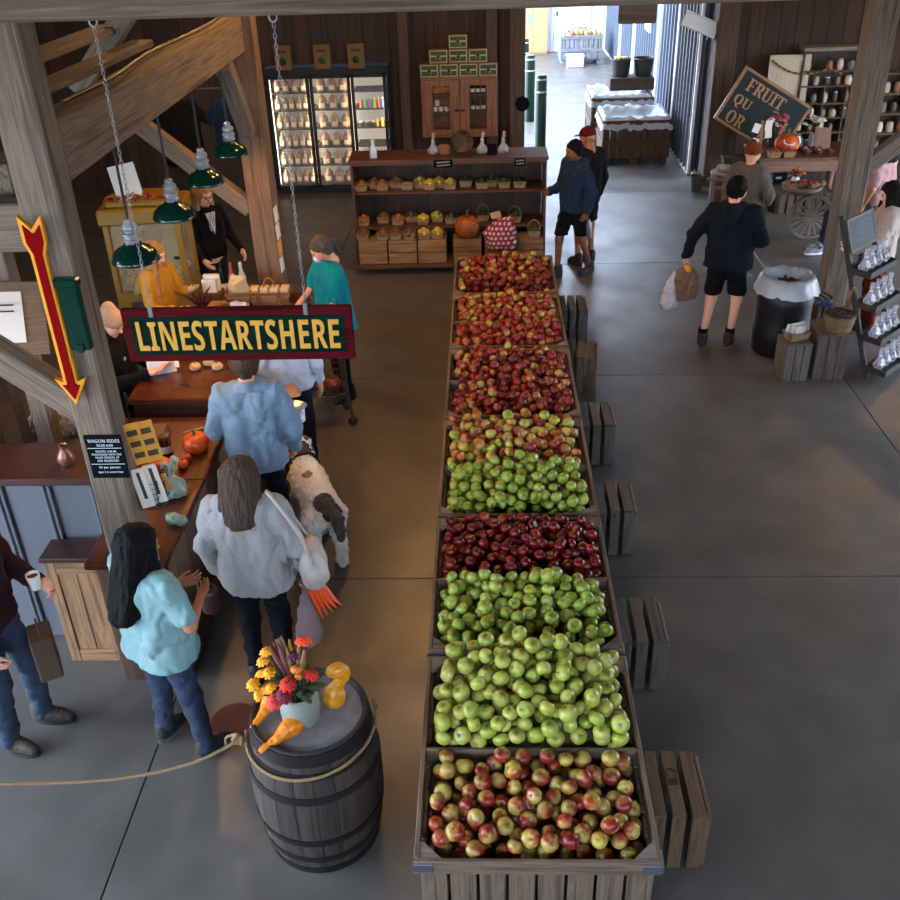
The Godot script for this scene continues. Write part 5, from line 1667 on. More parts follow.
func make_barrel(called: String, label: String, at: Vector3) -> Node3D:
	var t := thing(called, label, "barrel", at)
	var n := 20
	var rows := []
	for s in 2:
		for i in 13:
			pass
	var hs := []
	for i in 13: hs.append(0.9 * i / 12.0)
	var half := PI / n - 0.006
	var outer := []
	for h in hs:
		var row := []
		for k in 4:
			var a := lerpf(-half, half, k / 3.0)
			var r := barrel_r(h) - (0.003 if k == 0 or k == 3 else 0.0)
			row.append(v3(sin(a) * r, h, cos(a) * r))
		outer.append(row)
	var stave := sheet(outer)
	var m := [wood("stave", Color(0.25, 0.20, 0.165), 1, 0.75), wood("stave2", Color(0.20, 0.165, 0.14), 1, 0.75), wood("stave3", Color(0.29, 0.235, 0.19), 1, 0.75)]
	for i in n: part(t, "stave", stave, m[(i * 7) % 3], Vector3.ZERO, v3(0, TAU * i / n, 0))
	part(t, "inner_wall", lathe([Vector2(0.283, 0.02), Vector2(0.325, 0.45), Vector2(0.283, 0.899)], 40), m[1])
	part(t, "rim", lathe([Vector2(0.268, 0.862), Vector2(0.272, 0.897), Vector2(0.278, 0.902), Vector2(0.293, 0.902), Vector2(0.297, 0.896)], 44), wood("rim", Color(0.15, 0.12, 0.105), 1))
	var iron := mat("hoop_iron", Color(0.13, 0.115, 0.11), 0.5, 0.5)
	for h in [[0.01, 0.06], [0.12, 0.165], [0.27, 0.315], [0.585, 0.63], [0.735, 0.78], [0.82, 0.89]]:
		part(t, "hoop", lathe([Vector2(barrel_r(h[0]), h[0]), Vector2(barrel_r(h[0]) + 0.004, h[0]), Vector2(barrel_r(h[1]) + 0.004, h[1]), Vector2(barrel_r(h[1]), h[1])], 44), iron)
	var hd := mat("barrel_head", Color(0.50, 0.49, 0.49), 0.7)
	hd.albedo_texture = noise_tex("conc", 0.006, 6, [])
	triplanar(hd, Vector3(1.6, 1.6, 1.6), false)
	part(t, "head", lathe([Vector2(0.27, 0.86), Vector2(0.27, 0.872), Vector2(0.0, 0.872)], 44), hd)
	return t


func gourd(label: String, at: Vector3, turn: float, upright: bool, c: Color) -> void:
	var t := thing("yellow_gourd", label, "gourd", at, turn, "gourds on the barrel")
	t.scale = Vector3.ONE * 1.25
	var pts: Array
	var rad: Array
	if upright:
		pts = spline([v3(0, 0.005, 0), v3(0, 0.035, 0.0), v3(0.005, 0.07, 0), v3(0.03, 0.105, 0), v3(0.05, 0.14, 0), v3(0.035, 0.17, 0), v3(0.0, 0.165, 0)], 5)
		rad = [0.012, 0.035, 0.045, 0.043, 0.032, 0.024, 0.021, 0.02, 0.02, 0.021, 0.022, 0.024, 0.026, 0.027, 0.026, 0.022]
	else:
		pts = spline([v3(-0.075, 0.03, 0), v3(-0.04, 0.033, 0), v3(0.0, 0.034, 0), v3(0.045, 0.024, 0), v3(0.1, 0.013, 0.008), v3(0.125, 0.01, 0.012)], 5)
		rad = [0.008, 0.026, 0.034, 0.036, 0.034, 0.028, 0.022, 0.018, 0.015, 0.012, 0.01, 0.009, 0.006]
	var rr := []
	for i in pts.size():
		var f := float(i) / (pts.size() - 1) * (rad.size() - 1)
		rr.append(lerpf(rad[int(f)], rad[mini(int(f) + 1, rad.size() - 1)], f - int(f)))
	var prims := []
	for i in pts.size() - 1: prims.append([pts[i], pts[i + 1], rr[i], rr[i + 1], 0.01])
	part(t, "flesh", nets(prims, 0.006, 0.003, 45.0, null, 4), mat("gourd_%d" % int(c.g * 100), c, 0.45))
	part(t, "stalk", tube([pts[-1], pts[-1] + (pts[-1] - pts[-2]).normalized() * 0.016], [0.006, 0.005], 6), mat("stalk", Color(0.33, 0.27, 0.13), 0.9))


func bloom_mesh(r: float, layers: int, petals: int, s: int) -> ArrayMesh:
	var q := RandomNumberGenerator.new()
	q.seed = s
	var l := []
	var petal := xform(ellipsoid(v3(0.5, 0.12, 0.26), 8, 5), at3(v3(0.5, 0, 0)))
	for i in layers:
		var f := 1.0 - float(i) / layers * 0.72
		for k in petals:
			var a := TAU * (k + 0.5 * (i % 2)) / petals + q.randf_range(-0.1, 0.1)
			l.append([petal, Transform3D(Basis(Vector3.UP, a) * Basis(Vector3.BACK, 0.1 + 0.28 * i) * Basis.from_scale(Vector3.ONE * r * f), v3(0, r * 0.1 * i, 0))])
	return join(l)


func build_barrel() -> void:
	rng.seed = 31
	make_barrel("wine_barrel", "dark wooden barrel with iron hoops carrying the flower crock", v3(-0.92, 0, -3.50))
	var y := 0.873
	var c := v3(-0.955, y, -3.47)
	var crock := thing("stone_crock", "pale grey green stoneware crock holding the bouquet", "crock", c)
	crock.scale = Vector3.ONE * 1.25
	part(crock, "pot", lathe([Vector2(0, 0.001), Vector2(0.07, 0.0), Vector2(0.076, 0.008), Vector2(0.08, 0.05), Vector2(0.079, 0.105), Vector2(0.07, 0.124), Vector2(0.068, 0.135), Vector2(0.072, 0.145), Vector2(0.068, 0.148), Vector2(0.063, 0.143), Vector2(0.062, 0.1), Vector2(0, 0.1)], 36), mat("stoneware", Color(0.47, 0.49, 0.46), 0.35))
	var fl := thing("flower_bouquet", "mixed bouquet of zinnias and yellow cockscomb in the crock", "flowers", c + v3(0, 0.14, 0))
	fl.scale = Vector3.ONE * 1.35
	var cols := {"orange": Color(0.86, 0.24, 0.03), "red": Color(0.72, 0.12, 0.05), "magenta": Color(0.42, 0.02, 0.13), "coral": Color(0.80, 0.20, 0.16), "yellow": Color(0.86, 0.58, 0.02), "amber": Color(0.78, 0.42, 0.05), "plum": Color(0.32, 0.03, 0.2)}
	var list := [["orange", v3(0.03, 0.21, -0.06), 0.036], ["coral", v3(-0.065, 0.06, 0.085), 0.036], ["red", v3(-0.015, 0.12, 0.06), 0.036], ["red", v3(0.06, 0.12, 0.015), 0.032], ["magenta", v3(-0.03, 0.085, 0.08), 0.038], ["plum", v3(-0.005, 0.17, -0.03), 0.034], ["plum", v3(0.02, 0.175, -0.06), 0.028], ["amber", v3(0.012, 0.155, 0.02), 0.024], ["amber", v3(0.02, 0.13, 0.03), 0.018]]
	for e in list:
		var dir: Vector3 = (e[1] + v3(0, 0.05, 0)).normalized()
		partx(fl, "bloom", bloom_mesh(e[2], 4, 10, 7), mat("petal_" + e[0], cols[e[0]], 0.7), Transform3D(Basis(Quaternion(Vector3.UP, dir)), e[1]))
		part(fl, "stem", tube([v3(e[1].x * 0.15, -0.06, e[1].z * 0.15), e[1] * v3(0.6, 0.6, 0.6), e[1]], 0.003, 5), mat("green_stem", Color(0.16, 0.24, 0.07), 0.8))
	for e in [v3(-0.105, 0.07, 0.03), v3(-0.12, 0.11, 0.0), v3(-0.09, 0.13, 0.01), v3(-0.115, 0.155, -0.02), v3(-0.13, 0.05, 0.04), v3(-0.08, 0.09, 0.045), v3(-0.1, 0.19, -0.03), v3(-0.15, 0.09, 0.03)]:
		part(fl, "yellow_bloom", bloom_mesh(0.03, 4, 9, 3), mat("petal_yellow", cols.yellow, 0.7), e, v3(rng.randf_range(-0.4, 0.6), 0, rng.randf_range(0, 0.8)))
		part(fl, "stem", tube([v3(e.x * 0.15, -0.06, e.z * 0.15), e * 0.7, e], 0.003, 5), mat("green_stem", Color(0.16, 0.24, 0.07), 0.8))
	var leaf := xform(ellipsoid(v3(0.5, 0.05, 0.2), 8, 5), at3(v3(0.5, 0, 0)))
	for i in 26:
		var a := TAU * i / 26.0 + rng.randf() * 0.3
		partx(fl, "leaf", leaf, mat("leaf_green", Color(0.13, 0.21, 0.07), 0.7), Transform3D(Basis(Vector3.UP, a) * Basis(Vector3.BACK, rng.randf_range(-0.1, 0.9)) * Basis.from_scale(Vector3.ONE * rng.randf_range(0.05, 0.085)), v3(cos(a) * 0.03, rng.randf_range(0.03, 0.08), -sin(a) * 0.03)))
	for i in 14:   # dusty pink plumes and pale seed heads
		var a := rng.randf_range(0.2, 2.9)
		var tip := v3(cos(a) * rng.randf_range(0.04, 0.12) - 0.02, rng.randf_range(0.16, 0.24), -sin(a) * rng.randf_range(0.03, 0.1))
		var pk := i % 2 == 0
		part(fl, "plume", tube([tip * 0.45, tip * 0.75, tip], [0.006, 0.012, 0.004], 6), mat("plume_pink" if pk else "plume_straw", Color(0.40, 0.22, 0.20) if pk else Color(0.45, 0.36, 0.17), 0.9))
	gourd("warty yellow gourd with raised curled neck right of the crock", v3(-0.80, y, -3.575), 0.3, true, Color(0.76, 0.50, 0.06))
	gourd("smooth yellow gourd lying in front of the crock", v3(-1.005, y, -3.345), -2.3 + PI * 0.0, false, Color(0.80, 0.45, 0.02))
	gourd("yellow gourd at the left rim under the yellow blooms", v3(-1.125, y, -3.53), -1.9, false, Color(0.78, 0.46, 0.03))
	# rope round the barrel and away to the left
	var rm := mat("hemp", Color(0.50, 0.40, 0.28), 0.95)
	var loop := []
	for k in 19:
		var a := PI * 0.98 - PI * 1.1 * k / 18.0
		loop.append(v3(cos(a) * 0.335 - 0.92, 0.80 - 0.035 * sin(a) + 0.03 * cos(a), sin(a) * 0.335 - 3.50))
	var rp := thing("barrier_rope", "tan hemp rope round the barrel running left as a barrier", "rope")
	part(rp, "barrel_loop", rope_mesh(loop, 0.009), rm)
	part(rp, "span", rope_mesh([v3(-1.255, 0.78, -3.42), v3(-1.5, 0.70, -3.33), v3(-1.85, 0.655, -3.27), v3(-2.25, 0.675, -3.22), v3(-2.8, 0.76, -3.15), v3(-3.4, 0.9, -3.1)], 0.009), rm)
	part(rp, "knot", join([[rope_mesh([v3(0.0, 0.02, 0.03), v3(-0.035, 0.03, 0.02), v3(-0.04, -0.02, 0.0), v3(-0.01, -0.03, 0.03), v3(0.0, 0.03, 0.04)], 0.009), Transform3D.IDENTITY], [rope_mesh([v3(-0.02, 0.04, 0.03), v3(-0.05, 0.0, 0.03), v3(-0.03, -0.035, 0.02), v3(0.0, -0.01, 0.0)], 0.009), Transform3D.IDENTITY], [rope_mesh([v3(-0.03, 0.0, 0.0), v3(-0.07, -0.04, -0.04), v3(-0.11, -0.07, -0.05), v3(-0.12, -0.12, -0.05)], 0.008), Transform3D.IDENTITY]]), rm, v3(-1.255, 0.785, -3.43))
	var post := thing("rope_post", "wooden post outside the left edge that holds the rope", "post", v3(-3.4, 0, -3.1))
	part(post, "shaft", lathe([Vector2(0.05, 0.02), Vector2(0.045, 1.0), Vector2(0.0, 1.02)], 16), wood("pine", Color(0.60, 0.44, 0.29), 1, 0.7))
	part(post, "foot", lathe([Vector2(0.0, 0.0), Vector2(0.16, 0.0), Vector2(0.15, 0.03), Vector2(0.05, 0.04)], 20), wood("pine", Color(0.60, 0.44, 0.29), 1, 0.7))
	solo("floor_disc", lathe([Vector2(0.0, 0.0), Vector2(0.15, 0.0), Vector2(0.15, 0.006), Vector2(0.0, 0.007)], 32), mat("brick_red", Color(0.30, 0.12, 0.09), 0.7), at3(v3(-1.60, 0.001, -4.27)), "round rusty red disc on the floor behind the barrel", "disc")


class DogPaint extends Paint:
	func at(p: Vector3, _n: Vector3) -> Color:
		var w := Color(0.72, 0.66, 0.57)
		var b := Color(0.045, 0.028, 0.02)
		if p.distance_to(Vector3(0.0, 0.62, -0.33)) < 0.085 or p.distance_to(Vector3(-0.05, 0.55, -0.40)) < 0.09: return b
		if absf(p.z - 0.28) < 0.045 and p.y > 0.52: return b
		if p.z > 0.34 and absf(p.x) > 0.045: return b
		if p.z < -0.44: return b
		if p.distance_to(Vector3(0.03, 0.68, 0.02)) < 0.045: return Color(0.25, 0.17, 0.11)
		if p.distance_to(Vector3(0.12, 0.5, 0.16)) < 0.06: return b
		return w


func build_dog() -> void:
	# faces +z, origin between the feet
	var p := [
		[v3(0, 0.52, -0.26), v3(0, 0.53, 0.16), 0.13, 0.145, 0.03], [v3(0, 0.50, 0.1), v3(0, 0.50, 0.2), 0.135, 0.12, 0.05],
		[v3(0, 0.58, 0.2), v3(0, 0.70, 0.36), 0.10, 0.085, 0.06], [v3(0, 0.73, 0.38), v3(0, 0.72, 0.42), 0.085, 0.08, 0.03], [v3(0, 0.70, 0.44), v3(0, 0.67, 0.53), 0.055, 0.04, 0.03],
		[v3(0, 0.6, -0.35), v3(-0.05, 0.52, -0.45), 0.04, 0.045, 0.03], [v3(-0.05, 0.52, -0.45), v3(-0.06, 0.38, -0.48), 0.05, 0.03, 0.02]]
	for s in [-1.0, 1.0]:
		p.append([v3(s * 0.075, 0.75, 0.36), v3(s * 0.1, 0.64, 0.37), 0.035, 0.03, 0.015])
		p.append([v3(s * 0.08, 0.42, 0.16), v3(s * 0.085, 0.22, 0.15), 0.07, 0.05, 0.05])
		p.append([v3(s * 0.085, 0.22, 0.15), v3(s * 0.085, 0.05, 0.16), 0.048, 0.048, 0.02])
		p.append([v3(s * 0.085, 0.04, 0.16), v3(s * 0.085, 0.035, 0.2), 0.042, 0.036, 0.02])
		p.append([v3(s * 0.085, 0.46, -0.27), v3(s * 0.1, 0.30, -0.21), 0.095, 0.065, 0.05])
		p.append([v3(s * 0.1, 0.30, -0.21), v3(s * 0.095, 0.17, -0.33), 0.06, 0.045, 0.03])
		p.append([v3(s * 0.095, 0.17, -0.33), v3(s * 0.095, 0.04, -0.3), 0.045, 0.045, 0.02])
		p.append([v3(s * 0.095, 0.04, -0.3), v3(s * 0.095, 0.035, -0.25), 0.045, 0.036, 0.02])
	var t := thing("dog", "shaggy white dog with dark brown patches standing by the counter", "dog", v3(-1.33, 0, -6.10), PI + 0.43)
	var m := vcol("dogfur", 0.95)
	m.rim_enabled = true
	m.rim = 0.3
	part(t, "body", nets(p, 0.011, 0.02, 26.0, DogPaint.new(), 2, [[Vector3.DOWN, 0.0]]), m)
	part(t, "nose", ellipsoid(v3(0.018, 0.014, 0.014)), mat("nose", Color(0.03, 0.025, 0.025), 0.3), v3(0, 0.69, 0.565))
	var col := []
	for k in 17:
		var a := TAU * k / 16.0
		col.append(v3(cos(a) * 0.098, 0.66 + sin(a) * 0.07, 0.29 - sin(a) * 0.075))
	part(t, "collar", tube(col, 0.009, 6), cloth("collarband", Color(0.10, 0.07, 0.06)))


func build_cart() -> void:
	var t := thing("produce_cart", "steel wire push cart holding pumpkins under the hanging sign", "cart", v3(-1.66, 0, -8.12), 0.28)
	var m := mat("cart_steel", Color(0.36, 0.33, 0.31), 0.4, 0.8)
	var w := 0.31
	var d := 0.15
	for x in [-w, w]:
		for z in [-d, d]: part(t, "leg", tube([v3(x * 1.08, 0.09, z * 1.1), v3(x, 0.34, z), v3(x * 0.96, 0.82, z)], 0.014, 8), m)
	for y in [0.33, 0.8]: part(t, "frame_ring", tube([v3(-w, y, -d), v3(w, y, -d), v3(w, y, d), v3(-w, y, d), v3(-w, y, -d)], 0.01, 8), m)
	var l := []
	for i in 9:
		var x := lerpf(-w, w, i / 8.0)
		for z in [-d, d]: l.append(wire([v3(x, 0.33, z), v3(x, 0.6, z)], 0.0028))
		l.append(wire([v3(x, 0.33, -d), v3(x, 0.33, d)], 0.0028))
	for i in 4:
		var y := 0.4 + i * 0.066
		l.append(wire([v3(-w, y, -d), v3(w, y, -d), v3(w, y, d), v3(-w, y, d), v3(-w, y, -d)], 0.0028))
	part(t, "wire_basket", join(l), m)
	for x in [-w, w]:
		for z in [-d, d]:
			var c := part(t, "caster", xform(lathe([Vector2(0.0, -0.013), Vector2(0.04, -0.013), Vector2(0.045, -0.006), Vector2(0.045, 0.006), Vector2(0.04, 0.013), Vector2(0.0, 0.013)], 20), at3(Vector3.ZERO, v3(PI / 2, 0, 0))), mat("rubber", Color(0.07, 0.065, 0.06), 0.7), v3(x * 1.08, 0.045, z * 1.1))
			part(c, "fork", box(0.03, 0.07, 0.034, 0.004), m, v3(0, 0.035, 0))
	var q := Transform3D(Basis(Vector3.UP, 0.28), v3(-1.66, 0, -8.12))
	var labs := ["dark orange pumpkin at the left in the wire cart", "dark orange pumpkin in the middle of the wire cart", "dark orange pumpkin at the right in the wire cart"]
	for i in 3: pumpkin(labs[i], q * v3(-0.19 + i * 0.19, 0.345, 0.03 - 0.05 * (i % 2)), 0.088, 0.85, Color(0.52, 0.20, 0.07), "dullpumpkin", 12, "pumpkins in the wire cart")
	# scale stand beside the shirted man
	var s := thing("produce_scale", "white produce scale with oval pan on a wooden stand", "scale", v3(-1.58, 0, -6.72), 0.2)
	part(s, "stand", box(0.14, 0.82, 0.14, 0.01), wood("plankside", Color(0.40, 0.28, 0.19), 1, 0.8), v3(0, 0.41, 0))
	part(s, "housing", box(0.24, 0.07, 0.26, 0.02), mat("white_plastic", Color(0.80, 0.82, 0.85), 0.35), v3(0, 0.855, 0))
	part(s, "pan", lathe([Vector2(0.0, 0.0), Vector2(0.1, 0.005), Vector2(0.14, 0.03), Vector2(0.145, 0.03), Vector2(0.1, 0.0), Vector2(0.0, -0.004)], 28, 0.75), mat("pan_bright", Color(0.6, 0.62, 0.65), 0.25, 0.8), v3(0, 0.9, 0.02))
	part(s, "paper_tray", box(0.22, 0.004, 0.2, 0.0), mat("kraft_light", Color(0.62, 0.50, 0.38), 0.8), v3(-0.03, 0.95, -0.2), v3(0.12, 0.2, 0))
	part(s, "tray_arm", box(0.03, 0.09, 0.03, 0.004), mat("white_plastic", Color(0.80, 0.82, 0.85), 0.35), v3(-0.02, 0.91, -0.12))


# what people hold
func build_held() -> void:
	# tumbler of the grey woman
	var tu := thing("tumbler_jug", "rosy brown tumbler jug in the grey sweatshirt woman's left hand", "jug", v3(-1.715, 0.66, -4.56), 0.2)
	part(tu, "body", lathe([Vector2(0, 0), Vector2(0.05, 0), Vector2(0.055, 0.01), Vector2(0.06, 0.14), Vector2(0.052, 0.165), Vector2(0.03, 0.175)], 24), mat("rosewood", Color(0.27, 0.16, 0.17), 0.35))
	part(tu, "handle", tube(spline([v3(0, 0.17, -0.04), v3(0, 0.215, -0.02), v3(0, 0.215, 0.02), v3(0, 0.17, 0.04)], 5), 0.008, 7), mat("rosewood", Color(0.27, 0.16, 0.17), 0.35))
	# handbag
	var hb := thing("handbag", "cream leather shoulder handbag on the grey sweatshirt woman's right side", "handbag", v3(-1.06, 0.97, -4.58), 0.25)
	hb.scale = v3(1.2, 1.2, 1.2)
	var lm := mat("cream_leather", Color(0.62, 0.58, 0.55), 0.5)
	part(hb, "pouch", nets([[v3(0, 0.06, -0.1), v3(0, 0.05, 0.1), 0.055, 0.055, 0.02], [v3(0.01, 0.0, -0.08), v3(0.01, 0.0, 0.08), 0.065, 0.065, 0.05], [v3(0, 0.11, -0.05), v3(0, 0.11, 0.05), 0.035, 0.035, 0.05]], 0.012, 0.012, 12.0, null, 6), lm)
	part(hb, "strap", tube(spline([v3(0.0, 0.1, 0.12), v3(-0.04, 0.26, 0.09), v3(-0.14, 0.44, 0.02), v3(-0.17, 0.44, -0.06), v3(-0.1, 0.3, -0.13), v3(0.0, 0.1, -0.12)], 6), 0.012, 6, 0.45), lm)
	part(hb, "clasp", lathe([Vector2(0.0, 0.0), Vector2(0.012, 0.0), Vector2(0.012, 0.006), Vector2(0, 0.007)], 12), mat("zinc", Color(0.62, 0.64, 0.67), 0.35, 0.9), v3(0.058, 0.04, 0.03), v3(0, 0, -PI / 2))
	# carrots in a thin bag
	for i in 5:
		var q := thing("carrot", ["thick orange carrot hanging outermost from the thin bag", "orange carrot next to the outermost hanging one", "orange carrot in the middle of the hanging bunch", "orange carrot in the hanging bunch close to the bag", "shortest orange carrot of the hanging bunch"][i], "carrot", v3(-1.06 + 0.016 * i, 0.78, -4.45 - 0.012 * i), 0.0, "bunch of carrots")
		part(q, "root", tube([v3(0, 0.12, 0), v3(0.03 + i * 0.008, 0.02, 0.01), v3(0.06 + 0.012 * i, -0.08 + 0.015 * i, 0.02)], [0.017, 0.014, 0.003], 8), mat("carrot", Color(0.78, 0.24, 0.03), 0.5))
		part(q, "greens", tube([v3(0, 0.12, 0), v3(-0.015, 0.17, 0)], [0.006, 0.004], 5), mat("leaf_green", Color(0.13, 0.21, 0.07), 0.7))
	var film := glassy("bagfilm", Color(0.62, 0.52, 0.55, 0.45), 0.5)
	solo("produce_bag", blob_bag([[v3(0, 0.1, -0.02), v3(0, -0.12, 0.0), 0.04, 0.085, 0.03], [v3(0, 0.16, -0.02), v3(0, 0.28, -0.02), 0.02, 0.012, 0.03]], 0.011, 0.022, 5), film, at3(v3(-1.12, 0.62, -4.52)), "thin pinkish plastic bag hanging from the grey sweatshirt woman's right hand", "bag")
	# left-edge man: cup and carrier
	var cup := thing("paper_cup", "white paper cup held by the man at the left edge", "cup", v3(-2.60, 1.06, -4.28))
	part(cup, "cup", lathe([Vector2(0, 0), Vector2(0.028, 0), Vector2(0.04, 0.1), Vector2(0.036, 0.1), Vector2(0.026, 0.01), Vector2(0, 0.01)], 20), mat("paper", Color(0.78, 0.76, 0.72), 0.8))
	part(cup, "drink", lathe([Vector2(0.034, 0.08), Vector2(0, 0.081)], 20), mat("cider", Color(0.35, 0.16, 0.05), 0.2))
	var cb := thing("carrier_bag", "brown kraft carrier bag with green mark beside the jeans man", "bag", v3(-2.62, 0.5, -4.2), 0.5)
	part(cb, "sack", box(0.13, 0.3, 0.2, 0.01), mat("kraft_dark", Color(0.24, 0.17, 0.10), 0.85), v3(0, 0.15, 0))
	part(cb, "green_mark", ellipsoid(v3(0.004, 0.03, 0.035)), mat("mark_green", Color(0.14, 0.30, 0.10), 0.8), v3(0.066, 0.14, 0.01))
	part(cb, "handle", tube(spline([v3(0, 0.3, -0.05), v3(0, 0.38, -0.02), v3(0, 0.38, 0.02), v3(0, 0.3, 0.05)], 5), 0.005, 6), mat("kraft_dark", Color(0.24, 0.17, 0.10), 0.85))
	# hoodie man's bags
	var pb := thing("paper_bag", "brown paper bag with yellow fruit in the hoodie man's hand", "bag", v3(2.11, 0.50, -9.80), 0.2)
	part(pb, "sack", nets([[v3(-0.07, 0.1, 0), v3(0.07, 0.1, 0), 0.085, 0.085, 0.02], [v3(-0.075, 0.19, 0), v3(0.075, 0.19, 0), 0.08, 0.08, 0.04], [v3(-0.075, 0.27, 0), v3(0.075, 0.27, 0), 0.075, 0.075, 0.04], [v3(-0.05, 0.34, 0), v3(0.05, 0.36, 0), 0.04, 0.03, 0.03]], 0.014, 0.02, 14.0, null, 8), mat("kraft_mid", Color(0.42, 0.31, 0.20), 0.9))
	solo("yellow_squash", ellipsoid(v3(0.05, 0.045, 0.05)), mat("gourd_50", Color(0.76, 0.50, 0.06), 0.45), at3(v3(2.13, 0.87, -9.80)), "yellow squash peeking from the hoodie man's paper bag", "squash")
	solo("white_bag", blob_bag([[v3(0, 0.05, 0), v3(0, 0.22, 0), 0.09, 0.055, 0.04], [v3(0, 0.22, 0), v3(0.03, 0.38, 0), 0.05, 0.02, 0.04]], 0.014, 0.025, 9), mat("white_film", Color(0.66, 0.63, 0.62), 0.5), at3(v3(1.95, 0.47, -9.74)), "white plastic bag hanging left of the hoodie man's paper bag", "bag")
	# boy's steel bottle
	solo("steel_bottle", lathe([Vector2(0, 0), Vector2(0.034, 0), Vector2(0.036, 0.01), Vector2(0.036, 0.19), Vector2(0.022, 0.22), Vector2(0.022, 0.25), Vector2(0, 0.25)], 18), mat("brushed", Color(0.62, 0.63, 0.64), 0.3, 0.8), at3(v3(1.30, 0.56, -11.80), v3(0.1, 0, 0.1)), "brushed steel bottle in the blue jacket boy's hand", "bottle")


# ================================================================ back wall: cooler, cupboard, produce shelf
func build_cooler() -> void:
	rng.seed = 51
	var t := thing("drinks_cooler", "black three door glass cooler full of cider jugs", "cooler", v3(-2.51, 0, -16.05))
	var blk := mat("cooler_black", Color(0.012, 0.012, 0.014), 0.7)
	var wht := mat("cooler_white", Color(0.72, 0.72, 0.70), 0.5)
	part(t, "plinth", box(1.98, 0.1, 0.7, 0.005), blk, v3(0, 0.05, -0.37))
	part(t, "head_panel", box(1.98, 0.1, 0.7, 0.005), blk, v3(0, 1.92, -0.37))
	part(t, "back_panel", box(1.9, 1.8, 0.03, 0.0), wht, v3(0, 0.98, -0.7))
	for x in [-0.975, 0.975]: part(t, "side_panel", box(0.03, 1.8, 0.7, 0.0), blk, v3(x, 0.98, -0.37))
	var edges := [-0.96, -0.27, 0.39, 0.96]
	var led := mat("led_tube", Color(1, 0.95, 0.85), 0.4)
	led.emission_enabled = true
	led.emission = Color(1.0, 0.93, 0.82)
	led.emission_energy_multiplier = 5.0
	var pane := glassy("cooler", Color(0.9, 0.92, 0.92, 0.06), 0.03)
	var shelf_y := [0.14, 0.435, 0.73, 1.025, 1.32, 1.59]
	for i in 3:
		var x0: float = edges[i]
		var x1: float = edges[i + 1]
		var mx := (x0 + x1) / 2
		var w := x1 - x0
		var d := part(t, "door", join([[box(0.05, 1.8, 0.04, 0.004), at3(v3(-w / 2 + 0.028, 0, 0))], [box(0.05, 1.8, 0.04, 0.004), at3(v3(w / 2 - 0.028, 0, 0))], [box(w, 0.06, 0.04, 0.004), at3(v3(0, 0.87, 0))], [box(w, 0.06, 0.04, 0.004), at3(v3(0, -0.87, 0))]]), blk, v3(mx, 0.98, 0))
		part(d, "pane", box(w - 0.1, 1.7, 0.006, 0.0), pane)
		part(d, "handle", box(0.02, 0.4, 0.03, 0.006), blk, v3(w / 2 - 0.03, 0, 0.035))
		for y in shelf_y: part(t, "shelf", box(w - 0.02, 0.014, 0.5, 0.002), blk, v3(mx, y - 0.008, -0.36))
	for i in 4:
		var x: float = edges[i] + (0.045 if i == 0 else -0.045 if i == 3 else 0.0)
		part(t, "led_tube_light", box(0.02, 1.66, 0.02, 0.004), led, v3(x, 0.98, -0.055))
		var l := AreaLight3D.new()
		l.name = "tube_light"
		t.add_child(l, true)
		l.position = v3(x, 0.98, -0.07)
		l.area_size = Vector2(0.05, 1.66)
		l.light_color = Color(1.0, 0.93, 0.82)
		l.light_energy = cooler_energy
		l.area_range = 20.0
		l.shadow_enabled = true
	# jugs
	var half := lathe([Vector2(0, 0), Vector2(0.052, 0), Vector2(0.056, 0.012), Vector2(0.056, 0.12), Vector2(0.045, 0.16), Vector2(0.022, 0.19), Vector2(0.02, 0.205)], 14)
	var gal := lathe([Vector2(0, 0), Vector2(0.07, 0), Vector2(0.076, 0.012), Vector2(0.077, 0.12), Vector2(0.06, 0.17), Vector2(0.025, 0.205), Vector2(0.022, 0.218)], 14)
	var cap := lathe([Vector2(0.024, 0), Vector2(0.024, 0.02), Vector2(0, 0.021)], 12)
	var cid := mat("cider_jug", Color(0.50, 0.39, 0.29), 0.25)
	var lbl := mat("jug_label", Color(0.78, 0.72, 0.62), 0.7)
	var names := ["bottom", "second lowest", "third lowest", "third highest", "second highest", "top"]
	for c in 2:
		for r in 6:
			var n := 5 if c == 0 else 3
			if c == 0 and r == 5: n = 4
			for k in n:
				var w: float = edges[c + 1] - edges[c] - 0.12
				var x: float = -2.51 + edges[c] + 0.06 + w * (k + 0.5) / n
				var j := thing("cider_jug", "%s cider jug on the %s shelf of the %s cooler door" % ["small" if c == 0 else "large", names[r], "left" if c == 0 else "middle"], "jug", v3(x, shelf_y[r], -16.05 - 0.2 - rng.randf() * 0.03), 0, "%s cider jugs, %s shelf" % ["small" if c == 0 else "large", names[r]])
				part(j, "jug", half if c == 0 else gal, cid)
				part(j, "cap", cap, mat("cap_red" if c == 1 and rng.randf() < 0.5 else "cap_tan", Color(0.55, 0.16, 0.12) if c == 1 and k % 2 else Color(0.62, 0.52, 0.42), 0.5), v3(0, 0.2 if c == 0 else 0.213, 0))
				part(j, "paper_label", box(0.066 if c == 0 else 0.085, 0.07, 0.004, 0.001), lbl, v3(0, 0.065, 0.056 if c == 0 else 0.0765))
	# third door: mixed goods
	var x3: float = -2.51 + edges[2]
	var mixed := [[0.14, ["white tub", Color(0.7, 0.7, 0.68), 0.04, 0.09, 5]], [0.435, ["pink drink bottle", Color(0.62, 0.34, 0.34), 0.036, 0.19, 4]], [1.025, ["dark wrapped cheese", Color(0.10, 0.09, 0.08), 0.055, 0.07, 3]], [1.025, ["yellow cheese pack", Color(0.70, 0.52, 0.16), 0.03, 0.12, 2]], [1.32, ["coloured drink can", Color(0.5, 0.3, 0.3), 0.034, 0.14, 6]]]
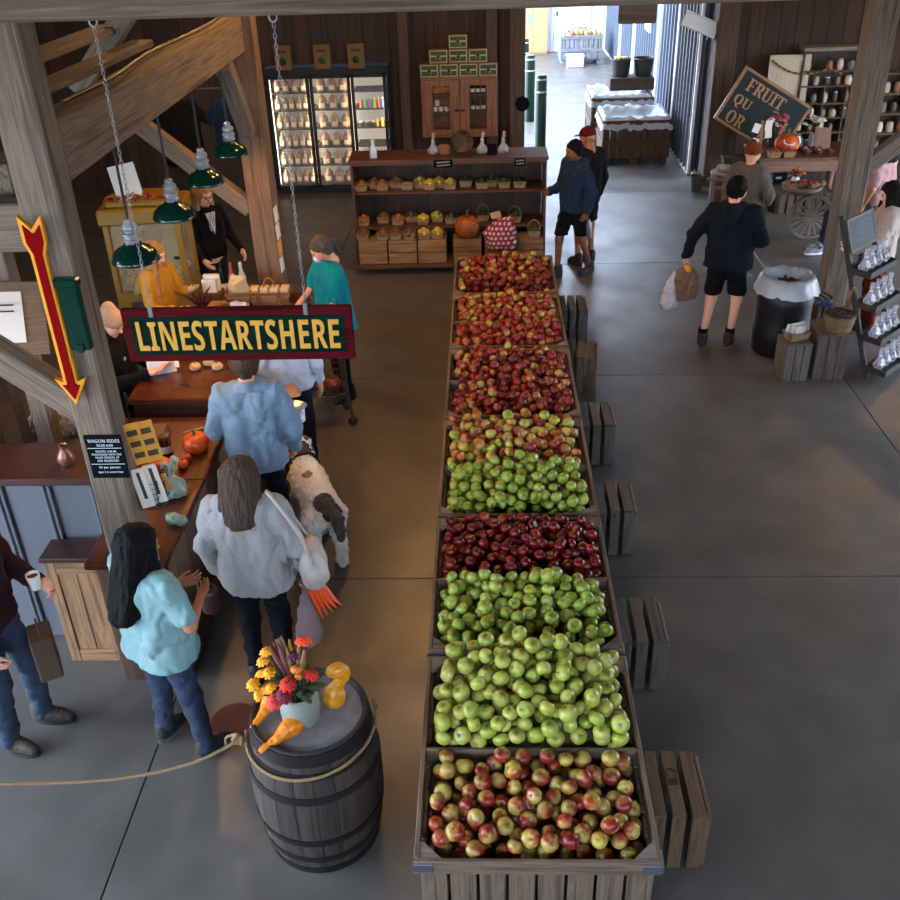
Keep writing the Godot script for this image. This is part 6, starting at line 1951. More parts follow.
	var gay := [Color(0.60, 0.28, 0.24), Color(0.30, 0.52, 0.30), Color(0.44, 0.32, 0.56), Color(0.45, 0.62, 0.16), Color(0.62, 0.20, 0.16), Color(0.20, 0.36, 0.62)]
	var word := ["leftmost", "second", "third", "fourth", "fifth", "rightmost"]
	for e in mixed:
		var q: Array = e[1]
		for k in q[4]:
			var c: Color = gay[k] if q[0] == "coloured drink can" else q[1]
			if q[0] == "pink drink bottle" and k == 0: c = Color(0.66, 0.70, 0.62)
			var x: float = x3 + 0.09 + (0.42 / q[4]) * (k + 0.5) if q[0] != "yellow cheese pack" else x3 + 0.36 + 0.09 * k
			if q[0] == "dark wrapped cheese": x = x3 + 0.1 + k * 0.1
			var o := thing(q[0].replace(" ", "_"), "%s %s in the right cooler door" % [word[k], q[0]], q[0].get_slice(" ", q[0].count(" ")), v3(x, e[0], -16.25), 0, q[0] + "s in the right door")
			part(o, "body", lathe([Vector2(0, 0), Vector2(q[2], 0), Vector2(q[2], q[3] * 0.75), Vector2(q[2] * 0.6, q[3] * 0.92), Vector2(q[2] * 0.55, q[3])], 12), mat("mix_%s" % c.to_html(), c, 0.35))
			part(o, "lid", lathe([Vector2(q[2] * 0.6, 0), Vector2(q[2] * 0.6, 0.015), Vector2(0, 0.016)], 12), mat("lid_white", Color(0.7, 0.7, 0.68), 0.5), v3(0, q[3], 0))
	# kraft bags standing on the cooler
	for i in 3:
		var b := thing("kraft_bag", ["left kraft bag with green apple print above the cooler", "middle kraft bag with green apple print above the cooler", "right kraft bag with green apple print above the cooler"][i], "bag", v3([-3.14, -2.52, -1.99][i], 1.97, -16.0), 0.03, "kraft bags above the cooler")
		part(b, "sack", box(0.26, 0.36, 0.12, 0.008), mat("kraft_tan", Color(0.36, 0.27, 0.14), 0.85), v3(0, 0.18, 0))
		part(b, "apple_print", ellipsoid(v3(0.055, 0.055, 0.004), 16, 8), mat("print_green", Color(0.18, 0.36, 0.08), 0.8), v3(0.0, 0.13, 0.061))
		part(b, "text_print", box(0.15, 0.035, 0.003, 0.0), mat("print_dark", Color(0.14, 0.15, 0.06), 0.8), v3(0, 0.27, 0.061))
		part(b, "top_fold", box(0.262, 0.03, 0.125, 0.004), mat("kraft_tan", Color(0.36, 0.27, 0.14), 0.85), v3(0, 0.352, 0))


func build_cupboard() -> void:
	var t := thing("wall_cupboard", "warm brown wall cupboard with two small glazed doors", "cupboard", v3(-0.39, 0.92, -15.97))
	var wy := wood("cupboard", Color(0.55, 0.33, 0.15), 1, 0.5)
	var wx := wood("cupboard", Color(0.55, 0.33, 0.15), 0, 0.5)
	var dk := wood("cupin", Color(0.48, 0.30, 0.15), 0, 0.7)
	part(t, "back", box(1.16, 0.88, 0.02, 0.0), dk, v3(0, 0.45, -0.12))
	for x in [-0.59, 0.59]: part(t, "side", box(0.025, 0.9, 0.28, 0.003), wy, v3(x, 0.45, 0.01))
	for y in [0.012, 0.89]: part(t, "rail", box(1.2, 0.03, 0.3, 0.004), wx, v3(0, y, 0.01))
	for y in [0.1, 0.37, 0.63]: part(t, "inner_shelf", box(1.14, 0.015, 0.22, 0.0), dk, v3(0, y, -0.01))
	for s in [-1.0, 1.0]:
		var d := part(t, "door", join([[box(0.15, 0.84, 0.022, 0.003), at3(v3(-0.21, 0, 0))], [box(0.15, 0.84, 0.022, 0.003), at3(v3(0.21, 0, 0))], [box(0.28, 0.09, 0.022, 0.003), at3(v3(0, 0.375, 0))], [box(0.28, 0.09, 0.022, 0.003), at3(v3(0, -0.375, 0))]]), wy, v3(s * 0.29, 0.45, 0.15))
		var cg := glassy("cupboard", Color(0.3, 0.3, 0.3, 0.06), 0.3)
		cg.metallic_specular = 0.12
		part(d, "pane", box(0.28, 0.67, 0.004, 0.0), cg)
		part(d, "latch", box(0.07, 0.03, 0.015, 0.003), mat("black_wire", Color(0.05, 0.05, 0.055), 0.5, 0.6), v3(-s * 0.24, -0.04, 0.018))
	var wj := mat("paper", Color(0.78, 0.76, 0.72), 0.8)
	var dkb := mat("amber_glass", Color(0.06, 0.035, 0.02), 0.15)
	for k in 3:
		var j := thing("white_jar", ["left white jar on the cupboard's middle shelf", "middle white jar on the cupboard's middle shelf", "right white jar on the cupboard's middle shelf"][k], "jar", v3(-0.78 + k * 0.09, 1.298, -15.95), 0, "white jars in the cupboard")
		part(j, "pot", lathe([Vector2(0, 0), Vector2(0.036, 0), Vector2(0.036, 0.07), Vector2(0, 0.07)], 12), wj)
		part(j, "lid", lathe([Vector2(0.038, 0.07), Vector2(0.038, 0.085), Vector2(0, 0.086)], 12), mat("lid_grey", Color(0.4, 0.38, 0.36), 0.5))
	solo("white_jar", lathe([Vector2(0, 0), Vector2(0.036, 0), Vector2(0.036, 0.085), Vector2(0, 0.086)], 12), wj, at3(v3(-0.75, 1.385, -15.95)), "white jar stacked on top of the cupboard jars", "jar", "white jars in the cupboard")
	for r in 2:
		for k in 4:
			var j := thing("brown_bottle", "%s brown bottle on the %s shelf of the cupboard's right door" % [["first", "second", "third", "fourth"][k], ["middle", "upper"][r]], "bottle", v3(-0.27 + k * 0.085, [1.298, 1.558][r], -15.95), 0, "brown bottles in the cupboard")
			part(j, "glass", lathe([Vector2(0, 0), Vector2(0.034, 0), Vector2(0.034, 0.1), Vector2(0.014, 0.14), Vector2(0.014, 0.175), Vector2(0, 0.175)], 12), dkb)
			part(j, "paper_label", lathe([Vector2(0.0345, 0.02), Vector2(0.0345, 0.075)], 12), wj)
	solo("pasta_bag", blob_bag([[v3(-0.1, 0.06, 0), v3(0.1, 0.06, 0), 0.06, 0.06, 0.03], [v3(-0.03, 0.12, 0), v3(0.04, 0.13, 0), 0.05, 0.04, 0.04]], 0.014, 0.03, 4), mat("golden", Color(0.60, 0.36, 0.07), 0.5), at3(v3(-0.66, 1.56, -15.93)), "golden bag on the cupboard's upper left shelf", "bag")
	# stacked printed boxes
	var pos := []
	for k in 4: pos.append(v3(-0.85 + k * 0.305, 1.825, -15.95))
	for k in 3: pos.append(v3(-0.70 + k * 0.305, 2.032, -15.95))
	pos.append(v3(-0.395, 2.239, -15.95))
	var lab := ["leftmost printed box in the bottom row of the stack", "second printed box in the bottom row of the stack", "third printed box in the bottom row of the stack", "rightmost printed box in the bottom row of the stack", "left printed box in the middle row of the stack", "centre printed box in the middle row of the stack", "right printed box in the middle row of the stack", "single printed box on top of the stack"]
	for k in 8:
		var b := thing("gift_box", lab[k], "box", pos[k], 0, "green printed cardboard boxes")
		part(b, "carton", box(0.295, 0.204, 0.26, 0.004), mat("carton", Color(0.40, 0.26, 0.14), 0.85), v3(0, 0.102, 0))
		part(b, "border", box(0.27, 0.175, 0.004, 0.0), mat("label_cream", Color(0.62, 0.60, 0.44), 0.8), v3(0, 0.1, 0.1315))
		part(b, "label_field", box(0.245, 0.15, 0.004, 0.0), mat("label_green", Color(0.04, 0.22, 0.12), 0.6), v3(0, 0.1, 0.133))
		part(b, "label_band", box(0.245, 0.02, 0.004, 0.0), mat("label_cream", Color(0.62, 0.60, 0.44), 0.8), v3(0, 0.105, 0.134))
		part(b, "fruit_print", join([[ellipsoid(v3(0.03, 0.03, 0.004)), at3(v3(0.02, -0.03, 0))], [ellipsoid(v3(0.02, 0.025, 0.004)), at3(v3(-0.025, -0.015, 0))]]), mat("label_yellow", Color(0.62, 0.52, 0.12), 0.7), v3(0, 0.1, 0.135))
		part(b, "red_print", ellipsoid(v3(0.02, 0.028, 0.004)), mat("label_red", Color(0.40, 0.10, 0.06), 0.7), v3(0.0, 0.1, 0.137))


func fruit_of(kind: int) -> Array:
	return [["russet_pear", Color(0.52, 0.32, 0.10)], ["yellow_pear", Color(0.70, 0.60, 0.12)], ["green_fig", Color(0.16, 0.20, 0.06)], ["dark_plum", Color(0.07, 0.05, 0.05)], ["brown_potato", Color(0.36, 0.23, 0.11)]][kind]


func fill_basket(at: Vector3, kind: int, where: String) -> void:
	var f := fruit_of(kind)
	var m := mat("fruit_" + f[0], f[1], 0.5)
	var r := 0.04 if kind != 2 else 0.033
	var shape := ellipsoid(v3(r, r * 1.08, r), 10, 7)
	var g: String = f[0].replace("_", " ")
	for k in 7:
		var p := v3(0, 0.105, 0) if k == 6 else v3(cos(k * TAU / 6 + 0.3) * 0.044, 0.062 + 0.012 * (k % 2), sin(k * TAU / 6 + 0.3) * 0.044)
		if kind == 3 and k == 6: p.y = 0.085
		solo(f[0], shape, m, at3(at + p, v3(rng.randf() * 2, rng.randf() * 3, 0), Vector3.ONE * rng.randf_range(0.9, 1.1)), "%s in the splint basket %s" % [g, where], g.get_slice(" ", 1), g + "s " + where)


class DotPaint extends Paint:
	func at(p: Vector3, _n: Vector3) -> Color:
		var q := Vector2(p.x + p.z * 0.6, p.y) / 0.062
		var row := floorf(q.y)
		var f := Vector2(fposmod(q.x + 0.5 * fmod(row, 2.0), 1.0) - 0.5, q.y - row - 0.5)
		return Color(0.50, 0.40, 0.40) if f.length() < 0.32 else Color(0.24, 0.008, 0.018)


func build_produce_shelf() -> void:
	rng.seed = 61
	var z := -12.3
	var t := thing("produce_shelf", "long brown produce shelf with baskets of fruit at the back", "shelf", v3(-0.47, 0, -12.56))
	var wx := wood("pshelf", Color(0.36, 0.21, 0.11), 0, 0.6)
	var wy := wood("pshelf", Color(0.36, 0.21, 0.11), 1, 0.6)
	var w := 2.5
	part(t, "top_board", box(w + 0.04, 0.04, 0.54, 0.006), wx, v3(0, 1.43, 0))
	for x in [-1.0, 1.0]: part(t, "side_board", box(0.035, 1.32, 0.5, 0.005), wy, v3(x * (w / 2 - 0.0175), 0.75, 0))
	for y in [1.02, 0.565]: part(t, "shelf_board", box(w - 0.07, 0.03, 0.48, 0.004), wx, v3(0, y, 0.005))
	part(t, "base_board", box(w, 0.05, 0.72, 0.005), wx, v3(0, 0.11, 0.1))
	part(t, "front_lip", box(w, 0.035, 0.02, 0.003), wx, v3(0, 1.4, 0.26))
	var n := 13
	for i in n:
		var bw := (w - 0.07) / n
		part(t, "back_plank", box(bw - 0.006, 1.28, 0.016, 0.002), wood("pback%d" % (i % 3), [Color(0.26, 0.14, 0.07), Color(0.20, 0.11, 0.06), Color(0.30, 0.165, 0.08)][i % 3], 1, 0.7), v3(-w / 2 + 0.035 + bw * (i + 0.5), 0.77, -0.235))
	part(t, "back_panel", box(w - 0.08, 1.27, 0.008, 0.0), wood("pback1", Color(0.19, 0.11, 0.065), 1, 0.7), v3(0, 0.77, -0.247))
	for x in [-1.15, 1.15]:
		for zz in [-0.2, 0.2]: part(t, "caster", xform(lathe([Vector2(0, -0.015), Vector2(0.04, -0.015), Vector2(0.043, 0), Vector2(0.04, 0.015), Vector2(0, 0.015)], 16), at3(Vector3.ZERO, v3(PI / 2, 0, 0))), mat("rubber", Color(0.07, 0.065, 0.06), 0.7), v3(x, 0.043, zz))
	# rows: [px, kind]
	var row1 := [[358, 0], [371, 0], [380, 0], [393, 0], [405, -1], [418, 1], [428, 1], [437, 1], [449, 1], [465, 2], [481, 2], [491, 2], [504, 2], [520, 3]]
	var row2 := [[358, 0], [378, 0], [394, 0], [407, 4], [420, 1], [434, 1], [449, 2], [482, 2], [515, 2]]
	var row3 := [[358, 4], [379, 4], [392, 4], [406, 4], [421, 1], [435, 1], [534, 2]]
	var ord := ["first", "second", "third", "fourth", "fifth", "sixth", "seventh", "eighth", "ninth", "tenth", "eleventh", "twelfth", "thirteenth", "fourteenth"]
	var rn := ["upper shelf", "middle shelf", "crate tops"]
	var ys := [1.036, 0.581, 0.452]
	var zz2 := [-12.45, -12.45, -12.25]
	for r in 3:
		var row: Array = [row1, row2, row3][r]
		for i in row.size():
			var e: Array = row[i]
			var x: float = -1.71 + (e[0] - 350) * 0.0127
			var at := v3(x, ys[r], zz2[r] - (0.09 if i % 2 == 1 and r < 2 and e[0] < 500 else 0.0))
			var where := "%s from the left on the %s" % [ord[i], rn[r]]
			var handled: bool = e[0] in [482, 515, 534]
			var b := till("splint_basket", "small splint basket %s" % where + (" with a tall handle" if handled else ""), at, rng.randf_range(-0.1, 0.1), 0.165, 0.15, 0.085, "splint baskets on the produce shelf")
			if handled:
				var arc := []
				for k in 11:
					var a := PI * k / 10.0
					arc.append(v3(cos(a) * 0.082, 0.08 + sin(a) * 0.13, 0))
				part(b, "handle", tube(arc, 0.006, 6), wood("splint66", Color(0.66, 0.54, 0.37), 0, 0.8))
			if e[1] >= 0: fill_basket(at, e[1], where)
			else: solo("pink_cloth", blob_bag([[v3(-0.03, 0.05, 0), v3(0.03, 0.05, 0), 0.04, 0.04, 0.02]], 0.012, 0.01), mat("pinkcloth", Color(0.58, 0.44, 0.38), 0.9), at3(at), "pinkish cloth in the otherwise empty splint basket", "cloth")
	# pine boxes under
	var cx := [-1.48, -1.09, -0.70, -0.24, 0.17, 0.56]
	var cl := ["leftmost", "second", "third", "fourth", "fifth", "rightmost"]
	for i in 6:
		var c := thing("pine_box", "%s pale pine box along the bottom of the produce shelf" % cl[i], "box", v3(cx[i], 0.136, -12.33), 0, "pine boxes under the produce shelf")
		var pm := wood("palepine", Color(0.62, 0.47, 0.29), 0, 0.7)
		for k in 2: part(c, "front_slat", box(0.37, 0.145, 0.014, 0.003), pm, v3(0, 0.075 + k * 0.155, 0.17))
		for k in 2: part(c, "rear_slat", box(0.37, 0.145, 0.014, 0.003), pm, v3(0, 0.075 + k * 0.155, -0.17))
		for s in [-1.0, 1.0]: part(c, "end_panel", box(0.02, 0.3, 0.325, 0.003), pm, v3(s * 0.175, 0.152, 0))
		part(c, "lid", box(0.37, 0.012, 0.355, 0.003), pm, v3(0, 0.309, 0))
	# carved pumpkin and dotted cloth bag
	var pk := pumpkin("large tan pumpkin with a carved face among the baskets", v3(-0.24, 0.452, -12.26), 0.165, 1.0, Color(0.62, 0.32, 0.07), "tanpumpkin", 12)
	var cm := mat("carving", Color(0.66, 0.42, 0.16), 0.7)
	part(pk, "carved_face", join([[ellipsoid(v3(0.02, 0.035, 0.015)), at3(v3(0.06, 0.2, 0.135))], [ellipsoid(v3(0.018, 0.02, 0.012)), at3(v3(0.02, 0.24, 0.15))], [ellipsoid(v3(0.018, 0.02, 0.012)), at3(v3(0.1, 0.23, 0.115))], [tube(spline([v3(0.01, 0.13, 0.148), v3(0.06, 0.115, 0.146), v3(0.11, 0.14, 0.116)], 5), 0.009, 6), Transform3D.IDENTITY]]), cm, Vector3.ZERO, v3(0, -0.165 * 40.0 + 0.2, 0))
	var db := thing("dotted_bag", "red cloth bag with white spots hung by the produce shelf", "bag", v3(0.19, 0.3, -12.05))
	part(db, "cloth", nets([[v3(-0.08, 0.14, 0), v3(0.1, 0.13, 0), 0.1, 0.1, 0.03], [v3(-0.06, 0.26, 0), v3(0.1, 0.28, 0), 0.1, 0.1, 0.06], [v3(-0.03, 0.38, 0), v3(0.1, 0.4, 0), 0.07, 0.075, 0.06], [v3(-0.18, 0.26, 0.02), v3(-0.08, 0.33, 0), 0.05, 0.06, 0.04]], 0.009, 0.014, 9.0, DotPaint.new(), 3), vcol("spotted", 0.9))
	solo("price_card", box(0.13, 0.004, 0.1, 0.0), mat("kraft_light", Color(0.62, 0.50, 0.38), 0.8), at3(v3(0.13, 0.79, -12.07), v3(0.6, 0.3, 0.2)), "tan card on top of the red spotted bag", "card")
	# things on the shelf top
	var y := 1.451
	for e in [[433, "left cellophane bag of snacks on the shelf top"], [482, "cellophane bag of snacks beside the tilted bushel basket"], [503, "rightmost cellophane bag of snacks on the shelf top"]]:
		snack_bag(e[1], v3(-1.71 + (e[0] - 350) * 0.0127, y, -12.45), 0.13, 0.27)
	var bt := thing("clear_bottle", "clear twisted bag on the left of the shelf top", "bag", v3(-1.42, y, -12.45))
	part(bt, "film", lathe([Vector2(0, 0), Vector2(0.05, 0), Vector2(0.05, 0.1), Vector2(0.02, 0.17), Vector2(0.03, 0.22)], 12), glassy("clear", Color(0.85, 0.9, 0.92, 0.35), 0.08))
	bushel("tan bushel basket tilted on its side on the shelf top", v3(-0.32, y + 0.14, -12.52), 0.14, 0.2, v3(1.25, 0.2, 0), Color(0.48, 0.38, 0.25))
	solo("dark_card", box(0.13, 0.14, 0.02, 0.003), mat("slate", Color(0.05, 0.065, 0.08), 0.8), at3(v3(0.09, y + 0.07, -12.44)), "dark blank card between cellophane bags on the shelf top", "card")
	solo("bread_bag", box(0.16, 0.13, 0.12, 0.03), mat("kraft_mid", Color(0.42, 0.31, 0.20), 0.9), at3(v3(-0.52, y + 0.065, -12.5)), "tan paper bag behind the left cellophane bag", "bag")
	for e in [[443, "left chalk price tag on the shelf front", 0.24], [519, "right chalk price tag on the shelf front", 0.14]]:
		var tg := thing("chalk_tag", e[1], "tag", v3(-1.71 + (e[0] - 350) * 0.0127, 1.40, -12.27), 0, "chalk tags on the produce shelf")
		part(tg, "slate", box(e[2], 0.1, 0.01, 0.003), mat("slate", Color(0.05, 0.065, 0.08), 0.8), v3(0, 0, 0))
		for k in 2: part(tg, "chalk_line", box(e[2] * 0.7, 0.018, 0.002, 0.0), mat("chalk_grey", Color(0.45, 0.48, 0.5), 0.9), v3(0.005 * k, 0.018 - k * 0.038, 0.0062), v3(0, 0, 0.06))
	solo("round_plaque", xform(lathe([Vector2(0, 0), Vector2(0.12, 0), Vector2(0.12, 0.015), Vector2(0, 0.016)], 8), at3(Vector3.ZERO, v3(PI / 2, 0, 0))), mat("slate", Color(0.05, 0.065, 0.08), 0.8), at3(v3(0.60, 1.38, -15.945)), "dark eight sided plaque on the passage corner post", "plaque")



func snack_bag(label: String, at: Vector3, w: float, h: float, group := "") -> Node3D:
	var b := thing("cellophane_bag", label, "bag", at, 0, group)
	var key := "snack%.2f" % h
	if not xcache.has(key):
		xcache[key] = [nets([[v3(-w * 0.22, h * 0.25, 0), v3(w * 0.22, h * 0.25, 0), w * 0.3, w * 0.3, 0.02], [v3(0, h * 0.3, 0), v3(0, h * 0.72, 0), w * 0.34, w * 0.1, 0.05], [v3(0, h * 0.72, 0), v3(w * 0.1, h, 0), w * 0.08, w * 0.18, 0.02]], 0.011, 0.016, 30.0, null, 3), nets([[v3(-w * 0.16, h * 0.2, 0), v3(w * 0.16, h * 0.2, 0), w * 0.24, w * 0.24, 0.02]], 0.014, 0.02, 40.0, null, 5)]
	part(b, "contents", xcache[key][1], mat("snack", Color(0.45, 0.28, 0.15), 0.7))
	var fm := mat("cellophane", Color(0.80, 0.82, 0.86, 0.34), 0.28)
	fm.transparency = BaseMaterial3D.TRANSPARENCY_ALPHA
	fm.metallic_specular = 0.9
	part(b, "film", xcache[key][0], fm)
	part(b, "tie", lathe([Vector2(w * 0.13, 0), Vector2(w * 0.13, 0.01)], 8), mat("paper", Color(0.78, 0.76, 0.72), 0.8), v3(0, h * 0.72, 0))
	return b


func bushel(label: String, at: Vector3, r: float, h: float, rot := Vector3.ZERO, c := Color(0.58, 0.45, 0.29)) -> Node3D:
	var t := thing("bushel_basket", label, "basket", at)
	t.rotation = rot
	var wy := wood("bushel%d" % int(c.r * 100), c, 1, 0.8, false)
	var n := 14
	for k in n:
		var a := TAU * k / n
		var q := PI / n * 0.94
		var rows := []
		for i in 4:
			var f := i / 3.0
			var rr := r * (0.78 + 0.22 * f)
			rows.append([v3(sin(a - q) * rr, h * f, cos(a - q) * rr), v3(sin(a) * rr, h * f, cos(a) * rr), v3(sin(a + q) * rr, h * f, cos(a + q) * rr)])
		part(t, "splint", sheet(rows), wy)
	part(t, "bottom", lathe([Vector2(0, 0.004), Vector2(r * 0.78, 0.004)], 20), wy)
	for y in [0.08, 0.5, 0.94]:
		part(t, "hoop", lathe([Vector2(r * (0.785 + 0.22 * y), h * y - h * 0.07), Vector2(r * (0.80 + 0.22 * y), h * y), Vector2(r * (0.79 + 0.22 * y), h * y + h * 0.06)], 24), wood("bushelhoop%d" % int(c.r * 100), c * 0.82, 0, 0.8, false))
	return t


# ================================================================ snack stand between the posts
func build_stand() -> void:
	rng.seed = 91
	var t := thing("snack_table", "brown table with paper filled baskets before the timber post", "table", v3(-2.30, 0, -8.83))
	part(t, "table_top", box(1.12, 0.04, 0.55, 0.006), wood("redtop2", Color(0.36, 0.16, 0.085), 0, 0.25), v3(0, 0.93, 0))
	part(t, "apron", box(1.06, 0.3, 0.025, 0.004), wood("redboard", Color(0.24, 0.10, 0.06), 0, 0.4), v3(0, 0.76, 0.24))
	for x in [-0.5, 0.5]:
		for z in [-0.22, 0.22]: part(t, "leg", box(0.06, 0.91, 0.06, 0.006), wood("redboard", Color(0.24, 0.10, 0.06), 1, 0.4), v3(x, 0.455, z))
	var y := 0.951
	var pp := mat("waxpaper", Color(0.70, 0.60, 0.46), 0.8)
	till("tall_chip_basket", "tall chip basket stuffed with crumpled paper bags", v3(-2.42, y, -8.82), 0.1, 0.24, 0.2, 0.15, "", Color(0.58, 0.41, 0.22))
	for k in 5: solo("paper_sleeve", box(0.13, 0.2, 0.03, 0.008), pp, at3(v3(-2.48 + k * 0.03, y + 0.17 + 0.01 * (k % 3), -8.88 + 0.03 * k), v3(-0.3 + 0.1 * k, 0.3 * (k - 2), 0.2 * (k - 2))), "%s crumpled paper sleeve in the tall chip basket" % ["first", "second", "third", "fourth", "fifth"][k], "bag", "paper sleeves in the tall basket")
	var hb := till("handled_basket", "long chip basket with bent handle and paper cups", v3(-2.12, y, -8.86), 0.0, 0.42, 0.2, 0.13, "", Color(0.60, 0.42, 0.22))
	var arc := []
	for k in 11: arc.append(v3(cos(PI * k / 10.0) * 0.06, 0.12 + sin(PI * k / 10.0) * 0.13, 0))
	part(hb, "handle", tube(arc, 0.01, 6), wood("splint60", Color(0.60, 0.42, 0.22), 0, 0.8))
	for k in 2: part(hb, "band", box(0.05, 0.13, 0.008, 0.001), wood("bandw", Color(0.42, 0.26, 0.13), 1), v3(-0.1 + k * 0.2, 0.065, 0.095), v3(0.1, 0, 0))
	for k in 4: solo("napkin_stack", box(0.085, 0.06, 0.11, 0.008), pp, at3(v3(-2.27 + k * 0.1, y + 0.13, -8.86)), "%s pale napkin stack in the long chip basket" % ["leftmost", "second", "third", "rightmost"][k], "napkins", "napkins in the long basket")
	var tr := thing("napkin_box", "small brown tray holding white paper cartons", "tray", v3(-2.70, y, -8.90))
	part(tr, "tray", box(0.2, 0.11, 0.18, 0.008), wood("bandw", Color(0.42, 0.26, 0.13), 0), v3(0, 0.055, 0))
	part(tr, "carton", box(0.16, 0.18, 0.05, 0.006), mat("paper", Color(0.78, 0.76, 0.72), 0.8), v3(0, 0.18, -0.03))
	part(tr, "carton", box(0.14, 0.15, 0.05, 0.006), mat("paper", Color(0.78, 0.76, 0.72), 0.8), v3(-0.01, 0.165, 0.03))
	# dried bunches
	var w1 := thing("amaranth_bunch", "dark crimson dried amaranth on the snack table", "bunch", v3(-2.78, y, -8.70))
	for k in 14:
		var a := rng.randf_range(0, TAU)
		var l := rng.randf_range(0.16, 0.32)
		part(w1, "spike", tube([v3(0, 0.0, 0), v3(cos(a) * l * 0.4, l * 0.5, sin(a) * l * 0.3), v3(cos(a) * l * 0.9, l * 0.75, sin(a) * l * 0.5)], [0.006, 0.014, 0.004], 6), mat("amaranth", Color(0.26, 0.03, 0.06), 0.8))
	var w2 := thing("wheat_bunch", "golden brown dried wheat bunch on the snack table", "bunch", v3(-2.64, y, -8.63))
	for k in 26:
		var a := rng.randf_range(-0.7, 0.7)
		var l := rng.randf_range(0.14, 0.24)
		part(w2, "ear", tube([v3(-0.09, 0.02, 0), v3(0, 0.06 + 0.04 * cos(a * 4), sin(a) * 0.05), v3(l * 0.7, 0.05 + 0.05 * cos(a * 9), sin(a) * 0.11)], [0.004, 0.011, 0.007], 5), mat("wheat%d" % (k % 2), [Color(0.48, 0.27, 0.07), Color(0.56, 0.34, 0.10)][k % 2], 0.8))
	solo("clear_pouch", blob_bag([[v3(-0.05, 0.05, 0), v3(0.05, 0.05, 0), 0.05, 0.045, 0.03]], 0.011, 0.025, 8), glassy("pouch", Color(0.75, 0.76, 0.82, 0.5), 0.15), at3(v3(-2.38, y, -8.63)), "crumpled clear pouch in front of the tall chip basket", "pouch")
	var wr := thing("twig_wreath", "small brown twig wreath lying on the snack table", "wreath", v3(-2.18, y + 0.015, -8.64))
	for k in 3:
		var ring := []
		for i in 17: ring.append(v3(cos(TAU * i / 16) * (0.09 + 0.008 * sin(i * 2.0 + k)), 0.008 * cos(i * 3.0 + k * 2), sin(TAU * i / 16) * (0.07 + 0.008 * cos(i * 2.0 + k))))
		part(wr, "twig", tube(ring, 0.007, 5), mat("twig", Color(0.33, 0.22, 0.12), 0.9))
	# popcorn machine
	var pm := thing("popcorn_machine", "yellow framed popcorn machine with glass sides", "machine", v3(-3.52, 0.0, -9.75), 0.1)
	var ye := mat("machine_yellow", Color(0.46, 0.34, 0.05), 0.45)
	part(pm, "base", box(0.78, 0.85, 0.6, 0.01), ye, v3(0, 0.425, 0))
	part(pm, "base_panel", box(0.5, 0.4, 0.02, 0.004), mat("machine_grey", Color(0.20, 0.18, 0.16), 0.4), v3(0, 0.55, 0.3))
	for x in [-0.36, 0.36]:
		for z in [-0.27, 0.27]: part(pm, "corner_post", box(0.06, 0.72, 0.06, 0.006), ye, v3(x, 1.21, z))
	part(pm, "roof", box(0.84, 0.16, 0.66, 0.02), ye, v3(0, 1.65, 0))
	part(pm, "roof_cap", box(0.66, 0.06, 0.5, 0.02), ye, v3(0, 1.76, 0))
	for z in [-0.27, 0.27]: part(pm, "pane", box(0.66, 0.7, 0.006, 0.0), glassy("warmpane", Color(0.8, 0.75, 0.6, 0.16), 0.05), v3(0, 1.21, z))
	for x in [-0.36, 0.36]: part(pm, "pane", box(0.006, 0.7, 0.48, 0.0), glassy("warmpane", Color(0.8, 0.75, 0.6, 0.16), 0.05), v3(x, 1.21, 0))
	part(pm, "kettle", lathe([Vector2(0, 0), Vector2(0.1, 0), Vector2(0.12, 0.03), Vector2(0.12, 0.15), Vector2(0.06, 0.18), Vector2(0, 0.18)], 22), mat("kettle_steel", Color(0.55, 0.52, 0.48), 0.3, 0.8), v3(0.02, 1.3, 0))
	part(pm, "door_latch", box(0.05, 0.03, 0.03, 0.004), mat("black_wire", Color(0.05, 0.05, 0.055), 0.5, 0.6), v3(0.3, 1.2, 0.29))
	var corn := []
	var kern := ellipsoid(v3(0.014, 0.012, 0.013), 6, 4)
	for k in 420: corn.append([kern, at3(v3(rng.randf_range(-0.3, 0.3), 0.87 + rng.randf() * rng.randf() * 0.16, rng.randf_range(-0.22, 0.22)), v3(rng.randf() * 6, rng.randf() * 6, 0))])
	var pc := solo("popcorn_heap", join(corn), mat("popcorn", Color(0.72, 0.58, 0.26), 0.8), at3(v3(-3.52, 0, -9.75), v3(0, 0.1, 0)), "heap of yellow popcorn inside the popcorn machine", "popcorn")
	pc.set_meta("kind", "stuff")
	# clothes rail behind
	var rl := thing("clothes_rail", "black rail with hung garments behind the popcorn machine", "rail", v3(-3.3, 0, -11.2))
	part(rl, "bar", tube([v3(-0.9, 2.55, 0), v3(0.75, 2.55, 0)], 0.014, 8), mat("black_pipe", Color(0.05, 0.05, 0.06), 0.5))
	for x in [-0.9, 0.75]: part(rl, "upright", tube([v3(x, 0, 0), v3(x, 2.55, 0)], 0.016, 8), mat("black_pipe", Color(0.05, 0.05, 0.06), 0.5))
	garment("blue tee shirt hanging behind the lamp row", v3(-2.87, 2.53, -11.2), Color(0.045, 0.115, 0.19), "tealshirt", 0.46, 0.62)
	garment("large black garment hanging behind the popcorn machine", v3(-3.45, 2.53, -11.2), Color(0.02, 0.022, 0.025), "blackhang", 0.56, 0.85)
	solo("white_poster", box(0.26, 0.34, 0.012, 0.002), mat("paper", Color(0.78, 0.76, 0.72), 0.8), at3(v3(-3.62, 1.96, -9.62), v3(-0.1, 0.4, 0.12)), "white paper sheet standing on the popcorn machine", "paper")
	var ga := thing("leaf_garland", "orange leaf garland along the popcorn machine top", "garland", v3(-3.5, 1.79, -9.55), 0.1)
	var leaf := xform(ellipsoid(v3(0.5, 0.06, 0.3), 8, 5), at3(v3(0.5, 0, 0)))
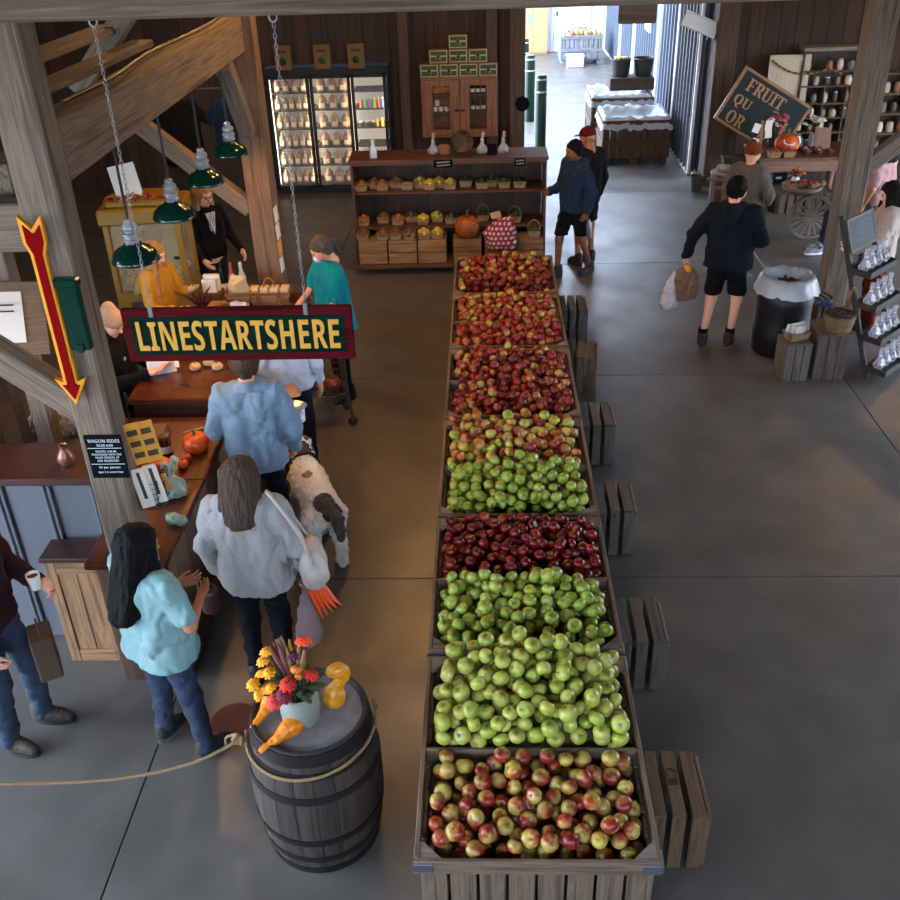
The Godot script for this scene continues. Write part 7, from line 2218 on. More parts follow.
	for k in 30: partx(ga, "leaf", leaf, mat("autumn%d" % (k % 3), [Color(0.60, 0.26, 0.05), Color(0.52, 0.36, 0.08), Color(0.62, 0.14, 0.04)][k % 3], 0.7), Transform3D(Basis.from_euler(v3(rng.randf() * 6, rng.randf() * 6, rng.randf())) * Basis.from_scale(Vector3.ONE * 0.075), v3(-0.3 + k * 0.023, rng.randf_range(0.0, 0.06), rng.randf_range(-0.04, 0.04))))
	# cards and bottles on the timber post's right
	for k in 4: solo("post_card", box(0.1, 0.15, 0.006, 0.001), mat(["paper", "paper", "yellow_card", "paper"][k], Color(0.78, 0.76, 0.72), 0.8), at3(v3(-2.047, 1.72 - k * 0.17, -9.22), v3(0.0, 1.45, 0.12)), ["topmost white card fixed right of the brown timber post", "second white card fixed right of the brown timber post", "yellow card fixed right of the brown timber post", "lowest white card fixed right of the brown timber post"][k], "card", "cards on the timber post")
	for k in 3:
		var o := thing("tall_bottle", ["dark green tall bottle left of the brown timber post", "red and white tall bottle left of the brown timber post", "white tall bottle left of the brown timber post"][k], "bottle", v3(-2.62 + k * 0.1, y, -9.02), 0, "tall bottles by the post")
		part(o, "glass", lathe([Vector2(0, 0), Vector2(0.04, 0), Vector2(0.042, 0.2), Vector2(0.016, 0.28), Vector2(0.016, 0.36), Vector2(0, 0.36)], 14), mat("tallb%d" % k, [Color(0.03, 0.09, 0.05), Color(0.50, 0.24, 0.20), Color(0.66, 0.64, 0.60)][k], 0.25))
		part(o, "paper_label", lathe([Vector2(0.0425, 0.05), Vector2(0.0425, 0.15)], 14), mat("paper", Color(0.78, 0.76, 0.72), 0.8))
	# loft clutter over the lamp beam
	timber("loft_plank_beam", "pale edged plank lying above the lamp beam", v3(-2.5, 3.55, -5.0), v3(-2.42, 3.55, -7.3), 0.16, 0.05, "timber", Color(0.49, 0.42, 0.35), Vector3.UP)
	timber("loft_plank_beam", "darker plank lying behind the pale edged plank", v3(-2.8, 3.62, -5.0), v3(-2.75, 3.62, -7.6), 0.2, 0.05, "timber", Color(0.49, 0.42, 0.35), Vector3.UP)
	solo("black_cable", tube(spline([v3(-2.25, 3.53, -5.3), v3(-2.2, 3.54, -6.0), v3(-2.28, 3.53, -7.0), v3(-2.2, 3.54, -8.2), v3(-2.22, 3.56, -9.0)], 6), 0.012, 6), mat("black_pipe", Color(0.05, 0.05, 0.06), 0.5), Transform3D.IDENTITY, "black cable lying along the top of the lamp beam", "cable")


func garment(label: String, at: Vector3, c: Color, key: String, w: float, h: float) -> void:
	var t := thing("hung_garment", label, "shirt", at)
	part(t, "cloth", nets([[v3(-w * 0.26, -0.16, 0), v3(-w * 0.28, -h + 0.08, 0), 0.07, 0.08, 0.02], [v3(w * 0.26, -0.16, 0), v3(w * 0.28, -h + 0.08, 0), 0.07, 0.08, 0.02], [v3(0, -0.16, 0), v3(0, -h + 0.08, 0), 0.085, 0.09, 0.06], [v3(-w * 0.3, -0.13, 0), v3(-w * 0.55, -0.32, 0), 0.05, 0.05, 0.03], [v3(w * 0.3, -0.13, 0), v3(w * 0.55, -0.32, 0), 0.05, 0.05, 0.03]], 0.02, 0.02, 5.0, null, 4, [[Vector3.DOWN, h - 0.02]]), cloth(key, c))
	part(t, "hanger", join([wire([v3(0, 0.02, 0), v3(0, -0.06, 0)], 0.004), wire([v3(-w * 0.3, -0.12, 0), v3(0, -0.06, 0), v3(w * 0.3, -0.12, 0)], 0.005)]), mat("black_wire", Color(0.05, 0.05, 0.055), 0.5, 0.6))


# ================================================================ right-hand shop
func build_right() -> void:
	rng.seed = 71
	# black barrel lined with clear plastic
	var b := thing("black_barrel", "black drum lined with crumpled clear plastic beside the hoodie man", "drum", v3(3.14, 0, -9.63))
	var bk := mat("drum_black", Color(0.03, 0.03, 0.035), 0.45)
	part(b, "drum", lathe([Vector2(0, 0.0), Vector2(0.26, 0.0), Vector2(0.28, 0.03), Vector2(0.285, 0.2), Vector2(0.295, 0.24), Vector2(0.285, 0.28), Vector2(0.285, 0.55), Vector2(0.295, 0.59), Vector2(0.285, 0.63), Vector2(0.28, 0.8), Vector2(0.265, 0.82), Vector2(0.25, 0.8), Vector2(0.25, 0.7)], 40), bk)
	part(b, "filling", lathe([Vector2(0.25, 0.72), Vector2(0.15, 0.75), Vector2(0.0, 0.77)], 24), mat("oat", Color(0.48, 0.40, 0.32), 0.9))
	var rows := []
	var nz := FastNoiseLite.new()
	nz.frequency = 3.0
	for i in 9:
		var row := []
		for k in 48:
			var a := TAU * k / 48.0
			var f := i / 8.0
			var rr := lerpf(0.13, 0.335, f) + nz.get_noise_2d(cos(a) * 3 + 7, sin(a) * 3 + f) * 0.022 * f
			var yy := 0.775 + 0.08 * sin(f * PI * 0.95) - 0.10 * maxf(0.0, f - 0.7) / 0.3 + nz.get_noise_2d(cos(a) * 5 + f * 2, sin(a) * 5) * 0.045
			row.append(v3(cos(a) * rr, yy, sin(a) * rr))
		rows.append(row)
	var fm := mat("liner_film", Color(0.72, 0.72, 0.73, 0.62), 0.28)
	fm.transparency = BaseMaterial3D.TRANSPARENCY_ALPHA
	part(b, "plastic_liner", sheet(rows, true), fm)
	# crates in front
	var gc := Color(0.42, 0.37, 0.33)
	solid_crate("smaller upright plank crate under the card basket", v3(3.10, 0, -8.99), 0.1, 0.26, 0.41, 0.28, gc)
	solid_crate("larger upright plank crate under the chestnut basket", v3(3.45, 0, -9.03), 0.0, 0.31, 0.49, 0.30, Color(0.39, 0.33, 0.29))
	var cb := till("card_basket", "small chip basket of white cards on the plank crate", v3(3.10, 0.412, -8.99), 0.3, 0.22, 0.16, 0.085, "", Color(0.62, 0.50, 0.34))
	part(cb, "handle_band", box(0.2, 0.02, 0.005, 0.001), wood("splint62", Color(0.62, 0.50, 0.34), 0), v3(0, 0.04, 0.081))
	for k in 4:
		solo("white_card", box(0.085, 0.12, 0.02, 0.002), mat("paper", Color(0.78, 0.76, 0.72), 0.8), at3(v3(3.04 + k * 0.038, 0.50 + 0.02 * (k % 2), -9.02 + 0.03 * (k % 3)), v3(0.2 - 0.1 * k, 0.3, 0.1 * (k - 1))), "%s of the white cards standing in the chip basket" % ["leftmost", "second", "third", "rightmost"][k], "card", "white cards in the chip basket")
	var bs := bushel("round pale bushel basket heaped with dark chestnuts", v3(3.52, 0.49, -9.03), 0.155, 0.17)
	var heap := []
	var nut := ellipsoid(v3(0.017, 0.012, 0.015), 8, 5)
	for k in 190:
		var a := rng.randf() * TAU
		var rr := sqrt(rng.randf()) * 0.135
		heap.append([nut, at3(v3(cos(a) * rr, 0.16 + 0.035 * (1.0 - rr / 0.135) + rng.randf_range(-0.004, 0.006), sin(a) * rr), v3(rng.randf(), rng.randf() * 6, rng.randf()))])
	heap.append([lathe([Vector2(0.138, 0.14), Vector2(0.07, 0.17), Vector2(0, 0.185)], 20), Transform3D.IDENTITY])
	var hp := solo("chestnut_heap", join(heap), mat("chestnut", Color(0.14, 0.065, 0.045), 0.35), at3(v3(3.52, 0.49, -9.03)), "heap of small dark brown chestnuts in the bushel basket", "chestnuts")
	hp.set_meta("kind", "stuff")
	solo("wooden_stake_sign", box(0.07, 0.24, 0.012, 0.003), wood("palepine", Color(0.62, 0.47, 0.29), 1, 0.7), at3(v3(3.62, 0.78, -9.12), v3(0.1, 0.3, -0.2)), "small slanted wooden stake sign in the chestnut basket", "sign")
	solo("blue_pouch", blob_bag([[v3(-0.05, 0.04, 0), v3(0.05, 0.04, 0), 0.04, 0.036, 0.02]], 0.012, 0.015, 6), mat("bluepouch", Color(0.12, 0.17, 0.27), 0.6), at3(v3(3.40, 0.66, -9.22)), "dark blue pouch behind the chestnut basket", "pouch")
	make_crate("small brown box standing at the foot of the tall post", v3(3.86, 0, -10.55), 0.3, Color(0.38, 0.28, 0.2), "postbox", 0.28, 0.26, 0.22)
	# leaning rack with trays and chalkboard
	var rk := thing("snack_rack", "leaning wooden ladder rack with trays of cellophane bags", "rack", v3(4.05, 0, -9.11), PI / 4)
	var rm := wood("rackwood", Color(0.20, 0.17, 0.145), 1, 0.8, false)
	for x in [-0.28, 0.28]:
		partx(rk, "rail", box(0.035, 1.66, 0.05, 0.004), rm, along(v3(x, 0, 0.0), v3(x, 1.56, -0.56)))
	var ty := [1.02, 0.70, 0.38, 0.07]
	for i in 4:
		var zc: float = -0.36 * ty[i] + 0.09
		var tr := part(rk, "tray", join([[box(0.56, 0.012, 0.22, 0.002), at3(Vector3.ZERO)], [box(0.56, 0.07, 0.014, 0.002), at3(v3(0, 0.03, 0.11))], [box(0.56, 0.05, 0.014, 0.002), at3(v3(0, 0.03, -0.11))], [box(0.014, 0.06, 0.22, 0.002), at3(v3(-0.28, 0.03, 0))], [box(0.014, 0.06, 0.22, 0.002), at3(v3(0.28, 0.03, 0))]]), rm, v3(0, ty[i], zc))
		tr.rotation.x = 0.06
		for k in 4:
			var q := Transform3D(Basis(Vector3.UP, PI / 4), v3(4.05, 0, -9.11)) * v3(-0.2 + k * 0.135, ty[i] + 0.012, zc)
			snack_bag("%s cellophane bag on the %s tray of the leaning rack" % [["nearest", "second", "third", "farthest"][k], ["top", "second", "third", "bottom"][i]], q, 0.13, 0.22, "cellophane bags on the leaning rack").rotation.y = PI / 4 + 0.2 * k
	var ch := part(rk, "chalkboard", box(0.5, 0.3, 0.02, 0.003), mat("slate_grey", Color(0.13, 0.17, 0.18), 0.8), v3(0, 1.37, -0.46), v3(-0.34, 0, 0))
	part(ch, "frame", join([[box(0.54, 0.03, 0.03, 0.003), at3(v3(0, 0.15, 0))], [box(0.54, 0.03, 0.03, 0.003), at3(v3(0, -0.15, 0))], [box(0.03, 0.33, 0.03, 0.003), at3(v3(-0.26, 0, 0))], [box(0.03, 0.33, 0.03, 0.003), at3(v3(0.26, 0, 0))]]), wood("rackframe", Color(0.40, 0.36, 0.31), 0, 0.8, false))
	for k in 4: part(ch, "chalk_line", tube([v3(-0.17, 0.09 - k * 0.055, 0.012), v3(-0.05, 0.1 - k * 0.055, 0.012), v3(0.0, 0.085 - k * 0.055, 0.012), v3(0.15 - 0.03 * k, 0.095 - k * 0.055, 0.012)], 0.004, 4), mat("chalk_grey", Color(0.45, 0.48, 0.5), 0.9))
	# long table with a drawer front
	var t := thing("display_table", "long wooden display table with pale apron at the right", "table", v3(4.70, 0, -14.75))
	part(t, "table_top", box(1.46, 0.04, 0.95, 0.006), wood("tabletop", Color(0.38, 0.24, 0.15), 0, 0.5), v3(0, 0.84, 0))
	part(t, "apron", box(1.36, 0.17, 0.025, 0.004), wood("apronw", Color(0.52, 0.36, 0.25), 0, 0.6), v3(0, 0.735, 0.42))
	for x in [-0.63, 0.63]:
		for z in [-0.38, 0.38]: part(t, "leg", lathe([Vector2(0.04, 0), Vector2(0.05, 0.1), Vector2(0.06, 0.5), Vector2(0.055, 0.82)], 12), wood("apronw", Color(0.52, 0.36, 0.25), 1, 0.6), v3(x, 0, z))
	var y := 0.861
	# big lettered board leaning behind
	var sg := thing("fruit_sign", "large tilted dark green board with gold letters FRUIT", "sign", v3(4.28, 1.24, -15.55))
	sg.rotation = v3(-0.12, 0, -0.53)
	part(sg, "board", box(1.18, 0.82, 0.03, 0.004), mat("board_teal", Color(0.02, 0.10, 0.105), 0.85), Vector3.ZERO)
	var gf := wood("goldframe", Color(0.58, 0.42, 0.20), 0, 0.5, false)
	for s in [-1.0, 1.0]:
		part(sg, "frame", box(1.2, 0.045, 0.045, 0.004), gf, v3(0, s * 0.41, 0.004))
		part(sg, "frame", box(0.045, 0.86, 0.045, 0.004), gf, v3(s * 0.59, 0, 0.004))
	for e in [["FRUIT", -0.44, 0.235, 0.66], ["QU", -0.5, -0.04, 0.29], ["L", 0.38, -0.04, 0.12], ["OR", -0.46, -0.28, 0.3], ["NA", 0.12, -0.28, 0.3]]:
		var tm := text(e[0], 0.22, 0.01, false)
		var ab := tm.get_aabb()
		var o := part(sg, "letters", tm, mat("gold_letter", Color(0.56, 0.40, 0.20), 0.5), Vector3.ZERO)
		o.scale = v3(e[3] / ab.size.x, 0.19 / ab.size.y, 1)
		o.position = v3(e[1] - ab.position.x * o.scale.x, e[2] - ab.get_center().y * o.scale.y, 0.018)
	var lb := thing("low_ledge", "low dark ledge under the tilted green board", "ledge", v3(4.3, 0, -15.6))
	part(lb, "ledge_top", box(1.1, 0.03, 0.24, 0.004), wood("barnwall2", Color(0.22, 0.15, 0.105), 0), v3(0, 0.56, 0))
	for x in [-0.5, 0.5]: part(lb, "leg", box(0.06, 0.545, 0.2, 0.004), wood("barnwall2", Color(0.22, 0.15, 0.105), 1), v3(x, 0.2725, 0))
	# table goods
	var pk := pumpkin("carved orange pumpkin with painted scrolls on the display table", v3(4.44, y, -14.62), 0.18, 0.88, Color(0.74, 0.27, 0.03), "tablepumpkin", 14)
	part(pk, "painted_scroll", tube(spline([v3(-0.09, 0.22, 0.15), v3(-0.08, 0.17, 0.168), v3(0.0, 0.15, 0.183), v3(0.07, 0.17, 0.165)], 5), 0.007, 5), mat("chalk", Color(0.72, 0.76, 0.78), 0.9), Vector3.ZERO, v3(0, -0.18 * 40.0, 0))
	part(pk, "carved_hole", ellipsoid(v3(0.03, 0.045, 0.02)), mat("carve_glow", Color(0.80, 0.62, 0.25), 0.8), v3(0, 0, 0) + Vector3(0.12, 0.11, 0.122).rotated(Vector3.UP, -0.18 * 40.0))
	var st := thing("card_stand", "pale wooden stand holding white tags on the display table", "stand", v3(4.08, y, -14.72))
	part(st, "foot", lathe([Vector2(0, 0), Vector2(0.1, 0), Vector2(0.1, 0.02), Vector2(0, 0.022)], 24), wood("palepine", Color(0.62, 0.47, 0.29), 1, 0.7))
	part(st, "upright", box(0.05, 0.42, 0.03, 0.005), wood("palepine", Color(0.62, 0.47, 0.29), 1, 0.7), v3(0, 0.23, 0))
	for e in [[-0.09, 0.34, 0.5], [0.08, 0.38, 0.1], [-0.09, 0.13, 0.5], [0.09, 0.26, -0.2]]: part(st, "tag", box(0.1, 0.13, 0.008, 0.001), mat("paper", Color(0.78, 0.76, 0.72), 0.8), v3(e[0], e[1], 0.03), v3(0, 0, -e[2] * 0.6))
	vase_flowers("tall vase of pink and white flowers behind the carved pumpkin", v3(4.32, y, -15.0), 0.34, [Color(0.66, 0.26, 0.28), Color(0.62, 0.36, 0.36), Color(0.72, 0.70, 0.66)], Color(0.16, 0.17, 0.16), 15)
	vase_flowers("white hydrangea bunch in pale jug on the display table", v3(4.90, y, -14.95), 0.25, [Color(0.72, 0.72, 0.60), Color(0.66, 0.68, 0.56)], Color(0.62, 0.64, 0.68), 10)
	var gj := thing("glass_jar", "large green glass jar beside the carved pumpkin", "jar", v3(4.62, y, -14.75))
	part(gj, "glass", lathe([Vector2(0, 0), Vector2(0.07, 0), Vector2(0.085, 0.05), Vector2(0.085, 0.16), Vector2(0.05, 0.21), Vector2(0.055, 0.23)], 20), glassy("greenglass", Color(0.42, 0.48, 0.40, 0.5), 0.08))
	part(gj, "rim", lathe([Vector2(0.055, 0.225), Vector2(0.06, 0.235), Vector2(0.05, 0.24)], 20), mat("rimglass", Color(0.42, 0.48, 0.40), 0.2))
	for k in 2:
		var bx := v3(4.20 + k * 0.2, y, -14.36)
		till("apple_till", ["left chip basket of small apples in front of the carved pumpkin", "right chip basket of small apples in front of the carved pumpkin"][k], bx, 0.1, 0.18, 0.15, 0.09, "", Color(0.60, 0.48, 0.32))
		for a in 6: solo("table_apple", apple_variants(3, true)[a % 5], apple_mat(), Transform3D(Basis.from_scale(Vector3.ONE * 0.062), bx + v3(cos(a * 1.05) * 0.045, 0.085 + 0.006 * (a % 2), sin(a * 1.05) * 0.04)), "small red apple in the %s chip basket by the carved pumpkin" % ["left", "right"][k], "apple", "apples in the table baskets %d" % k)
	for k in 5:
		var o := thing("wooden_bowl", "%s small wooden bowl on the right end of the table" % ["first", "second", "third", "fourth", "fifth"][k], "bowl", v3(4.72 + (k % 3) * 0.16, y, -14.50 - 0.14 * (k / 3)), 0, "wooden bowls on the table")
		part(o, "bowl", lathe([Vector2(0, 0), Vector2(0.035, 0), Vector2(0.07, 0.045), Vector2(0.075, 0.06), Vector2(0.065, 0.055), Vector2(0, 0.012)], 18), wood("bowlw", Color(0.42, 0.25, 0.14), 0, 0.5))
		part(o, "ball", ellipsoid(v3(0.036, 0.03, 0.036)), mat("soap%d" % (k % 2), Color(0.50, 0.42, 0.36) if k % 2 else Color(0.40, 0.20, 0.10), 0.7), v3(0, 0.045, 0))
	solo("cutting_board", box(0.24, 0.32, 0.02, 0.02), wood("boardw", Color(0.48, 0.28, 0.13), 1, 0.5), at3(v3(4.98, y + 0.155, -14.72), v3(-0.25, 0, 0)), "brown wooden cutting board propped on the display table", "board")
	# hutch, cream door and garland
	var h := thing("wall_hutch", "weathered wall hutch with small compartments and jars", "hutch", v3(5.42, 0.55, -16.05))
	var hm := wood("hutchw", Color(0.38, 0.32, 0.25), 0, 0.8)
	part(h, "back", box(1.0, 1.5, 0.02, 0.0), wood("hutchback", Color(0.26, 0.20, 0.15), 1, 0.8), v3(0, 0.75, -0.14))
	for yy in [0.0, 0.28, 0.5, 0.72, 0.98, 1.2, 1.5]: part(h, "shelf", box(1.0, 0.02, 0.26, 0.003), hm, v3(0, yy, 0))
	for x in [-0.5, -0.12, 0.22, 0.5]: part(h, "divider", box(0.02, 0.98 if absf(x) < 0.4 else 1.5, 0.26, 0.003), wood("hutchw", Color(0.38, 0.32, 0.25), 1, 0.8), v3(x, 0.49 if absf(x) < 0.4 else 0.75, 0))
	part(h, "cornice", box(1.1, 0.06, 0.32, 0.01), wood("cornice", Color(0.55, 0.52, 0.46), 0, 0.8), v3(0, 1.53, 0.02))
	var jc := [Color(0.62, 0.56, 0.46), Color(0.20, 0.16, 0.13), Color(0.46, 0.30, 0.20), Color(0.70, 0.66, 0.60), Color(0.33, 0.36, 0.30)]
	for r in 6:
		for k in 6:
			if (r * 6 + k) % 7 == 3: continue
			var yy: float = [0.01, 0.29, 0.51, 0.73, 0.99, 1.21][r]
			var o := thing("pottery_jar", "%s jar on the %s shelf of the wall hutch" % [["first", "second", "third", "fourth", "fifth", "sixth"][k], ["lowest", "second", "third", "fourth", "fifth", "top"][r]], "jar", v3(5.42 - 0.41 + k * 0.165, 0.55 + yy, -16.02), 0, "jars in the wall hutch")
			var hh := rng.randf_range(0.09, 0.15)
			var rr := rng.randf_range(0.04, 0.06)
			part(o, "pot", lathe([Vector2(0, 0), Vector2(rr * 0.8, 0), Vector2(rr, hh * 0.4), Vector2(rr * 0.9, hh * 0.85), Vector2(rr * 0.7, hh)], 14), mat("pot%d" % ((r + k) % 5), jc[(r + k) % 5], 0.5))
			part(o, "lid", lathe([Vector2(rr * 0.75, hh), Vector2(rr * 0.7, hh + 0.015), Vector2(0, hh + 0.02)], 14), mat("pot%d" % ((r + k + 2) % 5), jc[(r + k + 2) % 5], 0.5))
	var dr := thing("cream_shutter", "cream beadboard shutter leaning behind the green board", "shutter", v3(4.72, 0.86, -15.98))
	for k in 9: part(dr, "board", box(0.069, 1.14, 0.02, 0.004), mat("cream_paint", Color(0.66, 0.62, 0.52), 0.6), v3(-0.28 + k * 0.07, 0.57, 0))
	part(dr, "batten", box(0.63, 0.06, 0.015, 0.003), mat("cream_paint", Color(0.66, 0.62, 0.52), 0.6), v3(0, 1.08, 0.017))
	var gp := spline([v3(4.44, 1.93, -15.93), v3(4.58, 1.83, -15.92), v3(4.80, 1.74, -15.92), v3(5.05, 1.74, -15.86), v3(5.3, 1.8, -15.84), v3(5.5, 1.72, -15.84)], 8)
	var gl := thing("bead_garland", "garland of orange and brown beads across shutter and hutch", "garland")
	for i in gp.size(): part(gl, "bead", ellipsoid(v3(0.019, 0.017, 0.017), 8, 6), mat("bead%d" % (i % 3), [Color(0.55, 0.36, 0.08), Color(0.24, 0.08, 0.05), Color(0.50, 0.45, 0.20)][i % 3], 0.6), gp[i])
	part(gl, "string", tube(gp, 0.004, 4), mat("stalk", Color(0.33, 0.27, 0.13), 0.9))
	# second shelf unit, far right
	var s2 := thing("wall_shelf", "tall open wall shelf at the far right edge", "shelf", v3(6.35, 0.5, -16.0))
	for yy in [0.0, 0.3, 0.6, 0.9, 1.2]: part(s2, "shelf_board", box(0.7, 0.025, 0.28, 0.003), hm, v3(0, yy, 0))
	for x in [-0.35, 0.35]: part(s2, "side_board", box(0.025, 1.3, 0.28, 0.003), hm, v3(x, 0.62, 0))
	for r in 4:
		for k in 4: solo("shelf_jar", lathe([Vector2(0, 0), Vector2(0.05, 0), Vector2(0.06, 0.08), Vector2(0.045, 0.15), Vector2(0, 0.155)], 12), mat("pot%d" % ((r + k * 2) % 5), jc[(r + k * 2) % 5], 0.5), at3(v3(6.1 + k * 0.165, 0.515 + r * 0.3, -15.98)), "%s jar on the %s board of the far right shelf" % [["first", "second", "third", "fourth"][k], ["lowest", "second", "third", "top"][r]], "jar", "jars on the far right shelf")
	# old handcart
	var hc := thing("wooden_handcart", "old wooden handcart with spoked wheel carrying apples", "handcart", v3(4.28, 0, -13.55))
	var hw := wood("cartwood", Color(0.34, 0.28, 0.23), 0, 0.8)
	for k in 4: part(hc, "bed_plank", box(0.9, 0.025, 0.13, 0.004), hw, v3(0, 0.62, -0.2 + k * 0.135))
	for s in [-1.0, 1.0]:
		partx(hc, "handle", box(0.04, 1.5, 0.04, 0.006), wood("cartwood", Color(0.34, 0.28, 0.23), 1, 0.8, false), along(v3(-1.15, 0.72, s * 0.22), v3(0.35, 0.58, s * 0.22)))
		part(hc, "leg", box(0.05, 0.6, 0.05, 0.005), wood("cartwood", Color(0.34, 0.28, 0.23), 1, 0.8), v3(-0.4, 0.3, s * 0.2))
	var wl := part(hc, "wheel", xform(lathe([Vector2(0.27, -0.03), Vector2(0.31, -0.03), Vector2(0.31, 0.03), Vector2(0.27, 0.03), Vector2(0.27, -0.03)], 36), at3(Vector3.ZERO, v3(PI / 2, 0, 0))), wood("wheelw", Color(0.42, 0.38, 0.33), 0, 0.8), v3(0.22, 0.31, 0.30))
	for k in 8: part(wl, "spoke", box(0.03, 0.56, 0.03, 0.004), wood("wheelw", Color(0.42, 0.38, 0.33), 0, 0.8), Vector3.ZERO, v3(0, 0, PI * k / 8))
	part(hc, "tray", lathe([Vector2(0, 0.0), Vector2(0.26, 0.0), Vector2(0.28, 0.05), Vector2(0.265, 0.05), Vector2(0.25, 0.012), Vector2(0, 0.012)], 32), mat("graytray", Color(0.46, 0.42, 0.37), 0.7), v3(0.12, 0.636, 0.03))
	for k in 3:
		var bx := v3(4.25 + k * 0.145, 0.65, -13.46 - 0.06 * (k % 2))
		till("cart_till", ["left chip basket of apples on the handcart", "middle chip basket of apples on the handcart", "right chip basket of apples on the handcart"][k], bx, 0.1 * k, 0.13, 0.13, 0.08, "", Color(0.60, 0.48, 0.32))
		for a in 5: solo("cart_apple", apple_variants(3, true)[a % 5], apple_mat(), Transform3D(Basis.from_scale(Vector3.ONE * 0.056), bx + v3(cos(a * 1.26) * 0.034, 0.078, sin(a * 1.26) * 0.034)), "small red apple in the %s basket on the handcart" % ["left", "middle", "right"][k], "apple", "handcart apples %d" % k)
	vase_flowers("white pot of red and yellow mums on the handcart", v3(4.36, 0.65, -13.72), 0.12, [Color(0.45, 0.05, 0.08), Color(0.76, 0.48, 0.04), Color(0.66, 0.20, 0.03)], Color(0.72, 0.72, 0.70), 12, 0.06, 0.1)
	var sl := thing("small_slate", "small chalk slate between the table baskets and handcart", "slate", v3(4.12, 0.65, -13.72), 0.2)
	part(sl, "slate", box(0.15, 0.14, 0.015, 0.003), mat("slate", Color(0.05, 0.065, 0.08), 0.8), v3(0, 0.08, 0), v3(-0.2, 0, 0))
	part(sl, "chalk_line", box(0.09, 0.03, 0.002, 0.0), mat("chalk_grey", Color(0.45, 0.48, 0.5), 0.9), v3(0, 0.085, 0.01), v3(-0.2, 0, 0))
	# crates and stool by the table
	for k in 2: make_crate(["dark slatted crate under the display table, nearer the post", "dark slatted crate under the display table, behind the handcart"][k], v3(4.98 - k * 0.42, 0, -14.62), 0.05, Color(0.30, 0.21, 0.14), "darkcrate", 0.4, 0.32, 0.36)
	for k in 5: solo("dried_gourd", xform(ribbed(0.06, 0.8, 8, 0.05, 20, 8), at3(v3(0, 0.045, 0))), mat("drygourd", Color(0.50, 0.42, 0.30), 0.8), at3(v3(4.86 + (k % 3) * 0.11, 0.322, -14.7 + 0.12 * (k / 3))), "%s pale dried gourd on the dark crate under the table" % ["first", "second", "third", "fourth", "fifth"][k], "gourd", "dried gourds under the table")
	var so := thing("stave_tub", "orange brown stave tub with lid beside the sliding door", "tub", v3(3.72, 0, -15.2))
	for k in 12: part(so, "stave", box(0.098, 0.42, 0.02, 0.004), wood("tub%d" % (k % 2), [Color(0.42, 0.22, 0.09), Color(0.34, 0.18, 0.08)][k % 2], 1, 0.5), v3(sin(TAU * k / 12) * 0.185, 0.21, cos(TAU * k / 12) * 0.185), v3(0, TAU * k / 12, 0))
	part(so, "lid", lathe([Vector2(0, 0.42), Vector2(0.21, 0.42), Vector2(0.21, 0.445), Vector2(0, 0.447)], 28), mat("graytray", Color(0.46, 0.42, 0.37), 0.7))
	solo("wrapped_parcel", blob_bag([[v3(-0.08, 0.05, 0), v3(0.08, 0.05, 0), 0.055, 0.05, 0.03]], 0.014, 0.02, 6), mat("parcel", Color(0.52, 0.45, 0.40), 0.6), at3(v3(3.72, 0.448, -15.2)), "pale wrapped parcel on the stave tub lid", "parcel")
	var bu := thing("zinc_bucket", "small zinc bucket at the foot of the sliding door", "bucket", v3(3.42, 0, -15.75))
	part(bu, "pail", lathe([Vector2(0, 0), Vector2(0.09, 0), Vector2(0.12, 0.24), Vector2(0.115, 0.24), Vector2(0.085, 0.01), Vector2(0, 0.01)], 22), mat("dull_zinc", Color(0.30, 0.30, 0.30), 0.5, 0.5))
	part(bu, "bail", tube(spline([v3(-0.12, 0.23, 0), v3(-0.07, 0.29, 0.05), v3(0.07, 0.29, 0.05), v3(0.12, 0.23, 0)], 5), 0.004, 5), mat("dull_zinc", Color(0.30, 0.30, 0.30), 0.5, 0.5))


func solid_crate(label: String, at: Vector3, turn: float, sx: float, sy: float, sz: float, c: Color) -> void:
	var t := thing("plank_crate", label, "crate", at, turn)
	for s in [-1.0, 1.0]:
		for k in 3:
			part(t, "side_plank", box(sx / 3 - 0.006, sy - 0.015, 0.014, 0.003), wood("plk%d" % int(c.r * 100), c, 1), v3(-sx / 2 + sx / 3 * (k + 0.5), sy / 2 - 0.008, s * (sz / 2 - 0.007)))
			part(t, "side_plank", box(0.014, sy - 0.015, (sz - 0.03) / 3 - 0.006, 0.003), wood("plk%d" % int(c.r * 100), c * 0.9, 1), v3(s * (sx / 2 - 0.007), sy / 2 - 0.008, -sz / 2 + 0.015 + (sz - 0.03) / 3 * (k + 0.5)))
	part(t, "top_board", box(sx, 0.016, sz, 0.003), wood("plk%d" % int(c.r * 100), c, 0), v3(0, sy - 0.008, 0))


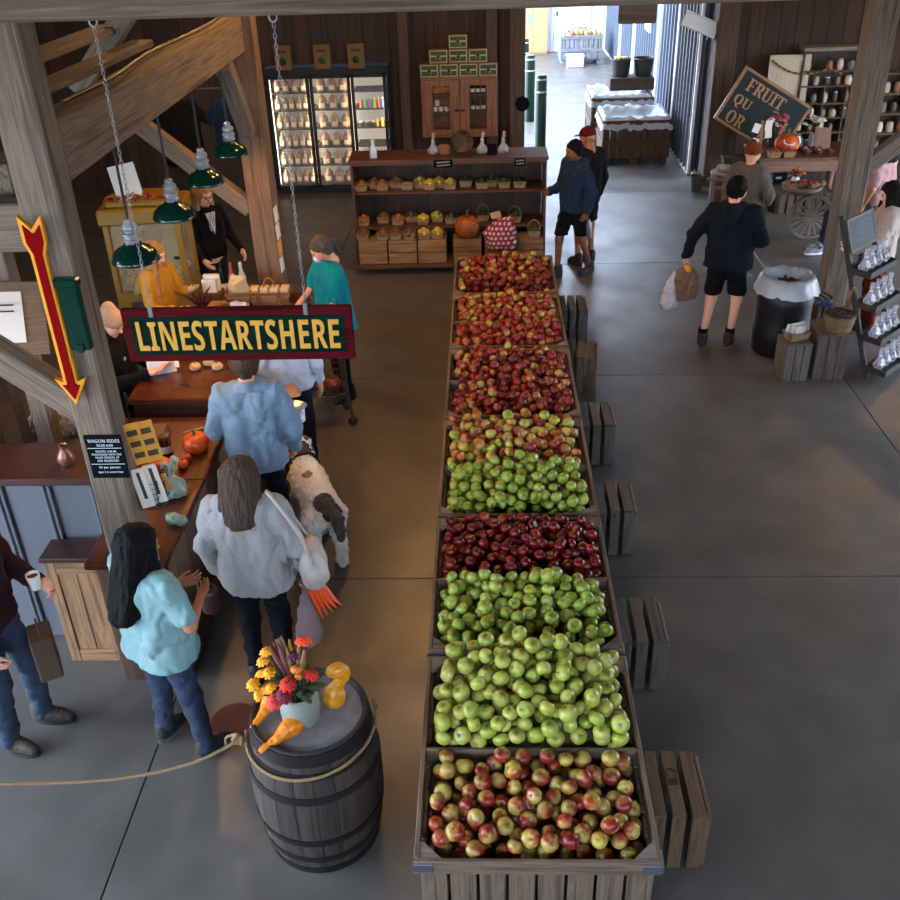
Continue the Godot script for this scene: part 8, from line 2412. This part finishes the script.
func vase_flowers(label: String, at: Vector3, tall: float, cols: Array, vase: Color, n: int, r := 0.055, vh := 0.2) -> void:
	var v := thing("flower_vase", label, "flowers", at)
	part(v, "vase", lathe([Vector2(0, 0), Vector2(r * 0.8, 0), Vector2(r, vh * 0.5), Vector2(r * 0.75, vh * 0.9), Vector2(r * 0.9, vh), Vector2(r * 0.7, vh * 0.95)], 18), mat("vase_%s" % vase.to_html(), vase, 0.35))
	for k in n:
		var a := rng.randf() * TAU
		var q := sqrt(rng.randf()) * (0.06 + tall * 0.32)
		var p := v3(cos(a) * q, vh + tall * rng.randf_range(0.25, 1.0) - q * 0.4, sin(a) * q)
		var c: Color = cols[k % cols.size()]
		part(v, "bloom", bloom_mesh(0.065 if tall > 0.15 else 0.036, 3, 8, 5), mat("fl_%s" % c.to_html(), c, 0.7), p, v3(rng.randf_range(-0.6, 0.6), 0, rng.randf_range(-0.6, 0.6)))
		part(v, "stem", tube([v3(0, vh * 0.5, 0), p * v3(0.5, 0.75, 0.5), p], 0.003, 4), mat("green_stem", Color(0.16, 0.24, 0.07), 0.8))
	var leaf := xform(ellipsoid(v3(0.5, 0.05, 0.22), 8, 5), at3(v3(0.5, 0, 0)))
	for k in n:
		var a := rng.randf() * TAU
		partx(v, "leaf", leaf, mat("leaf_green", Color(0.13, 0.21, 0.07), 0.7), Transform3D(Basis(Vector3.UP, a) * Basis(Vector3.BACK, rng.randf_range(0.0, 1.0)) * Basis.from_scale(Vector3.ONE * rng.randf_range(0.06, 0.1)), v3(0, vh + tall * rng.randf_range(0.0, 0.5), 0)))


# ================================================================ the bright passage
func build_passage() -> void:
	rng.seed = 81
	hall_bin("brown slatted bin with plastic liner, front one in the passage", v3(2.66, 0, -17.95), 1.2, 0.78, 1.1, Color(0.36, 0.25, 0.15))
	hall_bin("taller grey brown lined bin behind the front one in the passage", v3(2.55, 0, -19.2), 1.15, 0.92, 1.1, Color(0.38, 0.31, 0.24))
	var bx := thing("wooden_tray", "low wooden box on the lined bin under two buckets", "box", v3(2.75, 0.985, -19.2))
	part(bx, "sides", join([[box(0.8, 0.2, 0.02, 0.003), at3(v3(0, 0.1, 0.25))], [box(0.8, 0.2, 0.02, 0.003), at3(v3(0, 0.1, -0.25))], [box(0.02, 0.2, 0.5, 0.003), at3(v3(-0.4, 0.1, 0))], [box(0.02, 0.2, 0.5, 0.003), at3(v3(0.4, 0.1, 0))]]), wood("traybox", Color(0.30, 0.22, 0.15), 0))
	part(bx, "lid", box(0.8, 0.02, 0.5, 0.003), wood("traybox", Color(0.30, 0.22, 0.15), 0), v3(0, 0.205, 0))
	for k in 2:
		var b := thing("dark_bucket", ["left dark bucket heaped with small apples in the passage", "right dark empty bucket in the passage"][k], "bucket", v3(2.55 + k * 0.42, 1.202, -19.2))
		var dm := mat("dark_pail", Color(0.10, 0.10, 0.10), 0.5)
		part(b, "pail", lathe([Vector2(0, 0), Vector2(0.15, 0), Vector2(0.19, 0.3), Vector2(0.18, 0.3), Vector2(0.145, 0.01), Vector2(0, 0.01)], 24), dm)
		part(b, "rim", lathe([Vector2(0.188, 0.285), Vector2(0.2, 0.3), Vector2(0.188, 0.315), Vector2(0.178, 0.3)], 24), dm)
		if k == 0:
			for a in 9: solo("bucket_apple", apple_variants(4 if a % 2 else 0, true)[a % 5], apple_mat(), Transform3D(Basis.from_scale(Vector3.ONE * 0.085), v3(2.55 + cos(a * 0.9) * 0.1, 1.202 + 0.3 + 0.01 * (a % 3), -19.2 + sin(a * 0.9) * 0.1)), "small apple heaped in the left dark bucket", "apple", "apples in the dark bucket")
	# bollards
	var gm := mat("bollard_green", Color(0.015, 0.16, 0.09), 0.4)
	for e in [[1.06, -18.9, "nearest green steel bollard with white bands in the passage"], [0.95, -21.2, "middle green steel bollard in the passage"], [0.92, -23.5, "farthest green steel bollard in the passage"]]:
		var b := thing("steel_bollard", e[2], "bollard", v3(e[0], 0, e[1]), 0, "green bollards")
		part(b, "tube", lathe([Vector2(0.105, 0), Vector2(0.105, 1.26), Vector2(0.09, 1.31), Vector2(0, 1.33)], 24), gm)
		for y in [1.0, 1.22]: part(b, "band", lathe([Vector2(0.107, y), Vector2(0.107, y + 0.03)], 24), mat("paper", Color(0.78, 0.76, 0.72), 0.8))
	# far end
	var fb := hall_bin("pale grey slatted bin at the far end of the passage", v3(2.64, 0, -28.6), 1.15, 0.74, 1.1, Color(0.56, 0.57, 0.58), false)
	for k in 34: solo("mixed_gourd", ellipsoid(v3(0.08, 0.07, 0.08), 10, 7), mat("mg%d" % (k % 4), [Color(0.62, 0.40, 0.22), Color(0.66, 0.60, 0.50), Color(0.55, 0.22, 0.12), Color(0.48, 0.50, 0.30)][k % 4], 0.5), at3(v3(2.16 + (k % 9) * 0.12, 0.72 + 0.06 * (1.0 - absf((k % 9) - 4) / 4.0) + rng.randf() * 0.02, -28.15 - 0.24 * (k / 9)), v3(rng.randf(), rng.randf() * 6, 0), v3(1, rng.randf_range(0.8, 1.3), 1)), "%s gourd in the far pale bin" % ["tan", "cream", "red", "green"][k % 4], "gourd", "%s gourds in the far bin" % ["tan", "cream", "red", "green"][k % 4])
	var wb := thing("white_box", "white foam box on the floor before the far pale bin", "box", v3(2.45, 0, -27.75))
	part(wb, "tub", box(0.45, 0.26, 0.35, 0.02), mat("white_plastic", Color(0.80, 0.82, 0.85), 0.35), v3(0, 0.13, 0))
	part(wb, "lid", box(0.47, 0.05, 0.37, 0.015), mat("white_plastic", Color(0.80, 0.82, 0.85), 0.35), v3(0, 0.285, 0))
	var fd := struct("door_1", box(0.95, 2.1, 0.06, 0.004), mat("whitedoor", Color(0.80, 0.83, 0.85), 0.5), v3(2.52, 1.05, -30.39))
	part(fd, "pane", box(0.5, 0.7, 0.02, 0.0), mat("lit_pane", Color(0.85, 0.9, 0.95), 0.2), v3(0.1, 0.45, 0.03))
	part(fd, "handle", box(0.04, 0.12, 0.04, 0.005), mat("black_wire", Color(0.05, 0.05, 0.055), 0.5, 0.6), v3(-0.4, -0.02, 0.05))
	for x in [-0.53, 0.53]: part(fd, "jamb", box(0.08, 2.2, 0.1, 0.004), mat("white_trim", Color(0.80, 0.81, 0.80), 0.5), v3(x, 0.05, 0))
	var tc := thing("tan_cabinet", "tan double door cabinet at the far end of the passage", "cabinet", v3(1.42, 0, -30.2))
	part(tc, "case", box(0.85, 2.0, 0.36, 0.006), mat("tan_paint", Color(0.62, 0.48, 0.33), 0.6), v3(0, 1.0, 0))
	for s in [-1.0, 1.0]: part(tc, "door", box(0.41, 1.9, 0.02, 0.004), mat("tan_paint2", Color(0.66, 0.52, 0.36), 0.6), v3(s * 0.21, 1.0, 0.19))
	part(tc, "red_sticker", box(0.1, 0.12, 0.005, 0.0), mat("sticker_red", Color(0.60, 0.08, 0.06), 0.6), v3(0.3, 1.3, 0.203))
	part(tc, "notice", box(0.12, 0.3, 0.005, 0.0), mat("notice_blue", Color(0.45, 0.52, 0.60), 0.6), v3(-0.1, 0.95, 0.203))
	# white sheet metal hood over the sliding door
	var hd := thing("white_hood", "tilted white sheet metal hood above the sliding door", "hood", v3(3.32, 2.44, -16.12))
	hd.rotation = v3(-0.5, 0, -0.42)
	part(hd, "sheet", join([[box(0.54, 0.22, 0.012, 0.002), at3(Vector3.ZERO)], [box(0.54, 0.012, 0.06, 0.002), at3(v3(0, 0.11, 0.025))], [box(0.54, 0.012, 0.05, 0.002), at3(v3(0, -0.11, 0.02))]]), mat("white_sheet", Color(0.82, 0.84, 0.86), 0.4))
	part(hd, "bracket", box(0.03, 0.2, 0.2, 0.004), mat("black_wire", Color(0.05, 0.05, 0.055), 0.5, 0.6), v3(0.2, 0.0, -0.1))
	# sliding door leaf
	var sd := thing("sliding_door", "dark ribbed metal sliding door with pale edge at the passage", "door", v3(3.47, 0, -17.65))
	part(sd, "leaf", corrugated(1.9, 2.9, 0.24, 0.045), mat("door_rib", Color(0.24, 0.27, 0.32), 0.6), v3(0, 0.06, 0), v3(0, -PI / 2, 0))
	for z in [-0.95, 0.95]: part(sd, "edge_frame", box(0.05, 2.95, 0.09, 0.006), mat("white_trim", Color(0.80, 0.81, 0.80), 0.5), v3(-0.005, 1.5, z))
	part(sd, "bottom_rail", box(0.05, 0.06, 1.9, 0.006), mat("white_trim", Color(0.80, 0.81, 0.80), 0.5), v3(-0.005, 0.04, 0))
	part(sd, "pull_handle", box(0.03, 0.2, 0.03, 0.006), mat("black_wire", Color(0.05, 0.05, 0.055), 0.5, 0.6), v3(-0.045, 1.05, 0.86))


func hall_bin(label: String, at: Vector3, w: float, h: float, d: float, c: Color, lined := true) -> Node3D:
	var t := thing("field_bin", label, "bin", at)
	var k := "field%d" % int(c.r * 100 + c.b * 1000)
	var wy := wood(k, c, 1)
	var wx := wood(k, c, 0)
	var n := 9
	for s in [-1.0, 1.0]:
		for i in n:
			part(t, "slat", box(w / n - 0.015, h - 0.12, 0.02, 0.003), wy, v3(-w / 2 + w / n * (i + 0.5), 0.12 + (h - 0.12) / 2, s * (d / 2 - 0.03)))
			part(t, "slat", box(0.02, h - 0.12, d / n - 0.015, 0.003), wy, v3(s * (w / 2 - 0.03), 0.12 + (h - 0.12) / 2, -d / 2 + d / n * (i + 0.5)))
		for y in [h - 0.05, h * 0.5]:
			part(t, "band", box(w, 0.08, 0.022, 0.003), wx, v3(0, y, s * (d / 2 - 0.008)))
			part(t, "band", box(0.022, 0.08, d, 0.003), wood(k, c, 2), v3(s * (w / 2 - 0.008), y, 0))
		part(t, "skid", box(0.1, 0.1, d, 0.004), wood(k, c, 2), v3(s * w * 0.42, 0.05, 0))
	part(t, "skid", box(0.1, 0.1, d, 0.004), wood(k, c, 2), v3(0, 0.05, 0))
	part(t, "floor_board", box(w - 0.08, 0.02, d - 0.08, 0.0), wx, v3(0, h - (0.16 if lined else 0.1), 0))
	if lined:
		var nz := FastNoiseLite.new()
		nz.frequency = 2.2
		nz.seed = int(h * 100)
		var rows := []
		for i in 21:
			var row := []
			for j in 21:
				var x := (j / 20.0 - 0.5) * (w + 0.06)
				var z := (i / 20.0 - 0.5) * (d + 0.06)
				var e := maxf(absf(x) / (w / 2), absf(z) / (d / 2))
				var y := h - 0.12 + 0.16 * smoothstep(0.55, 0.93, e) - 0.2 * smoothstep(0.97, 1.06, e)
				row.append(v3(x, y + nz.get_noise_2d(x * 3, z * 3) * 0.07, z))
			rows.append(row)
		var fm := mat("bin_film", Color(0.74, 0.76, 0.78, 0.6), 0.3)
		fm.transparency = BaseMaterial3D.TRANSPARENCY_ALPHA
		part(t, "plastic_liner", sheet(rows), fm)
	return t


func _ready() -> void:
	set_view()
	build_shell()
	build_timbers()
	build_bins()
	build_counter()
	build_signs()
	build_lamps()
	build_produce_shelf()
	build_cooler()
	build_cupboard()
	build_stand()
	build_right()
	build_passage()
	build_barrel()
	build_dog()
	build_cart()
	build_people()
	build_held()
